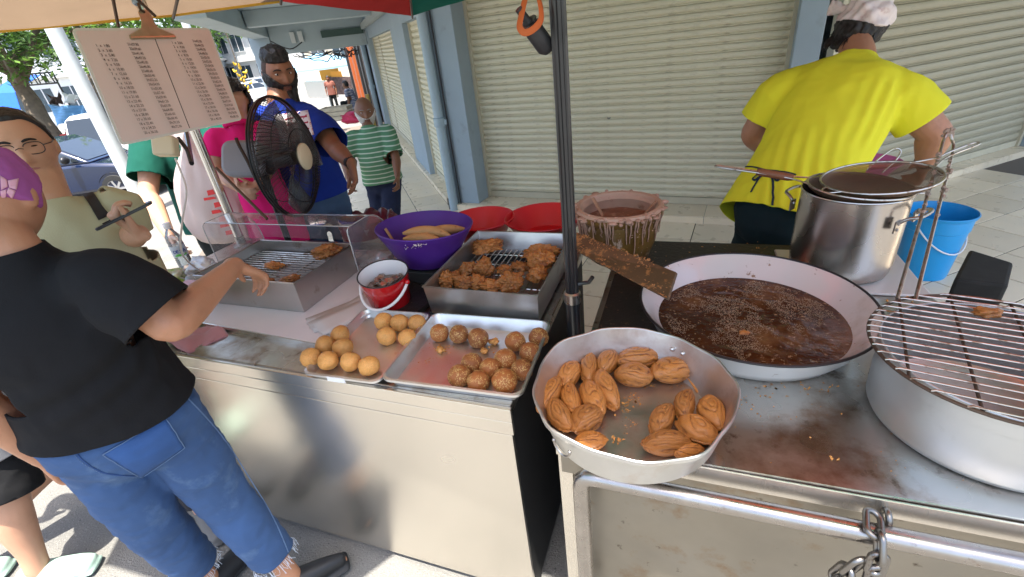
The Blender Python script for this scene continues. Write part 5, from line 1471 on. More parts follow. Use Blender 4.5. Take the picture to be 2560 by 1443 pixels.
# ------------------------------------------------------------------ dented pan of curry puffs
pcx, pcy = -0.0776, 0.803; PR = .2125; PH_ = .097; PZ = ZC+.033
rndp = random.Random(4)
def pan_dist(p, j, a):
    k = 1+.014*math.sin(5*a+.6)+.010*math.sin(9*a+2.1)+.008*math.sin(13*a)
    f = min(1, max(0, p.z/PH_))
    s = 1+(k-1)*f
    return V(p.x*s, p.y*s, p.z+.004*f*math.sin(3*a+1)+.002*f*math.sin(8*a))
pan = vessel('aluminium_pan', 'dented round aluminium pan full of curry puffs', 'pan', (pcx, pcy, PZ), [(.178, 0), (.186, .004), (.193, .03), (.202, .065), (PR-.004, PH_-.010), (PR+.001, PH_-.008), (PR+.001, PH_)], [(PR-.003, PH_), (PR-.006, PH_-.01), (.199, .06), (.187, .02), (.178, .0035)], m_alu, mat('stained_aluminium', (0.58, 0.53, 0.49), 0.38, 0.95, var=0.14, vscale=9, stain=((0.42, 0.31, 0.25), 8, 0.52, 0.76), rvar=0.12, bump=0.0009, bscale=20), n=84, dist=pan_dist, rim_r=.0028)
def pan_ring(ang, z, r, hole=.022, down=True):
    a = R_(ang); d = V(math.cos(a), math.sin(a), 0); s = V(-d.y, d.x, 0)
    mb = MB(); P = [tuple(d*r+s*(hole*math.cos(t))+V(0, 0, z-hole*1.1*math.sin(t))) for t in np.linspace(0, PI, 15)]
    mb.tube(P, .0024, 8); mb.build('ring_handle', m_chrome, pan, local=True)
    for q in (1, -1):
        mb = MB(); mb.sphere(tuple(d*(r)+s*(q*hole)+V(0, 0, z)), .004, 8, 6); mb.build('rivet', m_chrome, pan, local=True)
mb = MB(); mb.lathe([(.10, ZC+.001), (.15, ZC+.001), (.15, PZ-.001), (.10, PZ-.001)], 40, M=Matrix.Translation((pcx+.03, pcy+.06, 0)), closed=True); tag(mb.build('pot_ring', m_blackgrease, None, smooth=False, loc=(pcx+.03, pcy+.06, ZC)), 'flat black ring under the dented pan of curry puffs', 'ring')
pan_ring(238, .068, .212)
for q in (58, 66):
    a = R_(q); mb = MB(); mb.sphere((.199*math.cos(a), .199*math.sin(a), .066), (.006, .006, .006), 10, 8); mb.build('rivet', m_alu, pan, local=True)
# puffs
m_puff = mat('puff_pastry', (0.47, 0.18, 0.036), 0.40, var=0.22, vscale=30, stain=((0.28, 0.09, 0.018), 12, 0.54, 0.72), stain2=((0.62, 0.32, 0.10), 24, 0.60, 0.74), bump=.0008, bscale=160, coat=.25)
_nt = m_puff.node_tree; _b = _nt.nodes['Principled BSDF']; _s = _b.inputs['Base Color'].links[0].from_socket
_at = _nt.nodes.new('ShaderNodeAttribute'); _at.attribute_name = 'crease_tone'
_mx = _nt.nodes.new('ShaderNodeMix'); _mx.data_type = 'RGBA'; _mx.blend_type = 'MULTIPLY'; _mx.inputs[7].default_value = (.24, .12, .06, 1)
_nt.links.new(_at.outputs['Fac'], _mx.inputs['Factor']); _nt.links.new(_s, _mx.inputs[6]); _nt.links.new(_mx.outputs[2], _b.inputs['Base Color'])
def puff_mesh(seed):
    rnd = random.Random(seed); mb = MB(); ph = rnd.uniform(0, 6); cvx = rnd.uniform(-.25, .25); sw = rnd.uniform(.9, 1.5); fq = rnd.uniform(7.5, 9.5); brown = []
    def fn(p):
        x, y, z = p                                   # unit-ish sphere
        e = abs(x)**2.2
        w = 1-.22*e                                    # pointed ends
        y2, z2 = y*w, z*w
        # laminated ridges: lines that spiral round an off-centre point
        u = math.hypot(x*1.0-cvx, (y if z > 0 else y*1.2)*sw-.2)
        ws = fbm(V(x+seed*2, y, z), 1.5, 3)
        s_ = abs(math.sin(u*fq+ph+2.2*ws))
        rdg = s_**.40*2-1                               # rounded layers with sharp gaps between
        brown.append(max(0.0, 1-s_*2.1)*min(1, .55+ws*1.5))  # darker tone in the gaps between layers
        k = 1+.075*rdg+.05*fbm(V(x+seed, y, z), 1.5, 2)
        seam = math.exp(-((z+.10)/.13)**2)*(.13+.06*math.sin(19*x+ph)) if y > 0 else 0
        ys = (1.0 if y > 0 else .66)                    # half-moon plan: full on the seam side, flatter behind
        return V(x*(1+.02*rdg), (y2*(k+seam*.4)-.12)*ys, z2*k*(1-.15*max(0, y)))
    mb.sphere((0, 0, 0), 1.0, 96, 64, fn=fn)
    n0 = len(mb.v); T_ = np.linspace(.10, PI-.10, 46)
    P_ = [(1.0*math.cos(t), (math.sin(t)**.85)*.93-.10+.02*math.sin(15*t), -.16+.06*math.sin(2*t+ph)) for t in T_]
    mb.tube(P_, [(.075+.045*abs(math.sin(12.5*t+ph)))*min(1, 4*min(t, PI-t)) for t in T_], 8, flat=1.2)
    brown += [.25+.35*(i % 8 > 4) for i in range(len(mb.v)-n0)]  # rope edge darker on its lower side
    # poles on the long axis keep the ends tidy
    me = mb.mesh('curry_puff', m_puff)
    at_ = me.attributes.new('crease_tone', 'FLOAT', 'POINT'); at_.data.foreach_set('value', [max(0.0, min(1.0, q)) for q in brown])
    return me
vary(m_puff, .78, 1.15)
puff_me = [puff_mesh(k) for k in range(6)]
ox, oy, sc2 = 1300, 780, .31884
puffs = [(925, 370, 320, 150, 9, 'long curry puff at the back of the pan with a split end'), (890, 505, 285, 150, -8, 'curry puff with fine ridges lying in front of the backmost one'), (1190, 465, 300, 180, 14, 'curry puff with a crimped edge by the back right wall'),
         (545, 440, 205, 150, 88, 'upright curry puff with a dark hole near the back'), (692, 400, 180, 150, 60, 'short curry puff leaning on the upright one'), (388, 500, 190, 165, 60, 'curry puff by the back left wall of the pan'),
         (240, 652, 260, 165, 62, 'leftmost curry puff against the wall of the pan'), (405, 685, 250, 160, 105, 'curry puff standing inside the left cluster'), (578, 682, 280, 175, 115, 'curry puff in the middle of the left cluster'),
         (682, 612, 310, 160, 118, 'curry puff on the right edge of the left cluster'), (308, 808, 270, 165, 125, 'curry puff at the front left of the left cluster'), (525, 852, 250, 215, 40, 'large round curry puff at the front of the left cluster'),
         (548, 1018, 250, 130, 8, 'lone curry puff under the front rim of the pan'), (1298, 728, 215, 185, 80, 'upright curry puff at the top of the right cluster'), (1120, 850, 240, 195, 65, 'curry puff on the left of the right cluster'),
         (1510, 800, 260, 205, 110, 'curry puff at the far right against the wall'), (1388, 932, 330, 170, 150, 'long curry puff lying across the right cluster'), (1150, 1038, 350, 170, 6, 'plump curry puff at the front of the right cluster'), (1325, 1080, 230, 110, 12, 'curry puff half hidden under the front right rim')]
for k, (x, y, L_, W_, ang, lb_) in enumerate(puffs):
    zc = PZ+.004+.020
    X, Y = ox+sc2*x, oy+sc2*y
    a = R_(ang); hx, hy = math.cos(a)*L_*sc2/2, -math.sin(a)*L_*sc2/2
    p0, p1, pc = at(X-hx, Y-hy, zc), at(X+hx, Y+hy, zc), at(X, Y, zc)
    d = p1-p0; Lw = d.length*1.08
    q0, q1 = at(X+hy*W_/L_, Y-hx*W_/L_, zc), at(X-hy*W_/L_, Y+hx*W_/L_, zc)
    Lw = min(Lw, .128)
    Ww = min((q1-q0).length*1.02, Lw*.82)
    hz = min(.027, Ww*.5)
    o = bpy.data.objects.new('curry_puff', puff_me[k % 6]); COL.objects.link(o)
    o.scale = (Lw/2, Ww/2*1.05, hz); o.location = (pc.x, pc.y, PZ+.0035+hz*.92); o.rotation_euler = (random.uniform(-.2, .2), random.uniform(-.1, .1), math.atan2(d.y, d.x))
    tag(o, lb_, 'curry puff', 'curry puffs in the dented pan')
cr = []
for (x, y, sx, sy, n, r) in ((870, 680, 40, 35, 26, .004), (830, 770, 30, 30, 20, .003), (1000, 570, 60, 12, 34, .003), (740, 1000, 40, 14, 20, .004), (860, 890, 40, 30, 18, .0025), (950, 700, 90, 120, 60, .0012), (620, 850, 40, 50, 25, .002), (1240, 575, 50, 10, 18, .002)):
    for _ in range(n):
        p = at(ox+sc2*(x+random.gauss(0, sx)), oy+sc2*(y+random.gauss(0, sy)), PZ+.0042); cr.append(((p.x, p.y, p.z), r*random.uniform(.5, 1.3)))
crumbs('crumbs', cr)
p = at(ox+sc2*1378, oy+sc2*545, PZ+.02); mb = MB(); mb.box(-.022, .022, -.009, .009, -.002, .002)
o = mb.build('pastry_scrap', m_puff, None, local=True, smooth=False, bevel=.0015); o.location = (p.x, p.y, PZ+.012); o.rotation_euler = (.3, .25, R_(-58)); tag(o, 'flat pastry scrap right of the crimped curry puff', 'pastry scrap')

# ------------------------------------------------------------------ big pot with a wire rack on the right
rpz = ZC+.001
rc0 = at(2400, 905, 1.02)
gp = V(0.618, 0.975, rpz); GR = .20; GH = .172
bigpot = vessel('aluminium_pot', 'wide grey aluminium pot under the round wire rack', 'pot', gp, [(.174, 0), (.186, .006), (.193, .020), (.196, .08), (.196, .132), (.201, .134), (.202, GH)], [(.198, GH), (.194, .132), (.190, .02), (.17, .008)], mat('grey_pot', (0.60, 0.61, 0.60), 0.45, 0.85, var=0.06, vscale=5, stain=((0.42, 0.40, 0.37), 7, 0.58, 0.8), rvar=.1, bump=.0004, bscale=40), m_traysteel, n=80, rim_r=.0025)
wr = thing('wire_rack', 'round wire rack with a tall looped handle resting on the aluminium pot', 'wire rack', (gp.x-.015, gp.y+.005, rpz+GH+.006))
RR = .206
Mr = Matrix.Rotation(R_(2), 4, 'X') @ Matrix.Rotation(R_(-1), 4, 'Y')
def wtube(P, r, nm, m): 
    mb = MB(); mb.tube([tuple(Mr @ Vector(p)) for p in P], r, 8, closed=(nm == 'hoop')); return mb.build(nm, m, wr, local=True)
wtube([(RR*math.cos(2*PI*k/60), RR*math.sin(2*PI*k/60), 0) for k in range(60)], .0036, 'hoop', m_darkwire)
ba = R_(-13)                                           # bars run a little off the cart's axis
dx_, dy_ = V(math.cos(ba), math.sin(ba), 0), V(-math.sin(ba), math.cos(ba), 0)
nb = 18
for k in range(nb):
    s = -RR+2*RR*(k+.5)/nb; h = math.sqrt(RR*RR-s*s)
    P = [dy_*s-dx_*(h+.002)+V(0, 0, .002), dy_*s-dx_*(h-.004)+V(0, 0, .0052), dy_*s+dx_*(h-.004)+V(0, 0, .0052), dy_*s+dx_*(h+.002)+V(0, 0, .002)]
    wtube(P, .0020, 'wire', m_wire)
for s in (-.145, -.05, .05, .145):
    h = math.sqrt(RR*RR-s*s); wtube([dx_*s-dy_*h, dx_*s+dy_*h], .0030, 'cross_wire', m_darkwire)
hb0 = Vector(wr.location)
h1_, h2_ = dep(2243, 748, 1.40), dep(2288, 752, 1.40)
h1_ = at(2243, 748, rpz+GH+.012); h2_ = at(2288, 752, rpz+GH+.012)
t1_, t2_ = dep(2352, 375, 1.44), dep(2382, 380, 1.44)
tm = dep(2372, 330, 1.44)
mb = MB(); mb.tube(crom([tuple(p) for p in (h1_, h1_*.5+t1_*.5, t1_, (t1_*.35+tm*.65)+(t1_-t2_)*.12, tm, (t2_*.35+tm*.65)-(t1_-t2_)*.12, t2_, h2_*.5+t2_*.5, h2_)], 5), .0042, 8); mb.build('handle', mat('handle_wire', (0.40, 0.36, 0.31), 0.35, 0.9, stain=((0.30, 0.21, 0.14), 26, 0.5, 0.6)), wr)
mb = MB()
for k in range(60):
    u = random.random()*.5+.5; s = random.choice((0, 1)); p = (h1_*(1-u)+t1_*u) if s else (h2_*(1-u)+t2_*u)
    mb.sphere(tuple(p+V(random.gauss(0, .003), random.gauss(0, .003), 0)), (random.uniform(.003, .007),)*3, 6, 4)
for k in range(14):
    mb.sphere(tuple(tm+V(random.gauss(0, .007), random.gauss(0, .004), random.gauss(0, .006))), (random.uniform(.004, .009),)*3, 6, 4)
bk_ = mb.build('dried_batter', mat('dried_batter_grey', (.34, .26, .20), .7, var=.3, vscale=50), wr); bk_['kind'] = 'stuff'
p = at(2465, 790, rpz+GH+.014); crumple('fritter_scrap', 'lone fritter scrap on top of the wire rack', 'fritter', (p.x, p.y, p.z+.008), (.022, .012, .010), m_frit, 91, .6, 12, 3)

# ------------------------------------------------------------------ stock pot with strainers
skc = V(0.512, 1.675, ZC+.012); SR = .146; SH = 1.165-(ZC+.012)
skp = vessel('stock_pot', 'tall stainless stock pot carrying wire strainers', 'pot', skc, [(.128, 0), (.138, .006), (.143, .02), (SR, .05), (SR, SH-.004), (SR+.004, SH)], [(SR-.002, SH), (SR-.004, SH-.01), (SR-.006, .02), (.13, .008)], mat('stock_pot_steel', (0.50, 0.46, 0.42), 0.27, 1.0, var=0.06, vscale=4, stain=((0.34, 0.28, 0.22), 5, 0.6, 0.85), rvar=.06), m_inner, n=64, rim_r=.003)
mb = MB(); mb.lathe([(SR-.004, SH-.05), (.0005, SH-.05)], 40); mb.build('broth', mat('dark_broth', (.02, .012, .008), .1, coat=1), skp, local=True)
for ang in (-38, 142):
    a = R_(ang); d = V(math.cos(a), math.sin(a), 0); s = V(-d.y, d.x, 0); z = SH-.045
    P = [d*SR+s*.06+V(0, 0, z-.02), d*(SR+.02)+s*.055+V(0, 0, z), d*(SR+.045)+s*.035+V(0, 0, z+.008), d*(SR+.045)-s*.035+V(0, 0, z+.008), d*(SR+.02)-s*.055+V(0, 0, z), d*SR-s*.06+V(0, 0, z-.02)]
    mb = MB(); mb.tube(crom([tuple(p) for p in P], 5), .0052, 10); hh = mb.build('handle', m_chrome, skp, local=True)
    for q in (1, -1):
        mb = MB(); M = frame_m(d*(SR+.002)+s*(q*.062)+V(0, 0, z-.024), s, V(0, 0, 1), d); mb.box(-.014, .014, -.018, .018, 0, .004, M=M)
        for w in (-.009, .009): mb.sphere(tuple(M @ V(0, w, .005)), .0045, 8, 6)
        mb.build('handle_bracket', m_chrome, skp, local=True)
mb = MB(); mb.box(-.19, .19, -.16, .14, 0, .010); pt = mb.build('white_tray', mat('milky_plastic', (.50, .47, .44), .3, coat=.3), None, local=True, bevel=.004); pt.location = (skc.x+.02, skc.y-.01, ZC+.001); tag(pt, 'milky plastic tray under the stock pot', 'tray')
# skimmer: wide shallow mesh bowl
def mesh_mat(name, col):
    m = mat(name, col, 0.4, 0.7, var=0.2)
    nt = m.node_tree; b = nt.nodes['Principled BSDF']
    tc = nt.nodes.new('ShaderNodeTexCoord'); w1 = nt.nodes.new('ShaderNodeTexWave'); w2 = nt.nodes.new('ShaderNodeTexWave')
    w1.bands_direction = 'X'; w2.bands_direction = 'Y'
    for w in (w1, w2): w.inputs['Scale'].default_value = 110; nt.links.new(tc.outputs['Object'], w.inputs['Vector'])
    mx = nt.nodes.new('ShaderNodeMath'); mx.operation = 'MAXIMUM'; nt.links.new(w1.outputs['Fac'], mx.inputs[0]); nt.links.new(w2.outputs['Fac'], mx.inputs[1])
    rp = nt.nodes.new('ShaderNodeMapRange'); rp.inputs['From Min'].default_value = .45; rp.inputs['From Max'].default_value = .6; rp.inputs['To Min'].default_value = .28; nt.links.new(mx.outputs[0], rp.inputs['Value'])
    nt.links.new(rp.outputs[0], b.inputs['Alpha']); return m
m_mesh = mesh_mat('strainer_mesh', (0.20, 0.13, 0.09))
def strainer(label, c, r, depth, tilt, handle_dir, hl, wood, rotz=0):
    t = thing('strainer', label, 'strainer', tuple(c)); t.rotation_euler = tilt
    mb = MB(); mb.lathe([(r*math.sin(R_(a)), -depth*math.cos(R_(a))) for a in (1, 15, 30, 45, 60, 75, 90)], 48); mb.build('mesh_bowl', m_mesh, t, local=True)
    mb = MB(); mb.tube([(r*math.cos(2*PI*k/48), r*math.sin(2*PI*k/48), 0) for k in range(48)], .0035, 8, closed=True); mb.build('hoop', m_wire, t, local=True)
    a = R_(handle_dir); d = V(math.cos(a), math.sin(a), 0); s = V(-d.y, d.x, 0)
    mb = MB(); mb.tube(crom([tuple(d*(r-.01)+s*.04), tuple(d*(r+.05)+s*.012+V(0, 0, .006)), tuple(d*(r+hl*.55)+s*.010+V(0, 0, .014)), tuple(d*(r+hl)+s*.010+V(0, 0, .022)), tuple(d*(r+hl+.012)+V(0, 0, .024)), tuple(d*(r+hl)-s*.010+V(0, 0, .022)), tuple(d*(r+hl*.55)-s*.010+V(0, 0, .014)), tuple(d*(r+.05)-s*.012+V(0, 0, .006)), tuple(d*(r-.01)-s*.04)], 5), .0026, 8); mb.build('wire_handle', m_wire, t, local=True)
    if wood:
        mb = MB(); mb.tube([tuple(d*(r+.04)+V(0, 0, .006)), tuple(d*(r+.055)+V(0, 0, .0065)), tuple(d*(r+hl*.52)+V(0, 0, .0145)), tuple(d*(r+hl*.56)+V(0, 0, .015))], [.009, .0125, .0125, .010], 10); mb.build('grip', mat('worn_wood', (.20, .075, .035), .5, var=.3, vscale=20), t, local=True)
    mb = MB(); mb.tube(crom([tuple(-d*(r-.002)+s*.03), tuple(-d*(r+.022)+s*.018), tuple(-d*(r+.030)), tuple(-d*(r+.022)-s*.018), tuple(-d*(r-.002)-s*.03)], 4), .0028, 8); mb.build('hook_loop', m_wire, t, local=True)
    return t
strainer('wooden handled wire strainer lying across the stock pot', (skc.x+.005, skc.y-.005, skc.z+SH+.012), .140, .045, (R_(0), R_(3), 0), 168, .27, True)
strainer('wider tilted skimmer resting on top of the stock pot', (skc.x+.052, skc.y+.0, skc.z+SH+.036), .150, .040, (R_(1), R_(-6.5), 0), 28, .16, False)
P = [dep(2160, 430, 1.95), dep(2200, 395, 1.95), dep(2235, 372, 1.95), dep(2252, 378, 1.95), dep(2240, 400, 1.95), dep(2205, 432, 1.95)]
mb = MB(); mb.tube(crom([tuple(p) for p in P], 5), .0032, 8); tag(mb.build('wire_hook', m_wire, None, loc=tuple(P[0])), 'bent wire loop sticking up behind the stock pot', 'wire')

# ------------------------------------------------------------------ buckets and block behind the carts
m_bluep = mat('blue_plastic', (0.012, 0.30, 0.66), 0.32, var=0.05, vscale=3)
bl_b = at(2305, 728, ZP); bl_r = at(2350, 530, .33)
bz0 = ZP
BRr = .5*(at(2446, 545, .36)-at(2256, 520, .36)).length
bh = .46
bcen = at(2352, 528, bz0+bh)
bucket = vessel('bucket', 'bright blue plastic bucket with a wire bail on the tiled floor', 'bucket', (bcen.x, bcen.y, bz0+.001), [(BRr*.74, 0), (BRr*.76, .01), (BRr*.90, bh-.11), (BRr*.93, bh-.105), (BRr*.95, bh-.02), (BRr, bh-.018), (BRr+.006, bh)], [(BRr-.006, bh), (BRr*.90, bh-.06), (BRr*.74, .012)], m_bluep, m_bluep, n=56, rim_r=.005)
hb = [(BRr*1.0*math.cos(R_(a)), -BRr*.90*math.sin(R_(a))-.0, bh-.05-.20*math.sin(R_(a))) for a in range(-2, 183, 12)]
mb = MB(); mb.tube(hb, .005, 8); mb.build('bail', mat('white_wire', (.7, .7, .7), .4), bucket, local=True); bucket.rotation_euler = (0, 0, R_(35))
pkc = at(2150, 418, .66); m_pinkp = mat('pink_plastic', (0.62, 0.14, 0.32), 0.35)
vessel('basin', 'pink plastic basin in front of the vendor', 'basin', (pkc.x+.05, pkc.y+.16, .545), [(.14, 0), (.22, .10), (.235, .115)], [(.23, .115), (.215, .10), (.135, .01)], m_pinkp, m_pinkp)
pst = thing('stool', 'plain plastic stool carrying the pink basin behind the stock pot', 'stool', (pkc.x+.05, pkc.y+.16, ZP))
mb = MB(); mb.box(-.15, .15, -.15, .15, .615, .640); mb.build('seat', mat('stool_red', (.4, .05, .04), .5), pst, local=True, smooth=False, bevel=.006)
for sx in (1, -1):
    for sy in (1, -1):
        mb = MB(); mb.beam((sx*.15, sy*.15, 0), (sx*.12, sy*.12, .615), .035, .035); mb.build('leg', mat('stool_red', (.4, .05, .04), .5), pst, local=True, smooth=False)
k0, k1, k2, k3 = at(2368, 742, .62), at(2500, 760, .62), at(2515, 700, .62), at(2408, 664, .62)
kb = thing('black_block', 'matt black square block standing behind the wire rack', 'block', (k0.x, k0.y, ZP))
zt_ = .70; mb = MB(); mb.prism([(p.x, p.y) for p in (k0, k1, k2, k3)], ZP+.001, zt_); mb.build('body', mat('black_foam', (.018, .018, .016), .9, var=.3, vscale=20), kb, smooth=False, bevel=.012)
# crumbs and flakes lying on the frying counter
cr = []
for (x, y, sx, sy, n, r) in ((2010, 975, 60, 12, 30, .004), (1960, 1050, 90, 60, 26, .0022), (2090, 1145, 10, 4, 5, .006), (2200, 1150, 150, 60, 22, .0016), (2250, 735, 25, 14, 14, .006), (1640, 660, 60, 20, 20, .003), (1850, 1000, 40, 15, 20, .003), (1830, 625, 90, 8, 14, .004)):
    for _ in range(n):
        p = at(x+random.gauss(0, sx), y+random.gauss(0, sy), ZC+.0005)
        if p.x > .95 or p.y < RY0+.02: continue
        cr.append(((p.x, p.y, ZC+.0045 if p.y > 1.5 else ZC+.0005), r*random.uniform(.5, 1.3)))
crumbs('crumbs', cr)

# ------------------------------------------------------------------ water bottle, carrier bag, fan, bin bag
b0_ = at(468, 668, ZC); bot = thing('water_bottle', 'clear water bottle with white cap and blue lettered label', 'bottle', (b0_.x, b0_.y, ZC))
m_pet = clear_mat('pet', (0.90, 0.92, 0.93), 0.2, 0.03, haze=0.10)
bh_ = .225
mb = MB(); mb.lathe([(.0005, .002), (.026, .0), (.031, .006), (.032, .05), (.030, .055), (.032, .06), (.032, .125), (.030, .13), (.032, .14), (.030, .165), (.015, .195), (.0125, .200), (.0125, .212)], 28); mb.build('body', m_pet, bot, local=True)
mb = MB(); mb.lathe([(.0005, .004), (.030, .004), (.0305, .105), (.0005, .105)], 24); mb.build('water', clear_mat('water', (0.86, 0.90, 0.92), 0.25, 0.02, haze=.04), bot, local=True)
mb = MB(); mb.lathe([(.0155, .203), (.0165, .206), (.0165, .226), (.015, .229), (.0005, .229)], 24); mb.build('cap', mat('white_cap', (.78, .76, .74), .4), bot, local=True)
mb = MB(); mb.lathe([(.0324, .066), (.0324, .120)], 28); mb.build('label_band', clear_mat('label_film', (.75, .80, .85), .2, .1, haze=.5), bot, local=True)
vb = (CO-b0_); vb.z = 0; vb.normalize(); va = V(0, 0, 1).cross(vb)
m_navy = mat('navy_ink', (.01, .02, .20), .5)
for i, chs in enumerate('DESA'):
    a = (i-1.5)*.42; d = vb*math.cos(a)+va*math.sin(a); s = V(0, 0, 1).cross(d)
    text_obj('letter', chs, .022, frame_m(b0_+d*.0334+V(0, 0, .086)-s*.007, s, V(0, 0, 1), d), m_navy, bot, depth=.0003)
mb = MB()
for i in range(8):
    a0_, a1_ = -.8+i*.2, -.8+(i+1)*.2
    f = lambda a, z: tuple(b0_+(vb*math.cos(a)+va*math.sin(a))*.0330+V(0, 0, z))
    mb.add([f(a0_, .070), f(a1_, .070), f(a1_, .078+.004*math.sin(i)), f(a0_, .078+.004*math.sin(i-1))], [(0, 1, 2, 3)])
mb.build('label_stripe', mat('label_green', (.10, .45, .05), .5), bot)

def bag_shape():
    mb = MB(); rows = [(.0, .10, .055), (.05, .135, .075), (.15, .145, .085), (.25, .125, .075), (.33, .085, .05), (.385, .045, .03), (.41, .026, .022), (.43, .040, .03), (.47, .065, .012)]
    n = 44; vs = []
    for j, (z, a, b) in enumerate(rows):
        for k in range(n):
            t = 2*PI*k/n; w = 1+.10*math.sin(7*t+z*9)+.07*math.sin(13*t-z*20)
            vs.append(V(a*w*math.cos(t), b*w*math.sin(t), z))
    fs = [(j*n+k, j*n+(k+1) % n, (j+1)*n+(k+1) % n, (j+1)*n+k) for j in range(len(rows)-1) for k in range(n)]+[tuple(range(n-1, -1, -1))]
    mb.add(vs, fs); return mb
bgp = at(540, 622, ZC+.001)
bgc = dep(534, 500, 2.62)
bag = thing('carrier_bag', 'knotted white plastic carrier bag with red print hung beside the steel pole', 'bag', (bgc.x, bgc.y, bgc.z-.26), math.atan2(CR.y, CR.x))
m_bagp = mat('bag_plastic', (0.66, 0.56, 0.53), 0.38, var=.05, translucent=.35, bump=.004, bscale=14)
bag.scale = (1.42, 1.2, 1.38)
bag_shape().build('body', m_bagp, bag, local=True, subsurf=1)
m_redink = mat('red_print', (.60, .02, .02), .5)
mb = MB()
for k, (x, z, w, h) in enumerate([(.010, .235, .030, .022), (.0, .212, .05, .012), (.022, .185, .026, .022), (.012, .158, .04, .016), (.026, .128, .028, .024), (.03, .098, .04, .014), (.040, .068, .03, .02)]):
    y = -.094
    mb.prism([(x-w/2, z-h/2), (x+w/2, z-h/2+.004), (x+w*.3, z+h/2), (x-w/2, z+h*.4)], 0, .002, M=frame_m(V(.01, y+.004, 0), V(1, 0, 0), V(.12, .06, 1), V(0, -1, 0)))
mb.build('red_print', m_redink, bag, local=True, smooth=False)

# pedestal fan
fc = dep(716, 396, 2.10)
_vd = -ray(716, 396).normalized(); _vr = V(0, 0, 1).cross(_vd).normalized()
fax = (_vr*.86+_vd*.48+V(0, 0, -.08)).normalized()
fan = thing('pedestal_fan', 'black caged pedestal fan with cream badge in front of the bearded man', 'fan', (fc.x, fc.y, ground_z(fc.x, fc.y)))
fu = (V(0, 0, 1)-fax*fax.z).normalized(); fs_ = fu.cross(fax)
Mf = frame_m(fc, fs_, fu, fax)
FR = .262
m_cage = mat('fan_wire', (.015, .015, .016), .4, .3)
def cage(front):
    sgn = 1 if front else -1; dpt = .085 if front else .07
    mb = MB(); nsp = 84 if front else 60
    for k in range(nsp):
        a = 2*PI*k/nsp; P = []
        for q in range(7):
            t = q/6; r = .055+(FR-.055)*t
            tw = a+(.35 if front else .1)*t
            P.append(tuple(Mf @ V(r*math.cos(tw), r*math.sin(tw), sgn*dpt*(1-t**3))))
        mb.tube(P, .0013, 4, cap=False)
    o = mb.build('front_grille' if front else 'rear_grille', m_cage, fan); return o
cage(True); cage(False)
mb = MB()
for z, r, rr_ in ((0, FR, .0055), (.012, FR-.002, .004), (-.012, FR-.002, .004)):
    mb.tube([tuple(Mf @ V(r*math.cos(2*PI*k/60), r*math.sin(2*PI*k/60), z)) for k in range(60)], rr_, 6, closed=True)
mb.build('cage_ring', m_cage, fan)
for rr_, z in ((.20, .052), (.12, .079), (.19, -.045)):
    mb = MB(); mb.tube([tuple(Mf @ V(rr_*math.cos(2*PI*k/48), rr_*math.sin(2*PI*k/48), z)) for k in range(48)], .002, 5, closed=True); mb.build('cage_hoop', m_cage, fan)
mb = MB(); mb.lathe([(.0005, .098), (.05, .097), (.058, .092), (.060, .082)], 32, M=Mf); mb.build('badge', mat('badge_cream', (.60, .52, .36), .4, var=.05), fan)
m_blade = clear_mat('smoked_blade', (.50, .50, .51), .08, .12, haze=.10)
for k in range(3):
    mb = MB(); G = []
    for i in range(9):
        r = .04+(FR-.055)*i/8; G.append([])
        for j in range(7):
            a = 2*PI*k/3+(j/6-.5)*(1.35 if i > 2 else .9)+.3*i/8
            G[-1].append(Mf @ V(r*math.cos(a), r*math.sin(a), .025-.05*(j/6-.5)))
    mb.grid(G); mb.build('blade', m_blade, fan, solid=.002)
mb = MB(); mb.lathe([(.0005, -.19), (.05, -.185), (.065, -.16), (.065, -.085), (.045, -.075), (.03, .04), (.0005, .045)], 28, M=Mf); mb.build('motor', mat('fan_motor', (.03, .03, .032), .4), fan)
nk = Mf @ V(0, -.05, -.13)
mb = MB(); mb.tube([(nk.x, nk.y, ground_z(fc.x, fc.y)+.03), (nk.x, nk.y, nk.z-.08), tuple(nk)], [.017, .015, .02], 12); mb.build('stand', m_cage, fan)
mb = MB(); mb.lathe([(.0005, 0), (.13, 0), (.13, .012), (.06, .03), (.02, .045)], 32, M=Matrix.Translation((nk.x, nk.y, ground_z(fc.x, fc.y)))); mb.build('base', m_cage, fan)
# maroon bin liner in a tub behind the cover
gb_c = at(905, 548, .80); gbn = thing('waste_bin', 'round bin lined with a maroon plastic bag beyond the clear cover', 'bin', (gb_c.x, gb_c.y+.05, ground_z(gb_c.x, gb_c.y)))
gz_ = -ground_z(gb_c.x, gb_c.y)+.77
mb = MB(); mb.lathe([(.0005, 0), (.13, 0), (.17, gz_-.02), (.172, gz_)], 36); mb.build('drum', mat('grey_drum', (.45, .40, .38), .5), gbn, local=True)
mb = MB(); n = 60; rows = [(.178, gz_-.10), (.180, gz_-.02), (.175, gz_+.012), (.155, gz_+.02), (.12, gz_-.02), (.06, gz_-.10), (.001, gz_-.13)]
vs = []
for j, (r, z) in enumerate(rows):
    for k in range(n):
        t = 2*PI*k/n; w = (1+.05*math.sin(9*t+j)+.04*math.sin(17*t-j*2)) if j else 1.0
        vs.append(V(r*w*math.cos(t), r*w*math.sin(t), z+(.018*math.sin(11*t+j*1.5) if 1 < j < 6 else 0)))
mb.add(vs, [(j*n+k, j*n+(k+1) % n, (j+1)*n+(k+1) % n, (j+1)*n+k) for j in range(len(rows)-1) for k in range(n)])
mb.build('liner', mat('maroon_liner', (.16, .025, .035), .3, var=.3, vscale=10, coat=.3), gbn, local=True, sharp=180)
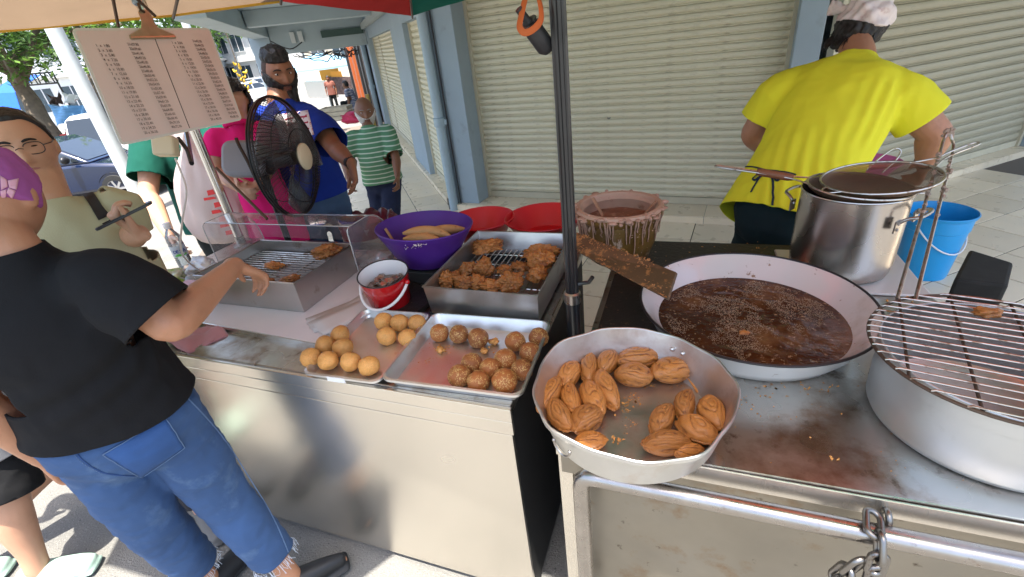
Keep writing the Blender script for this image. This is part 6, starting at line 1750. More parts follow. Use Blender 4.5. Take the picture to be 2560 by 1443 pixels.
# grey bag with black strap by the pink shirt
gq = [dep(566, 356, 2.05), dep(652, 366, 2.05), dep(648, 440, 2.05), dep(592, 445, 2.05)]
gcn = (gq[0]+gq[2])/2
sb = thing('shoulder_bag', 'smooth grey bag with a black strap behind the fan', 'bag', tuple(gcn))
Mg = frame_m(gcn, CR, CU, -CF)
mb = MB(); mb.prism([(x-.085, y-.08) for x, y in rrect(.18, .16, .045)], -.03, .03, M=Mg); mb.build('body', mat('grey_fabric', (.22, .22, .24), .6, var=.06), sb, bevel=.018)
mb = MB(); mb.tube(crom([tuple(dep(590, 345, 2.0)), tuple(dep(598, 365, 2.0)), tuple(dep(622, 410, 2.0)), tuple(dep(640, 450, 2.0))], 5), .007, 8, flat=.4); mb.build('strap', m_blackpaint, sb)
# thin tongs leaning by the pole
mb = MB(); mb.tube([tuple(dep(540, 420, 1.80)), tuple(dep(668, 548, 1.80))], .006, 8); tag(mb.build('metal_rod', m_darkwire, None, loc=tuple(dep(600, 480, 1.8))), 'thin dark metal rod slanting in front of the carrier bag', 'rod')
# ================================================================== PEOPLE
from mathutils.bvhtree import BVHTree
def loft(mb, nodes, side, n=20, k=4, expo=2.0, cap=0.8):
    """closed tube through nodes (point, half width along side, half depth)"""
    rows = crom([(*nd[0], nd[1], nd[2]) for nd in nodes], k)
    m = len(rows); P = [V(*r[:3]) for r in rows]
    rings = []
    T = [(P[min(i+1, m-1)]-P[max(i-1, 0)]).normalized() for i in range(m)]
    seq = []
    a0, b0_ = rows[0][3], rows[0][4]; a1, b1_ = rows[-1][3], rows[-1][4]
    for t in (0.95, 0.75, 0.45): seq.append((P[0]-T[0]*min(a0, b0_)*cap*t, a0*math.sqrt(1-t*t), b0_*math.sqrt(1-t*t), T[0]))
    for i in range(m): seq.append((P[i], rows[i][3], rows[i][4], T[i]))
    for t in (0.45, 0.75, 0.95): seq.append((P[-1]+T[-1]*min(a1, b1_)*cap*t, a1*math.sqrt(1-t*t), b1_*math.sqrt(1-t*t), T[-1]))
    vs = []; s = Vector(side)
    for p, a, b, t in seq:
        s2 = s-t*s.dot(t); s2 = s2.normalized() if s2.length > 1e-4 else t.orthogonal().normalized()
        f = t.cross(s2)
        for q in range(n):
            an = 2*PI*q/n; c, si = math.cos(an), math.sin(an)
            c = math.copysign(abs(c)**(2/expo), c); si = math.copysign(abs(si)**(2/expo), si)
            vs.append(p+s2*(a*c)+f*(b*si))
    r = len(seq)
    fs = [(i*n+q, i*n+(q+1) % n, (i+1)*n+(q+1) % n, (i+1)*n+q) for i in range(r-1) for q in range(n)]
    fs += [tuple(range(n-1, -1, -1)), tuple((r-1)*n+q for q in range(n))]
    mb.add(vs, fs)
def limb(mb, pts, rad, side=None, n=14, k=4, cap=.8):
    d = (Vector(pts[-1])-Vector(pts[0])).normalized()
    loft(mb, [(Vector(p), r if not isinstance(r, tuple) else r[0], r if not isinstance(r, tuple) else r[1]) for p, r in zip(pts, rad)], side if side is not None else d.orthogonal(), n, k, 2.0, cap)
def remeshed(mb, voxel, smooth=4, factor=0.5):
    me = bpy.data.meshes.new('tmp'); me.from_pydata(mb.v, [], mb.f); me.update()
    o = bpy.data.objects.new('tmp', me); COL.objects.link(o)
    r = o.modifiers.new('r', 'REMESH'); r.mode = 'VOXEL'; r.voxel_size = voxel
    if smooth:
        s = o.modifiers.new('s', 'SMOOTH'); s.iterations = smooth; s.factor = factor
    dg = bpy.context.evaluated_depsgraph_get(); dg.update()
    out = bpy.data.meshes.new_from_object(o.evaluated_get(dg), depsgraph=dg)
    bpy.data.objects.remove(o); bpy.data.meshes.remove(me)
    return out
def mesh_obj(name, me, m, parent, solid=0, off=0.0):
    me.materials.clear(); me.materials.append(m)
    me.polygons.foreach_set('use_smooth', [True]*len(me.polygons))
    d = world_loc(parent)
    n = len(me.vertices); co = np.empty(n*3, np.float32); me.vertices.foreach_get('co', co)
    co = co.reshape(-1, 3)-np.array(d, np.float32); me.vertices.foreach_set('co', co.ravel()); me.update()
    o = bpy.data.objects.new(name, me); COL.objects.link(o); o.parent = parent
    if solid:
        md = o.modifiers.new('s', 'SOLIDIFY'); md.thickness = solid; md.offset = off
    return o
def folds(me, fns):
    """push the cloth along its normals by the sum of fold functions"""
    me.update()
    n = len(me.vertices); co = np.empty(n*3); no = np.empty(n*3, np.float32)
    me.vertices.foreach_get('co', co); me.vertex_normals.foreach_get('vector', no)
    co = co.reshape(-1, 3); no = no.reshape(-1, 3)
    for i in range(n):
        p, q = Vector(co[i]), Vector(no[i])
        co[i] += no[i]*sum(f(p, q) for f in fns)
    me.vertices.foreach_set('co', co.ravel()); me.update()
def wr(amp, sc, stretch=(1, 1, 1), off=0.0, ridge=True):
    sx, sy, sz = stretch
    def f(p, nrm):
        q = V(p.x*sx+off, p.y*sy, p.z*sz)*sc
        x = mnoise.fractal(q, 1.0, 2.0, 2, noise_basis='PERLIN_ORIGINAL')
        return amp*((0.45-abs(x)*1.8) if ridge else x)
    return f
def drag(amp, a, b, wid, freq, ph=0.0):
    """creases that run in the direction a->b, fading away from that line"""
    a, b = Vector(a), Vector(b); d = (b-a).normalized()
    def f(p, nrm):
        q = p-a; t = q.dot(d); r = q-d*t
        w = math.exp(-(r.length/wid)**2)*(1 if 0 < t < (b-a).length else math.exp(-(min(abs(t), abs(t-(b-a).length))/0.06)**2))
        s = r.dot(d.cross(nrm).normalized()) if d.cross(nrm).length > 1e-3 else 0
        return amp*w*math.sin(s*freq+ph+t*4)
    return f
def cut(me, planes):
    bm = bmesh.new(); bm.from_mesh(me)
    for p, nrm, rad in planes:
        p, nrm = Vector(p), Vector(nrm).normalized()
        if rad > 0: fs = [f for f in bm.faces if (f.calc_center_median()-p).length < rad]
        else:                                          # a sleeve or leg end: only what lies on its own axis
            fs = []
            for f in bm.faces:
                q = f.calc_center_median()-p; t = q.dot(nrm)
                if -.02 < t < .075 and (q-nrm*t).length < -rad: fs.append(f)
        es = list({e for f in fs for e in f.edges}); vs = list({v for f in fs for v in f.verts})
        bmesh.ops.bisect_plane(bm, geom=fs+es+vs, plane_co=p, plane_no=nrm, clear_outer=True, dist=1e-5)
    bm.to_mesh(me); bm.free(); me.update()
    return me

# ---- head
def g1(x, s): return math.exp(-(x/s)**2)
def head_surf(dx, dy, dz, o):
    x, y, z = 0.076*dx, 0.096*dy, 0.118*dz
    if z < 0:
        k = -z/0.118
        x *= 1-(0.26-o.get('jaw', 0))*k**1.8
        y *= (1-0.06*k*k) if y > 0 else (1-0.42*k**1.2)
    x *= o.get('wide', 1.0)
    if dy > 0:
        ax = abs(x)
        f = min(1, dy*1.6)
        y -= 0.004*g1(z-0.06, 0.03)*f
        nz = (0.006 if z > 0.012 else 0)
        prof = 0.0
        if -0.044 < z < 0.03:
            t = (0.03-z)/0.066
            prof = 0.024*ss(0, 1, t)*ss(-0.046, -0.036, z)
        y += o.get('nose', 1.0)*prof*g1(x, 0.0085+0.007*max(0, min(1, (0.012-z)/0.045)))
        y -= 0.010*g1(ax-0.031, 0.017)*g1(z-0.010, 0.013)*f
        y += 0.005*g1(z-0.031, 0.009)*g1(ax-0.028, 0.024)*f
        y += 0.004*g1(ax-0.045, 0.018)*g1(z+0.022, 0.018)*f
        y += 0.0075*g1(x, 0.019)*g1(z+0.061, 0.0085) - 0.004*g1(x, 0.024)*g1(z+0.0635, 0.0028)
        y += 0.006*g1(x, 0.019)*g1(z+0.074, 0.007)
        y -= 0.004*g1(x, 0.02)*g1(z+0.086, 0.007)
        y += 0.010*g1(x, 0.022)*g1(z+0.102, 0.016)
    return V(x, y, z)
def face_y(x, z, o):
    dx, dz = x/0.076/o.get('wide', 1.0), z/0.118
    return head_surf(dx, math.sqrt(max(0, 1-dx*dx-dz*dz)), dz, o).y
def add_head(mb, H, o, ears=True):
    vs_fn = lambda p: head_surf(p.x, p.y, p.z, o)
    M = H
    b = MB(); b.sphere((0, 0, 0), 1.0, 64, 52, fn=vs_fn)
    mb.add([M @ Vector(p) for p in b.v], b.f)
    if ears:
        for s in (1, -1):
            b = MB(); b.sphere((s*0.0765*o.get('wide', 1.0), -0.008, -0.004), (0.008, 0.020, 0.032), 12, 10, M=Matrix.Rotation(R_(-s*18), 3, 'Z') @ Matrix.Rotation(R_(12), 3, 'X')); mb.add([M @ Vector(p) for p in b.v], b.f)
def head_patch(H, o, keep, grow, name, m, parent, nu=132, nv=110, noise=0.0, solid=0.0, nsc=60, seed=0, drop=None, margin=None, edge=.010):
    """a shell over part of the head (hair, beard, scarf)"""
    V_ = {}; mb = MB()
    def pt(i, j):
        t = PI*(i+0.001)/nv; a = 2*PI*(j % nu)/nu
        d = V(math.sin(t)*math.cos(a), math.sin(t)*math.sin(a), math.cos(t))
        p = head_surf(d.x, d.y, d.z, o); g = grow(d, p) if callable(grow) else grow
        e = d.copy(); g = g+noise*fbm(d*nsc/10+V(seed, 0, 0), 1.0, 3)
        if margin: w = ss(0, edge, margin(d, p)); g = g*w-.0045*(1-w)
        q = p+e*g
        if drop: q = drop(q, d)
        return d, H @ q
    for i in range(nv):
        for j in range(nu):
            c = [(i, j), (i+1, j), (i+1, (j+1) % nu), (i, (j+1) % nu)]
            t = PI*(i+.5)/nv; a = 2*PI*(j+.5)/nu
            d = V(math.sin(t)*math.cos(a), math.sin(t)*math.sin(a), math.cos(t))
            if (margin(d, head_surf(d.x, d.y, d.z, o)) < -.005) if margin else not keep(d, head_surf(d.x, d.y, d.z, o)): continue
            idx = []
            for q in c:
                if q not in V_: V_[q] = len(mb.v); mb.v.append(tuple(pt(*q)[1]))
                idx.append(V_[q])
            mb.f.append(tuple(idx))
    return mb.build(name, m, parent, sharp=180, solid=solid)
m_eye = mat('eye_white', (0.55, 0.52, 0.48), 0.2); m_iris = mat('iris', (0.02, 0.012, 0.008), 0.1)
def face_parts(H, o, parent, brow_m, lip_m, closed=False, skin=None):
    for s in (1, -1):
        x, z = s*0.031, 0.009; y = face_y(x, z, o)
        mb = MB(); mb.sphere((x, y-0.0035, z), (0.0135, 0.008, 0.0032 if closed else 0.0058), 12, 8)
        mb.v = [tuple(H @ Vector(p)) for p in mb.v]; e = mb.build('eye', m_iris if closed else m_eye, parent)
        if not closed:
            mb = MB(); mb.sphere((x+0.001, y+0.0018, z), (0.0052, 0.0035, 0.0052), 10, 8); mb.v = [tuple(H @ Vector(p)) for p in mb.v]; mb.build('iris', m_iris, e)
        mb = MB(); P = [tuple(H @ V(s*bx_, face_y(s*bx_, bz_, o)+0.002, bz_)) for bx_, bz_ in ((0.013, 0.026), (0.024, 0.0305), (0.036, 0.031), (0.048, 0.026))]
        mb.tube(crom(P, 3), [0.002, 0.003, 0.0036, 0.0038, 0.0038, 0.0036, 0.0033, 0.003, 0.0025, 0.0015], 6); mb.build('eyebrow', brow_m, parent)
    mb = MB()
    for z, r in ((-0.0595, 0.0036), (-0.0685, 0.0042)):
        P = [tuple(H @ V(bx_, face_y(bx_, z, o)-0.0012-abs(bx_)*0.05, z+(0.0022-abs(bx_)*0.12 if z > -.065 else abs(bx_)*.10))) for bx_ in np.linspace(-0.022, 0.022, 9)]
        mb.tube(P, [r*math.sqrt(max(.05, 1-(k/4-1)**2)) for k in range(9)], 8)
    mb.build('lips', lip_m, parent)

# ---- hand: palm, four unequal bent fingers and a thumb
def add_hand(mb, wrist, d, n, thumb, curl=(25, 30, 20), spread=6, sc=1.0, thumb_out=40, thumb_curl=20):
    d = Vector(d).normalized(); n = Vector(n); n = (n-d*n.dot(d)).normalized(); s = d.cross(n); 
    if s.dot(Vector(thumb)) < 0: s = -s
    W = Vector(wrist)
    loft(mb, [(W-d*.015*sc, .027*sc, .020*sc), (W+d*.02*sc, .033*sc, .018*sc), (W+d*.055*sc, .040*sc, .0165*sc), (W+d*.092*sc, .040*sc, .0135*sc)], s, 14, 3)
    for k, (off, L_, r) in enumerate(((.030, .070, .0088), (.010, .078, .009), (-.010, .073, .0087), (-.029, .056, .0078))):
        p = W+d*(.082-.004*abs(k-1.2))*sc+s*off*sc
        ang = R_(spread*(1.3-k)); fd = (d*math.cos(ang)+s*math.sin(ang)).normalized()
        pts = [p-fd*.02*sc, p]; cur = 0
        for q, fr_ in enumerate((.44, .32, .24)):
            cur += R_(curl[q]*(1+.06*k))
            v = fd*math.cos(cur)+n*math.sin(cur)
            pts.append(pts[-1]+v*(L_*fr_*sc*1.05))
        limb(mb, pts, [r*1.05*sc, r*1.05*sc, r*sc, r*.93*sc, r*.72*sc], s, 10, 3)
    p = W+d*.022*sc+s*.026*sc; a = R_(thumb_out)
    v = (d*math.cos(a)+s*math.sin(a)+n*.25).normalized()
    p1 = p+v*.040*sc; v2 = (v*math.cos(R_(thumb_curl))+(d*.8+n*.5).normalized()*math.sin(R_(thumb_curl))).normalized(); p2 = p1+v2*.032*sc; p3 = p2+(v2+d*.2).normalized()*.024*sc
    limb(mb, [p-v*.02*sc, p, p1, p2, p3], [.014*sc, .0145*sc, .0115*sc, .0100*sc, .0075*sc], n, 10, 3)

def skin(name, col): return mat('skin_'+name, col, 0.48, var=0.10, vscale=9, stain=(tuple(c*0.82 for c in col), 14, 0.55, 0.75), sss=0.12, bump=0.0004, bscale=220)
def cloth(name, col, **k):
    a = dict(rough=0.92, var=0.08, vscale=4, bump=0.0006, bscale=320, sheen=0.0, spec=0.25); a.update(k)
    return mat('cloth_'+name, col, **a)

def person(label, pelvis, neck, f, P, group=None):
    """builds one standing person. f is the horizontal way the hips face; P overrides joints and clothes"""
    f = Vector(f); f.z = 0; f.normalize(); up = V(0, 0, 1); r = f.cross(up)
    pelvis, neck = Vector(pelvis), Vector(neck)
    h = P.get('h', 1.0); bulk = P.get('bulk', 1.0)
    tu = (neck-pelvis).normalized()
    r2 = Vector(P.get('sh_dir', r)); r2 = (r2-tu*r2.dot(tu)).normalized()   # shoulder line
    gz = P.get('ground', 0.0)
    J = {}
    shw = P.get('shw', 0.165)*h
    for s, q in ((1, 'r'), (-1, 'l')):
        J['sh'+q] = neck-tu*0.045*h+r2*(s*shw)
        J['hip'+q] = pelvis+r*(s*0.09*h)-tu*0.02
        an = V(J['hip'+q].x, J['hip'+q].y, gz+0.085)+r*(s*0.02)
        J['an'+q] = an; J['kn'+q] = (J['hip'+q]+an)/2+f*0.02+V(0, 0, .01)
        J['el'+q] = J['sh'+q]+V(0, 0, -.27*h)+r*(s*.05)-f*.02; J['wr'+q] = J['el'+q]+V(0, 0, -.235*h)+f*.05
    J.update({k: Vector(v) for k, v in P.get('J', {}).items()})
    hf = Vector(P.get('head_f', f)).normalized(); hu = Vector(P.get('head_up', (0, 0, 1)))
    hr = hf.cross(hu).normalized(); hu = hr.cross(hf)
    hs = P.get('head_s', 1.0)*h
    hc = Vector(P.get('head', neck+tu*0.145*h+hf*.02))
    H = frame_m(hc, hr*hs, hf*hs, hu*hs)
    root = thing('person', label, 'person', (pelvis.x, pelvis.y, gz), group=group)
    o = P.get('face', {})
    sk = P['skin']
    # --- one continuous body
    b = MB()
    add_head(b, H, o)
    chin_back = hc-hu*.06*hs-hf*.025*hs
    limb(b, [neck-tu*.05*h, neck+tu*.02*h, chin_back, chin_back+hu*.05*hs], [(.07*h, .06*h), .056*h*bulk**.5, .054*h*bulk**.5, .052*h], r2, 18)
    loft(b, [(pelvis-tu*.04, .125*h, .085*h), (pelvis+tu*.12*h, .11*h, .075*h), (pelvis*.45+neck*.55, .13*h, .085*h), (neck-tu*.09*h, .135*h, .075*h), (neck-tu*.03*h, .075*h, .06*h)], r2, 18)
    arms = P.get('arms', 'rl')
    for s, q in ((1, 'r'), (-1, 'l')):
        if q in arms:
            sh, el, w_ = J['sh'+q], J['el'+q], J['wr'+q]; ab = P.get('arm', 1.0)*h
            ud, fd = (el-sh).normalized(), (w_-el).normalized()
            limb(b, [neck-tu*.06*h+r2*(s*.07), sh, sh+(el-sh)*.35, sh+(el-sh)*.75, el, el+(w_-el)*.22, el+(w_-el)*.6, w_], [.045*h, .054*ab, .050*ab, .043*ab, .040*ab, .043*ab, .034*ab, (.027*ab, .023*ab)], r2.cross(ud) if abs(r2.dot(ud)) < .9 else f, 16)
            hk = P.get('hand_'+q, {})
            hd = Vector(hk.get('d', fd)); pn = Vector(hk.get('n', r*(-s))); th = Vector(hk.get('thumb', f))
            add_hand(b, w_, hd, pn, th, hk.get('curl', (22, 28, 18)), hk.get('spread', 6), hk.get('sc', 1.0)*h, hk.get('thumb_out', 38), hk.get('thumb_curl', 20))
        hip, kn, an = J['hip'+q], J['kn'+q], J['an'+q]
        lb = P.get('leg', 1.0)*h
        limb(b, [hip, hip+(kn-hip)*.5, kn, kn+(an-kn)*.3-f*.012, an+(kn-an)*.25, an, an-V(0, 0, .04)], [.082*lb, .072*lb, .053*lb, .055*lb, .038*lb, .036*lb, .036*lb], r, 16)
        fd_ = Vector(P.get('toe_'+q, f)); J['toe'+q] = fd_
        limb(b, [V(an.x, an.y, an.z-.055)-fd_*.05, V(an.x, an.y, an.z-.05)+fd_*.02, V(an.x, an.y, an.z-.058)+fd_*.12, V(an.x, an.y, an.z-.066)+fd_*.17], [.03, .037, (.042, .024), (.036, .016)], r, 12)
    me = remeshed(b, P.get('voxel', .0075), P.get('smooth', 3), .4)
    mesh_obj('body', me, sk, root)
    # --- shirt
    sh_m = P.get('shirt')
    if sh_m:
        c = MB(); hem = P.get('hem', -.10); w = P.get('torso_w', 1.0)*h; dp = P.get('torso_d', 1.0)*h
        hemp = pelvis+tu*hem*h
        bl = P.get('belly', 0.0)
        loft(c, [(hemp-tu*.05, .203*w, .150*dp), (hemp, .203*w, .150*dp), (pelvis+tu*.07*h+f*bl*.5, .190*w, .140*dp), (pelvis+tu*.20*h+f*bl, .176*w, .132*dp+bl), (pelvis*.4+neck*.6+f*bl*.5, .186*w, .134*dp+bl*.4), (neck-tu*.12*h, .188*w, .122*dp), (neck-tu*.055*h, .150*w, .094*dp), (neck-tu*.012*h, .084*w, .078*dp), (neck+tu*.03*h, .064*h, .064*h)], r2, 28, 5, expo=2.25)
        pl = [(hemp, -tu, .5*h)]
        nd = (hc-hu*.08*hs-neck).normalized()
        npl = neck+tu*P.get('neckline', .018)*h
        pl.append((npl, (tu*.8+nd*.4-f*.12).normalized() if not P.get('neck_n') else P['neck_n'], .13*h))
        sl = P.get('sleeve', .62); sr = P.get('sleeve_r', .074)*h
        for s, q in ((1, 'r'), (-1, 'l')):
            if q not in arms: continue
            sh, el = J['sh'+q], J['el'+q]; e = sh+(el-sh)*sl; ud = (el-sh).normalized()
            limb(c, [neck-tu*.075*h+r2*(s*.09*h), sh-tu*.005, sh+(el-sh)*.28, e, e+ud*.02], [.075*h, .074*h*P.get('arm', 1.0)**.5, sr*1.02, sr*P.get('cuff', 1.0), sr*P.get('cuff', 1.0)], r2.cross(ud) if abs(r2.dot(ud)) < .9 else f, 18, 4, .25)
            pl.append((e-ud*.004, ud, -(sr*P.get('cuff', 1.0)*1.12+.006)))
        me = remeshed(c, P.get('cvoxel', .011), 5, .5)
        folds(me, P.get('folds', [wr(.006, 6, (1, 1, .45)), wr(.0025, 15, (1, 1, .6), 3.0)]))
        cut(me, pl)
        P['_shirt'] = mesh_obj('shirt', me, sh_m, root, solid=.005, off=-1)
    # --- trousers
    tr = P.get('trousers')
    if tr:
        c = MB(); to = P.get('trouser_to', .93); w = P.get('hip_w', 1.0)*h; ls = P.get('loose', 1.0)*h
        loft(c, [(pelvis-tu*.10*h, .150*w, .115*w), (pelvis-tu*.03*h-f*.012, .176*w, .130*w), (pelvis+tu*.035*h, .158*w, .112*w), (pelvis+tu*.075*h, .120*w, .085*w)], r, 26, 4, expo=2.3)
        pl = []
        for s, q in ((1, 'r'), (-1, 'l')):
            hip, kn, an = J['hip'+q], J['kn'+q], J['an'+q]
            def along(t): return hip+(kn-hip)*(t/.5) if t < .5 else kn+(an-kn)*((t-.5)/.5)
            pts = [hip+V(0, 0, .01)-f*.01]; rad = [.098*w]
            for t, q_ in ((.14, .094), (.3, .083*ls/h), (.5, .072*ls/h), (.7, .068*ls/h), (.85, .063*ls/h), (1.0, .062*ls/h)):
                if t >= to: break
                pts.append(along(t)); rad.append(q_*h)
            e = along(to); ed = ((an-kn) if to > .5 else (kn-hip)).normalized()
            er = (.085 if to < .6 else .064)*ls*P.get('cuff_leg', 1.0)
            pts += [e, e+ed*.02]; rad += [er, er]
            limb(c, pts, rad, r, 20, 4, .25)
            pl.append((e-ed*.004, ed, -(er*1.15+.010)))
        me = remeshed(c, P.get('cvoxel', .011), 4, .5)
        folds(me, P.get('tfolds', [wr(.005, 8, (1, 1, 1.3), 7.0), wr(.002, 20, (1, 1, 1.2), 1.0)]))
        cut(me, pl)
        P['_trousers'] = mesh_obj('trousers' if to > .6 else 'shorts', me, tr, root, solid=.005, off=-1)
    # --- shoes
    if P.get('shoes'):
        for q in 'rl':
            an = J['an'+q]; fd_ = J['toe'+q].normalized(); c = MB(); gzz = an.z-.085
            B_ = V(an.x, an.y, gzz)
            limb(c, [B_-fd_*.055+V(0, 0, .048), B_+V(0, 0, .05), B_+fd_*.07+V(0, 0, .043), B_+fd_*.12+V(0, 0, .036), B_+fd_*.160+V(0, 0, .030)], [(.036, .040), (.042, .042), (.046, .038), (.049, .033), (.044, .027)], f.cross(up), 16)
            loft(c, [(B_-fd_*.085+V(0, 0, .014), .034, .012), (B_+fd_*.05+V(0, 0, .014), .043, .012), (B_+fd_*.12+V(0, 0, .014), .052, .012), (B_+fd_*.180+V(0, 0, .014), .044, .010)], f.cross(up), 16)
            me = remeshed(c, .006, 3, .5); cut(me, [(an+V(0, 0, .006), (0, 0, 1), .1)])
            mesh_obj('shoe', me, P['shoes'], root, solid=.004, off=-1)
    P['_J'], P['_H'], P['_root'] = J, H, root
    return root
def bvh_of(o):
    dg = bpy.context.evaluated_depsgraph_get(); d = world_loc(o.parent)
    return BVHTree.FromPolygons([tuple(v.co+d) for v in o.data.vertices], [tuple(p.vertices) for p in o.data.polygons])
def hit(bv, px, py, lift=.002):
    h_ = bv.ray_cast(CO, ray(px, py).normalized())
    if h_[0] is None: return None
    n = h_[1]; n = n if n.dot(ray(px, py)) < 0 else -n
    return h_[0]+n*lift
def seam(bv, pix, r, name, m, parent, lift=.001, k=6, dash=False, lin=False):
    pp = [(a[0]+(b[0]-a[0])*i/k, a[1]+(b[1]-a[1])*i/k) for a, b in zip(pix[:-1], pix[1:]) for i in range(k)]+[pix[-1]] if lin else crom(pix, k)
    pts = [hit(bv, *p, lift) for p in pp]
    pts = [p for p in pts if p is not None]
    if len(pts) < 3: return
    mb = MB()
    if dash:
        for i in range(0, len(pts)-1, 2): mb.tube([tuple(pts[i]), tuple(pts[i+1])], r, 5)
        o = mb.build(name, m, parent); o['kind'] = 'stuff'
    else:
        mb.tube([tuple(p) for p in pts], r, 6); o = mb.build(name, m, parent)
    return o
def patch(bv, quad, name, m, parent, n=12, lift=.002, solid=.002, shape=None):
    G = []
    for i in range(n+1):
        row = []
        for j in range(n+1):
            a, b = i/n, j/n
            x = (quad[0][0]*(1-b)+quad[1][0]*b)*(1-a)+(quad[3][0]*(1-b)+quad[2][0]*b)*a
            y = (quad[0][1]*(1-b)+quad[1][1]*b)*(1-a)+(quad[3][1]*(1-b)+quad[2][1]*b)*a
            row.append(hit(bv, x, y, lift))
        G.append(row)
    mb = MB(); idx = {}
    for i in range(n+1):
        for j in range(n+1):
            if G[i][j] is not None: idx[(i, j)] = len(mb.v); mb.v.append(tuple(G[i][j]))
    for i in range(n):
        for j in range(n):
            q = [(i, j), (i, j+1), (i+1, j+1), (i+1, j)]
            if all(k in idx for k in q): mb.f.append(tuple(idx[k] for k in q))
    return mb.build(name, m, parent, solid=solid)

m_hair = mat('black_hair', (0.012, 0.010, 0.009), 0.5, var=0.4, vscale=40, stretch=(1, 1, .15), bump=.002, bscale=120)
m_brow = mat('brow_hair', (0.012, 0.009, 0.008), 0.7)
m_lip1 = mat('lip_rose', (0.36, 0.15, 0.12), 0.4); m_lip2 = mat('lip_brown', (0.16, 0.06, 0.05), 0.4)

# ---- 1. woman in black T-shirt and jeans, reaching into the warming tray
f1 = V(-.70, .71, 0); r1 = f1.cross(V(0, 0, 1))
sk1 = skin('tan', (0.40, 0.19, 0.105))
pel = dep(296, 1035, 1.25); nk1 = dep(42, 655, 1.0)
m_denim = mat('denim', (0.033, 0.075, 0.175), 0.9, var=0.25, vscale=6, stain=((0.14, 0.22, 0.33), 4.2, 0.54, 0.80), stain2=((0.018, 0.042, 0.11), 4.5, 0.58, 0.8), bump=.0008, bscale=420)
anr, anl = at(728, 1440, .095), at(520, 1446, .095)
tr1 = at(850, 1400, .03)-at(765, 1446, .03); tl1 = at(615, 1372, .03)-at(560, 1440, .03)
hand_t = dep(648, 668, 1.40)
W_wr = dep(588, 664, 1.33); W_el = dep(428, 812, 1.09)
P1 = dict(skin=sk1, shirt=cloth('black', (0.008, 0.008, 0.009), var=.25), trousers=m_denim, shoes=mat('black_shoe', (0.012, 0.013, 0.015), .55), h=.95, bulk=1.1, torso_w=1.0, torso_d=1.06, hip_w=1.06, loose=1.16, trouser_to=.87, hem=.03,
          J=dict(anr=anr, anl=anl, elr=W_el, wrr=W_wr, shr=dep(262, 700, 1.03)), toe_r=tr1.normalized(), toe_l=tl1.normalized(), head=dep(-20, 496, 1.0), head_f=(-.45, .80, -.35), sleeve=.80, sleeve_r=.088, cuff=1.08, arm=1.12, voxel=.0055, sh_dir=r1,
          hand_r=dict(d=hand_t-W_wr+V(0, 0, -.03), n=(.0, .15, -1), thumb=(-1, .3, 0), curl=(30, 38, 26)), face=dict(wide=1.06, jaw=.08), neckline=.03,
          folds=[wr(.005, 4.2, (1, 1, .5)), wr(.003, 11, (1, 1, .7), 3.0), drag(.005, dep(330, 790, 1.1), dep(120, 960, 1.1), .14, 70), drag(.004, dep(420, 890, 1.12), dep(200, 1000, 1.12), .10, 95)], tfolds=[wr(.0045, 6.0, (1, 1, 1.6), 7.0), wr(.003, 13, (1, 1, 1.8), 1.0), wr(.0015, 28, (1, 1, 1.5), 5.0)], cvoxel=.0085)
w1 = person('person in black T-shirt, ragged blue jeans and purple headscarf reaching into the warming tray', pel, nk1, f1, P1)
m_scarf = mat('purple_scarf', (0.30, 0.075, 0.26), .85, var=.12, vscale=12, bump=.0008, bscale=60)
sc1 = head_patch(P1['_H'], P1['face'], None, lambda d, p: .008, 'headscarf', m_scarf, w1, noise=.004, nsc=25, margin=lambda d, p: min(p.z+.030+.30*p.y, .030+.45*max(0, p.z)-p.y))
bj = bvh_of(P1['_trousers'])
m_stitch = mat('stitch', (0.09, 0.15, 0.26), .8)
m_seam = mat('dark_seam', (0.02, 0.055, 0.16), .9)
m_pocket = mat('pocket_denim', (0.025, 0.075, 0.215), .9, var=.25, vscale=9, bump=.0008, bscale=420)
pocket = patch(bj, [(258, 1134), (412, 1045), (460, 1118), (352, 1192)], 'back_pocket', m_pocket, P1['_trousers'], 14, .003, .004)
seam(bj, [(258, 1134), (412, 1045), (460, 1118), (352, 1192), (258, 1134)], .0013, 'pocket_seam', m_stitch, P1['_trousers'], .0055, 10, lin=True)
seam(bj, [(182, 1075), (184, 1112), (205, 1148), (262, 1182), (345, 1190)], .0022, 'back_seam', m_seam, P1['_trousers'], .001, 8)
seam(bj, [(176, 1075), (178, 1114), (200, 1152), (258, 1186)], .0010, 'stitching', m_stitch, P1['_trousers'], .001, 16, True)
seam(bj, [(298, 1028), (322, 1068), (344, 1094)], .0020, 'yoke_seam', m_stitch, P1['_trousers'], .001, 8)
seam(bj, [(458, 985), (520, 1050), (575, 1120), (640, 1220), (690, 1310), (722, 1385)], .0018, 'side_seam', m_stitch, P1['_trousers'], .001, 10)
# frayed cuffs
mb = MB()
for q, an in (('r', anr), ('l', anl)):
    kn = P1['_J']['kn'+q]; hip = P1['_J']['hip'+q]
    e = kn+(P1['_J']['an'+q]-kn)*((.87-.5)/.5); ed = (P1['_J']['an'+q]-kn).normalized(); s = ed.orthogonal().normalized(); u = ed.cross(s)
    for k in range(70):
        a = random.uniform(0, 6.3); d = s*math.cos(a)+u*math.sin(a); p = e+d*.074*.95
        mb.tube([tuple(p-ed*.004), tuple(p+ed*random.uniform(.006, .02)+d*random.uniform(-.004, .01)), tuple(p+ed*random.uniform(.012, .045)+V(random.gauss(0, .008), random.gauss(0, .008), 0))], .0006, 4)
fr1 = mb.build('frayed_threads', mat('thread', (.55, .60, .68), .9), P1['_trousers']); fr1['kind'] = 'stuff'
bs = bvh_of(sc1)
m_bfly = mat('pale_pink_print', (.62, .32, .40), .9)
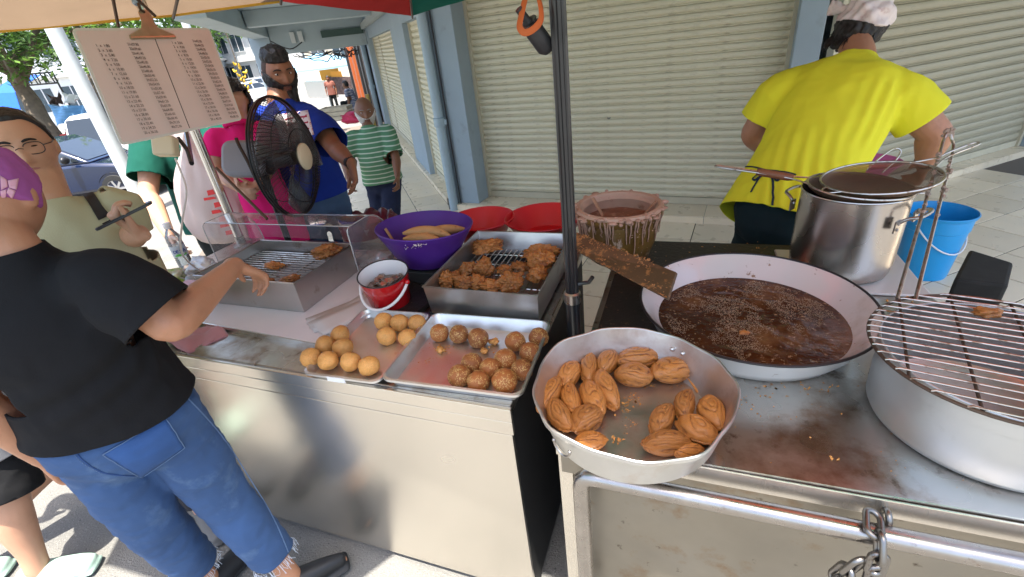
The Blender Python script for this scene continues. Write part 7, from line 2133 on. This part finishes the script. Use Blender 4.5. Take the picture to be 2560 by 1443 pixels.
for i, q in enumerate(([(18, 452), (45, 447), (40, 475), (22, 470)], [(0, 440), (16, 450), (18, 468), (2, 476)], [(20, 470), (38, 478), (30, 496), (16, 482)], [(0, 478), (16, 474), (14, 494), (4, 496)])):
    patch(bs, q, 'butterfly_wing', m_bfly, sc1, 4, .002, .001)

# ---- 2. person in pale olive tee with glasses, looking at a phone
sk2 = skin('light', (0.50, 0.27, 0.165))
hc2 = dep(58, 370, 1.36)
f2 = V(.93, -.37, 0)
nk2 = dep(128, 520, 1.38); pl2 = V(nk2.x-.03, nk2.y+.03, .84)
ph2 = dep(318, 548, 1.33)
P2 = dict(skin=sk2, shirt=cloth('olive', (0.43, 0.40, 0.25), var=.06), trousers=cloth('dark_trouser', (.03, .03, .035)), shoes=mat('grey_shoe', (.1, .1, .1), .6), h=.98, bulk=1.2, torso_w=1.02, torso_d=1.08, head=hc2, head_f=(.86, -.51, -.02), head_up=(.05, 0, 1), head_s=.90, face=dict(wide=1.06, jaw=.10), voxel=.005, smooth=2,
          shw=.150, J=dict(ell=dep(322, 592, 1.54), wrl=dep(352, 584, 1.37), elr=nk2+V(-.05, -.25, -.36), wrr=nk2+V(.1, -.2, -.50)), sleeve=.88, sleeve_r=.078, hand_l=dict(d=dep(285, 550, 1.31)-dep(352, 592, 1.36), n=(-.2, -.2, 1), thumb=(.3, .8, .4), curl=(48, 52, 40), sc=.9), neckline=.016)
w2 = person('person in pale olive T-shirt and glasses looking down at a phone', pl2, nk2, f2, P2)
head_patch(P2['_H'], P2['face'], None, lambda d, p: .006+.004*max(0, d.z), 'hair', m_hair, w2, noise=.003, margin=lambda d, p: p.z-(-.04+.126*ss(-.02, .05, p.y)))
face_parts(P2['_H'], P2['face'], w2, m_brow, m_lip1, closed=True)
H2 = P2['_H']; m_gl = mat('glasses_frame', (.02, .015, .015), .3)
gl = MB(); lens = MB()
for s in (1, -1):
    ring = []
    for k in range(20):
        a = 2*PI*k/20; cx_, cz_ = math.cos(a), math.sin(a)
        ring.append(tuple(H2 @ V(s*.034+.025*math.copysign(abs(cx_)**.7, cx_), face_y(s*.031, .008, P2['face'])+.014, .004+.0185*math.copysign(abs(cz_)**.75, cz_))))
    gl.tube(ring, .0013, 6, closed=True)
    lens.add(ring, [tuple(range(20))])
    gl.tube([tuple(H2 @ V(s*.060, .093, .010)), tuple(H2 @ V(s*.080, .075, .012)), tuple(H2 @ V(s*.083, .0, .012))], .0014, 6)
gl.tube([tuple(H2 @ V(-.010, .103, .006)), tuple(H2 @ V(0, .106, .010)), tuple(H2 @ V(.010, .103, .006))], .0013, 6)
go = gl.build('glasses', m_gl, w2); lens.build('lens', clear_mat('spectacle_lens', (1, 1, 1), .08, .02), go, smooth=False)
m_strap = mat('black_strap', (.015, .012, .012), .6)
bs2 = bvh_of(P2['_shirt'])
patch(bs2, [(172, 428), (200, 426), (272, 540), (246, 552)], 'bag_strap', m_strap, w2, 14, .005, .004)
pc = dep(312, 538, 1.315); pd = (dep(358, 515, 1.33)-dep(262, 562, 1.29)).normalized(); pn_ = V(-.35, -.35, .86); pn_ = (pn_-pd*pn_.dot(pd)).normalized()
phn = thing('phone', 'dark smartphone in the hand of the person wearing glasses', 'phone', tuple(pc))
Mph = frame_m(pc, pd, pn_.cross(pd), pn_)
mb = MB(); mb.prism([(x-.075, y-.036) for x, y in rrect(.15, .072, .010)], -.004, .004, M=Mph); mb.build('case', mat('phone_black', (.02, .02, .022), .3), phn, smooth=False, bevel=.002)
mb = MB(); mb.prism([(x-.070, y-.032) for x, y in rrect(.14, .064, .007)], .0043, .0047, M=Mph); mb.build('screen', mat('phone_glass', (.03, .035, .04), .06, coat=1), phn, smooth=False)

# ---- 3. green T-shirt behind the price board
sk3 = skin('light2', (0.48, 0.26, 0.165))
nk3 = dep(452, 300, 2.88); pl3 = V(nk3.x+.02, nk3.y, .90); g3 = ground_z(nk3.x, nk3.y)
f3 = V(.80, -.55, 0)
P3 = dict(skin=sk3, shirt=cloth('green', (0.004, 0.062, 0.044), var=.12), trousers=cloth('black_trouser', (.012, .016, .016)), shoes=mat('grey_shoe', (.1, .1, .1), .6), ground=g3, h=1.14, torso_w=1.12, torso_d=1.1, head=nk3+V(.01, 0, .17), face={},
          J=dict(elr=dep(372, 490, 2.76), wrr=dep(425, 592, 2.66), ell=dep(575, 440, 2.82), wrl=dep(612, 492, 2.70)), sleeve=.72, sleeve_r=.088, cuff=1.05, arm=1.1)
w3 = person('person in dark green T-shirt whose head is hidden by the price board', pl3, nk3, f3, P3)
head_patch(P3['_H'], {}, lambda d, p: p.z > .05 or (p.y < -.01 and p.z > -.05), .010, 'hair', m_hair, w3, solid=.003)
# ---- 4. pink polo
nk4 = dep(598, 316, 2.45); g4 = ground_z(nk4.x, nk4.y); pl4 = V(nk4.x, nk4.y, nk4.z-.46)
m_pinks = cloth('pink', (0.62, 0.012, 0.15), var=.08)
P4 = dict(skin=sk3, shirt=m_pinks, trousers=m_pinks, ground=g4, shoes=mat('grey_shoe', (.1, .1, .1), .6), h=.84, head=dep(585, 252, 2.46), torso_w=.82, shw=.14, J=dict(ell=dep(668, 425, 2.42), wrl=dep(642, 468, 2.28), elr=dep(540, 430, 2.45), wrr=dep(600, 474, 2.30)), hand_l=dict(d=(-.6, -.5, .2), n=(-.2, -.3, .9), thumb=(0, 0, 1), curl=(40, 45, 30)), hem=-.30, face={})
w4 = person('person in pink polo shirt half hidden behind the price board and fan', pl4, nk4, V(.6, -.8, 0), P4)
head_patch(P4['_H'], {}, lambda d, p: p.z > .045 or p.y < .02, lambda d, p: .018, 'hair', m_hair, w4, noise=.018, nsc=50, solid=.004)
mb = MB(); cpts = [nk4+V(.064*math.cos(a), .060*math.sin(a), .010-.02*math.cos(a-2.2)) for a in np.linspace(0, 2*PI, 20, endpoint=False)]
mb.tube([tuple(p) for p in cpts], .013, 8, closed=True); mb.build('collar', m_pinks, w4)

# ---- 5. bearded man in blue
sk5 = skin('brown', (0.235, 0.105, 0.055))
WB = 2.62
hc5 = dep(698, 186, WB); nk5 = dep(704, 262, WB+.03); pl5 = V(nk5.x+.02, nk5.y+.02, .97)
f5 = V(.80, -.60, 0)
P5 = dict(skin=sk5, shirt=cloth('royal_blue', (0.010, 0.032, 0.25), var=.1), trousers=mat('washed_denim', (.06, .11, .20), .9, var=.4, vscale=5, stain=((.35, .40, .46), 4, .58, .75), bump=.0008, bscale=300), shoes=mat('black_shoe', (.012, .013, .015), .55), h=1.03, bulk=1.5, torso_w=1.0, torso_d=1.15, belly=.02, hem=-.02,
          head=hc5, head_f=(.86, -.50, -.10), head_s=1.02, face=dict(wide=1.05, jaw=.08, nose=1.1), voxel=.0055, smooth=2, ground=ZP, sh_dir=(-.56, -.80, 0),
          J=dict(shl=dep(792, 310, 2.58), ell=dep(838, 372, 2.48), wrl=dep(880, 410, 2.38), shr=dep(640, 298, 2.72), elr=dep(622, 420, 2.74), wrr=dep(650, 500, 2.66)), sleeve=.78, sleeve_r=.088, cuff=1.05, arm=1.12,
          hand_l=dict(d=dep(892, 470, 2.38)-dep(880, 408, 2.38), n=(-.5, -.5, .2), thumb=(-.6, .2, .0), curl=(14, 22, 16), spread=9))
w5 = person('bearded man in royal blue T-shirt with one hand held out', pl5, nk5, f5, P5)
face_parts(P5['_H'], P5['face'], w5, m_brow, m_lip2)
head_patch(P5['_H'], P5['face'], None, lambda d, p: .003+.024*ss(.060, .100, p.z)+.006*max(0, d.y)*max(0, d.z), 'hair', m_hair, w5, noise=.006, nsc=60, margin=lambda d, p: p.z-max(.030, .062-.10*max(0, p.y)))
head_patch(P5['_H'], P5['face'], None, .0012, 'faded_hair', mat('stubble', (.05, .028, .02), .8), w5, margin=lambda d, p: min(.075-.10*max(0, p.y)-p.z, p.z-.008, .040-p.y), edge=.006)
def beard_m(d, p): return min(p.y+.022, -.040+.050*(abs(p.x)/.068)**2.2-p.z, max(abs(p.x)-.019, p.z+.055, -.072-p.z))
head_patch(P5['_H'], P5['face'], None, lambda d, p: .0075+.030*ss(-.060, -.112, p.z)*(1 if d.y > -.3 else .4), 'beard', m_hair, w5, noise=.005, nsc=70, edge=.007, margin=beard_m, drop=lambda q, d: q+V(0, .014*ss(-.06, -.13, q.z), -.040*ss(-.07, -.12, q.z)))
mw = P5['_J']['wrl']; md_ = (P5['_J']['wrl']-P5['_J']['ell']).normalized()
wt = MB(); wt.tube([tuple(mw-md_*.030), tuple(mw-md_*.008)], .0325, 18); wt.build('watch_strap', m_strap, w5)
bs5 = bvh_of(P5['_shirt'])
m_prt = mat('white_print', (.66, .62, .62), .8, stain=((.45, .08, .12), 40, .55, .62))
patch(bs5, [(686, 288), (770, 276), (790, 352), (706, 372)], 'shirt_print', m_prt, P5['_shirt'], 10, .002, .001)
for k in range(5):
    y = 300+k*15; seam(bs5, [(712+k*3, y), (735+k*3, y-5), (768+k*3, y-8)], .0045, 'print_lettering', mat('print_red', (.40, .03, .06), .8), P5['_shirt'], .0035, 6)

# ---- 6. old man in green striped tee
sk6 = skin('deep', (0.20, 0.09, 0.048))
WO = 3.95
hc6 = dep(912, 279, WO); nk6 = dep(921, 322, WO+.02); pl6 = V(nk6.x+.02, nk6.y, .70); f6 = V(.45, -.89, 0)
m_stripe = cloth('green_stripe', (0.10, 0.24, 0.13), var=.06)
nt = m_stripe.node_tree; bb = nt.nodes['Principled BSDF']; src = bb.inputs['Base Color'].links[0].from_socket
tc = nt.nodes.new('ShaderNodeTexCoord'); wv = nt.nodes.new('ShaderNodeTexWave'); wv.bands_direction = 'Z'; wv.inputs['Scale'].default_value = 8.5; wv.inputs['Distortion'].default_value = .6
nt.links.new(tc.outputs['Object'], wv.inputs['Vector'])
mrr = nt.nodes.new('ShaderNodeMapRange'); mrr.inputs['From Min'].default_value = .80; mrr.inputs['From Max'].default_value = .90; nt.links.new(wv.outputs['Fac'], mrr.inputs['Value'])
mx = nt.nodes.new('ShaderNodeMix'); mx.data_type = 'RGBA'; nt.links.new(mrr.outputs[0], mx.inputs['Factor']); nt.links.new(src, mx.inputs[6]); mx.inputs[7].default_value = (.50, .58, .46, 1); nt.links.new(mx.outputs[2], bb.inputs['Base Color'])
hp6 = P6J = {}
s6 = .90
P6 = dict(skin=sk6, shirt=m_stripe, trousers=cloth('navy_short', (.018, .025, .055)), trouser_to=.36, loose=1.15, h=s6, bulk=.9, torso_w=.98, torso_d=1.1, ground=ZP, head=hc6, head_f=(.64, -.76, -.10), voxel=.005, smooth=2, hem=-.03, sleeve=.88, sleeve_r=.078, cuff=1.05, belly=.02, face=dict(wide=1.10, jaw=.06), head_s=1.08,
          J=dict(ell=dep(990, 396, WO), wrl=dep(994, 445, WO-.05), elr=dep(862, 400, WO), wrr=dep(872, 450, WO-.05), anl=V(pl6.x+.10, pl6.y-.28, ZP+.085), knl=V(pl6.x+.10, pl6.y-.22, .26), anr=V(pl6.x-.12, pl6.y+.12, ZP+.085), knr=V(pl6.x-.09, pl6.y-.04, .26)))
w6 = person('old man with white beard in green striped T-shirt walking along the tiles', pl6, nk6, f6, P6)
face_parts(P6['_H'], P6['face'], w6, mat('grey_brow', (.25, .22, .2), .8), m_lip2)
m_wbeard = mat('white_beard', (.55, .53, .50), .9, var=.2, vscale=60, bump=.002, bscale=120)
head_patch(P6['_H'], P6['face'], None, lambda d, p: .006+.012*ss(-.06, -.11, p.z), 'beard', m_wbeard, w6, noise=.005, margin=lambda d, p: min(p.y-.005, -.038+.035*(abs(p.x)/.068)**2-p.z, max(abs(p.x)-.019, p.z+.056, -.072-p.z)))

# ---- 7. vendor in neon yellow
sk7 = skin('tanned', (0.42, 0.20, 0.115))
WV = 1.97
pl7 = dep(1960, 520, WV+.08); nk7 = dep(2142, 158, WV+.10); f7 = V(.55, .83, 0); r7 = f7.cross(V(0, 0, 1))
m_neon = cloth('neon_yellow', (0.76, 0.73, 0.035), var=.05, rough=.85)
hc7 = dep(2158, 62, WV+.16)
P7 = dict(skin=sk7, shirt=m_neon, trousers=cloth('dark_teal_short', (.008, .020, .024), var=.2, stain=None), trouser_to=.46, loose=1.35, hip_w=1.08, h=1.03, bulk=1.3, torso_w=1.20, torso_d=1.12, ground=ZP, head=hc7, head_f=(.62, .72, -.34), head_up=(.25, .1, 1), voxel=.0065, hem=-.075, sleeve=.66, sleeve_r=.098, cuff=1.06, arm=1.42, shw=.18, sh_dir=(.80, -.45, -.10), shoes=mat('black_shoe', (.012, .013, .015), .55), face=dict(wide=1.04), neckline=.012,
          J=dict(shr=dep(2245, 232, WV-.02), elr=dep(2338, 335, WV-.02), wrr=dep(2312, 412, WV+.10), shl=dep(1945, 232, WV+.22), ell=dep(1884, 335, WV+.36), wrl=dep(1960, 400, WV+.62)),
          hand_r=dict(d=(.15, .5, -.8), n=(-.8, .2, -.2), thumb=(-.2, .8, .2), curl=(35, 40, 25)),
          folds=[wr(.007, 4.5, (1, 1, .45)), wr(.003, 12, (1, 1, .5), 3.0), drag(.007, dep(1985, 500, 1.85), dep(2010, 330, 1.85), .16, 95), drag(.006, dep(2180, 330, 1.85), dep(2230, 220, 1.85), .10, 110)])
w7 = person('vendor in neon yellow T-shirt and white cloth cap bending over behind the stock pot', pl7, nk7, f7, P7)
H7 = P7['_H']
# hair falling below the cap
head_patch(H7, P7['face'], lambda d, p: (p.y < .045 and p.z > -.085) and p.z < .004+.25*max(-.05, p.y), lambda d, p: .010+.014*max(0, -d.y), 'hair', m_hair, w7, noise=.010, nsc=45, solid=.004, drop=lambda q, d: q+V(0, -.02*ss(.0, -.09, q.z), -.022*ss(-.02, -.09, q.z)))
mb = MB()
for k in range(160):
    a = R_(random.uniform(185, 350)); x, y = .082*math.cos(a), .10*math.sin(a)
    p0 = V(x, y, random.uniform(-.05, -.02)); L_ = random.uniform(.05, .10)
    mb.tube([tuple(H7 @ p0), tuple(H7 @ (p0+V(x*.12, y*.10, -L_*.6))), tuple(H7 @ (p0+V(x*.3+random.gauss(0, .01), y*.25, -L_)))], [.003, .0025, .0006], 4)
hs7 = mb.build('hair_strands', m_hair, w7); hs7['kind'] = 'stuff'
m_capc = mat('cap_cloth', (.74, .66, .65), .9, var=.12, vscale=12, stain=((.48, .30, .30), 14, .56, .72), bump=.002, bscale=40)
cap = head_patch(H7, P7['face'], None, lambda d, p: .018+.007*math.sin(9*d.z+4*d.x+3*d.y)+.005*math.sin(14*d.x-8*d.z), 'cloth_cap', m_capc, w7, noise=.006, nsc=30, margin=lambda d, p: p.z+.008-.25*max(-.05, p.y))
mb = MB(); kp = H7 @ V(-.080, -.070, .040); kd = (H7.to_3x3() @ V(-1, -.25, .05)).normalized(); ks = V(0, 0, 1)
limb(mb, [kp-kd*.03, kp, kp+kd*.03, kp+kd*.055], [.022, (.020, .018), (.030, .016), (.036, .010)], ks, 12)
me = remeshed(mb, .005, 2); folds(me, [wr(.004, 40)]); mesh_obj('cap_knot', me, m_capc, cap)
# apron string tied behind the waist
bs7 = bvh_of(P7['_shirt'])
m_str = mat('navy_string', (.008, .022, .045), .8)
def string(pix, r, lift, nm='apron_string', parent=None):
    pts = [hit(bs7, *p, lift) for p in crom(pix, 5)]; pts = [p for p in pts if p is not None]
    if len(pts) > 2:
        mb = MB(); mb.tube([tuple(p) for p in pts], r, 8, flat=.5); mb.build(nm, m_str, w7)
string([(1852, 420), (1880, 418), (1915, 426), (1955, 430), (1990, 438)], .006, .004)
string([(1918, 428), (1900, 436), (1884, 448), (1888, 452), (1902, 444), (1918, 430)], .005, .007, 'bow_loop')
string([(1918, 428), (1935, 432), (1950, 446), (1944, 454), (1932, 446), (1920, 432)], .006, .008, 'bow_loop')
string([(1916, 430), (1895, 452), (1878, 482)], .0045, .006)
string([(1922, 430), (1932, 460), (1932, 515)], .0045, .006)
mw = P7['_J']['wrr']; 
wt = MB(); md_ = (P7['_J']['wrr']-P7['_J']['elr']).normalized(); wt.tube([tuple(mw-md_*.028), tuple(mw-md_*.010)], .042, 18); wt.build('wristband', m_strap, w7)

# ---- 8. person at the left edge, only a leg in view
f8 = V(.75, .5, 0)
an8 = at(92, 1416, .09)
_w8 = (an8-CO).dot(CF)
kn8 = dep(22, 1248, _w8-.10); hp8 = dep(-45, 1075, _w8-.16)
P8 = dict(skin=sk3, shirt=cloth('grey_tee', (.2, .2, .21)), trousers=cloth('black_short', (.012, .012, .013)), trouser_to=.46, loose=1.25, shoes=mat('mint_shoe', (.30, .42, .36), .7, var=.2), h=1.0, J=dict(wrr=hp8+V(-.30, -.12, .12), elr=hp8+V(-.32, -.10, .32), anr=an8, knr=kn8, hipr=hp8, anl=an8+V(-.36, -.12, 0)), toe_r=(.85, .5, 0), leg=1.1)
hipc = hp8+f8.cross(V(0, 0, 1))*-.09+V(0, 0, .02)
w8 = person('person in black knee shorts and pale green shoes standing behind the jeans wearer', hipc, hipc+V(0, 0, .52), f8, P8)

# ---- 9, 10. far people at the end of the walkway
GZF = -.72
pf = dep(830, 235, 15.5); pf9 = V(pf.x, pf.y, .0)
fz = dep(842, 282, 15.5).z; tz = dep(815, 188, 15.5).z; hh = (tz-fz)/1.72
P9 = dict(skin=sk6, shirt=cloth('rust', (.20, .08, .06)), trousers=cloth('black_trouser', (.012, .016, .016)), shoes=mat('grey_shoe', (.1, .1, .1), .6), h=hh, ground=fz, voxel=.012, cvoxel=.016, face={})
w9 = person('distant person in rust coloured shirt standing at the far end of the walkway', V(pf.x, pf.y, fz+.92*hh), V(pf.x, pf.y, fz+1.44*hh), V(.5, -.8, 0), P9)
head_patch(P9['_H'], {}, lambda d, p: p.z > .05 or (p.y < -.01 and p.z > -.05), .010, 'hair', m_hair, w9, solid=.003)
ps = dep(888, 262, 12.5); gz10 = dep(885, 296, 12.5).z
f10 = V(-.9, -.2, 0)
pv10 = V(ps.x, ps.y, gz10+.28)
P10 = dict(skin=sk6, shirt=cloth('navy_stripe', (.10, .12, .20), stain=((.5, .5, .5), 20, .5, .6), stretch=(.2, .2, 3)), trousers=cloth('black_trouser', (.012, .016, .016)), h=.85, ground=gz10, voxel=.012, cvoxel=.016, face={},
           J=dict(knr=pv10+f10*.36+V(.05, -.1, .12), knl=pv10+f10*.36+V(.05, .12, .12), anr=V(0, 0, gz10+.07)+V(pv10.x, pv10.y, 0)+f10*.22, anl=V(0, 0, gz10+.07)+V(pv10.x, pv10.y+.15, 0)+f10*.22))
w10 = person('distant person in striped shirt sitting low beside the walkway wall', pv10, pv10+V(-.10, 0, .43), f10, P10)
head_patch(P10['_H'], {}, lambda d, p: p.z > .05 or (p.y < -.01 and p.z > -.05), .010, 'hair', m_hair, w10, solid=.003)
# crate, bag and stall at the far end
cr_ = dep(848, 300, 12.0); crt = thing('crate', 'pale crate on the floor left of the sitting person', 'crate', (cr_.x, cr_.y, cr_.z), R_(20))
m_crate = mat('crate_wood', (.50, .45, .34), .8, var=.2)
for z in (.02, .13, .24):
    for (x0, x1, y0, y1) in ((-.35, .35, -.25, -.23), (-.35, .35, .23, .25), (-.35, -.33, -.23, .23), (.33, .35, -.23, .23)):
        mb = MB(); mb.box(x0, x1, y0, y1, z, z+.085); mb.build('slat', m_crate, crt, local=True, smooth=False)
mb = MB(); mb.box(-.33, .33, -.23, .23, .0, .02); mb.build('base', m_crate, crt, local=True, smooth=False)
cg = dep(884, 300, 11.8); crumple('bag', 'crimson bag lying beside the sitting person', 'bag', (cg.x, cg.y, cg.z+.06), (.34, .2, .13), mat('crimson_bag', (.45, .01, .06), .5), 31, .4)
st = dep(790, 200, 22); stl = thing('market_stall', 'market stall with pale blue umbrella and orange banner at the far end', 'stall', (st.x, st.y, GZF))
um = dep(800, 162, 22); mb = MB(); mb.lathe([(.001, .5), (.9, .28), (1.7, -.12), (1.72, -.2)], 12, M=Matrix.Translation(um)); mb.build('umbrella', mat('pale_blue_canvas', (.25, .45, .60), .8, translucent=.3), stl, smooth=False)
mb = MB(); mb.tube([(um.x, um.y, GZF), (um.x, um.y, um.z+.5)], .03, 8); mb.build('pole', m_pale, stl)
for (px, py, w, h_, m, nm) in ((822, 178, .9, .8, mat('orange_banner', (.75, .30, .04), .7), 'banner'), (845, 205, .5, .9, mat('orange_banner', (.75, .30, .04), .7), 'banner'), (858, 215, 1.4, .75, mat('dark_goods', (.08, .05, .045), .7, var=.8, vscale=9), 'goods'), (800, 225, 1.3, .7, mat('pale_counter', (.7, .66, .58), .7), 'counter')):
    c = dep(px, py, 21.5); M = frame_m(c, CR, V(0, 0, 1), CR.cross(V(0, 0, 1)))
    mb = MB(); mb.box(-w/2, w/2, -h_/2, h_/2, -.05 if nm == 'banner' else -.4, 0, M=M); mb.build(nm, m, stl, smooth=False)
yb0 = dep(605, 195, 15); yb_ = thing('banana_bunch', 'yellow bunch of fruit hanging beside the grey column', 'fruit', tuple(yb0))
m_yel = mat('ripe_yellow', (.70, .46, .03), .5, var=.2)
for k in range(14):
    p = yb0+V(random.uniform(-.12, .12), random.uniform(-.1, .1), .42-.065*k); a = random.uniform(0, 6.3); d = V(math.cos(a), math.sin(a), 0)
    mb = MB(); mb.tube(crom([tuple(p), tuple(p+d*.10+V(0, 0, -.02)), tuple(p+d*.15+V(0, 0, .06))], 3), [.02, .03, .035, .035, .03, .022, .01], 7); mb.build('banana', m_yel, yb_)
mb = MB(); mb.tube([tuple(yb0+V(0, 0, 1.6)), tuple(yb0+V(0, 0, -.5))], .015, 6); mb.build('stalk', m_bark, yb_)
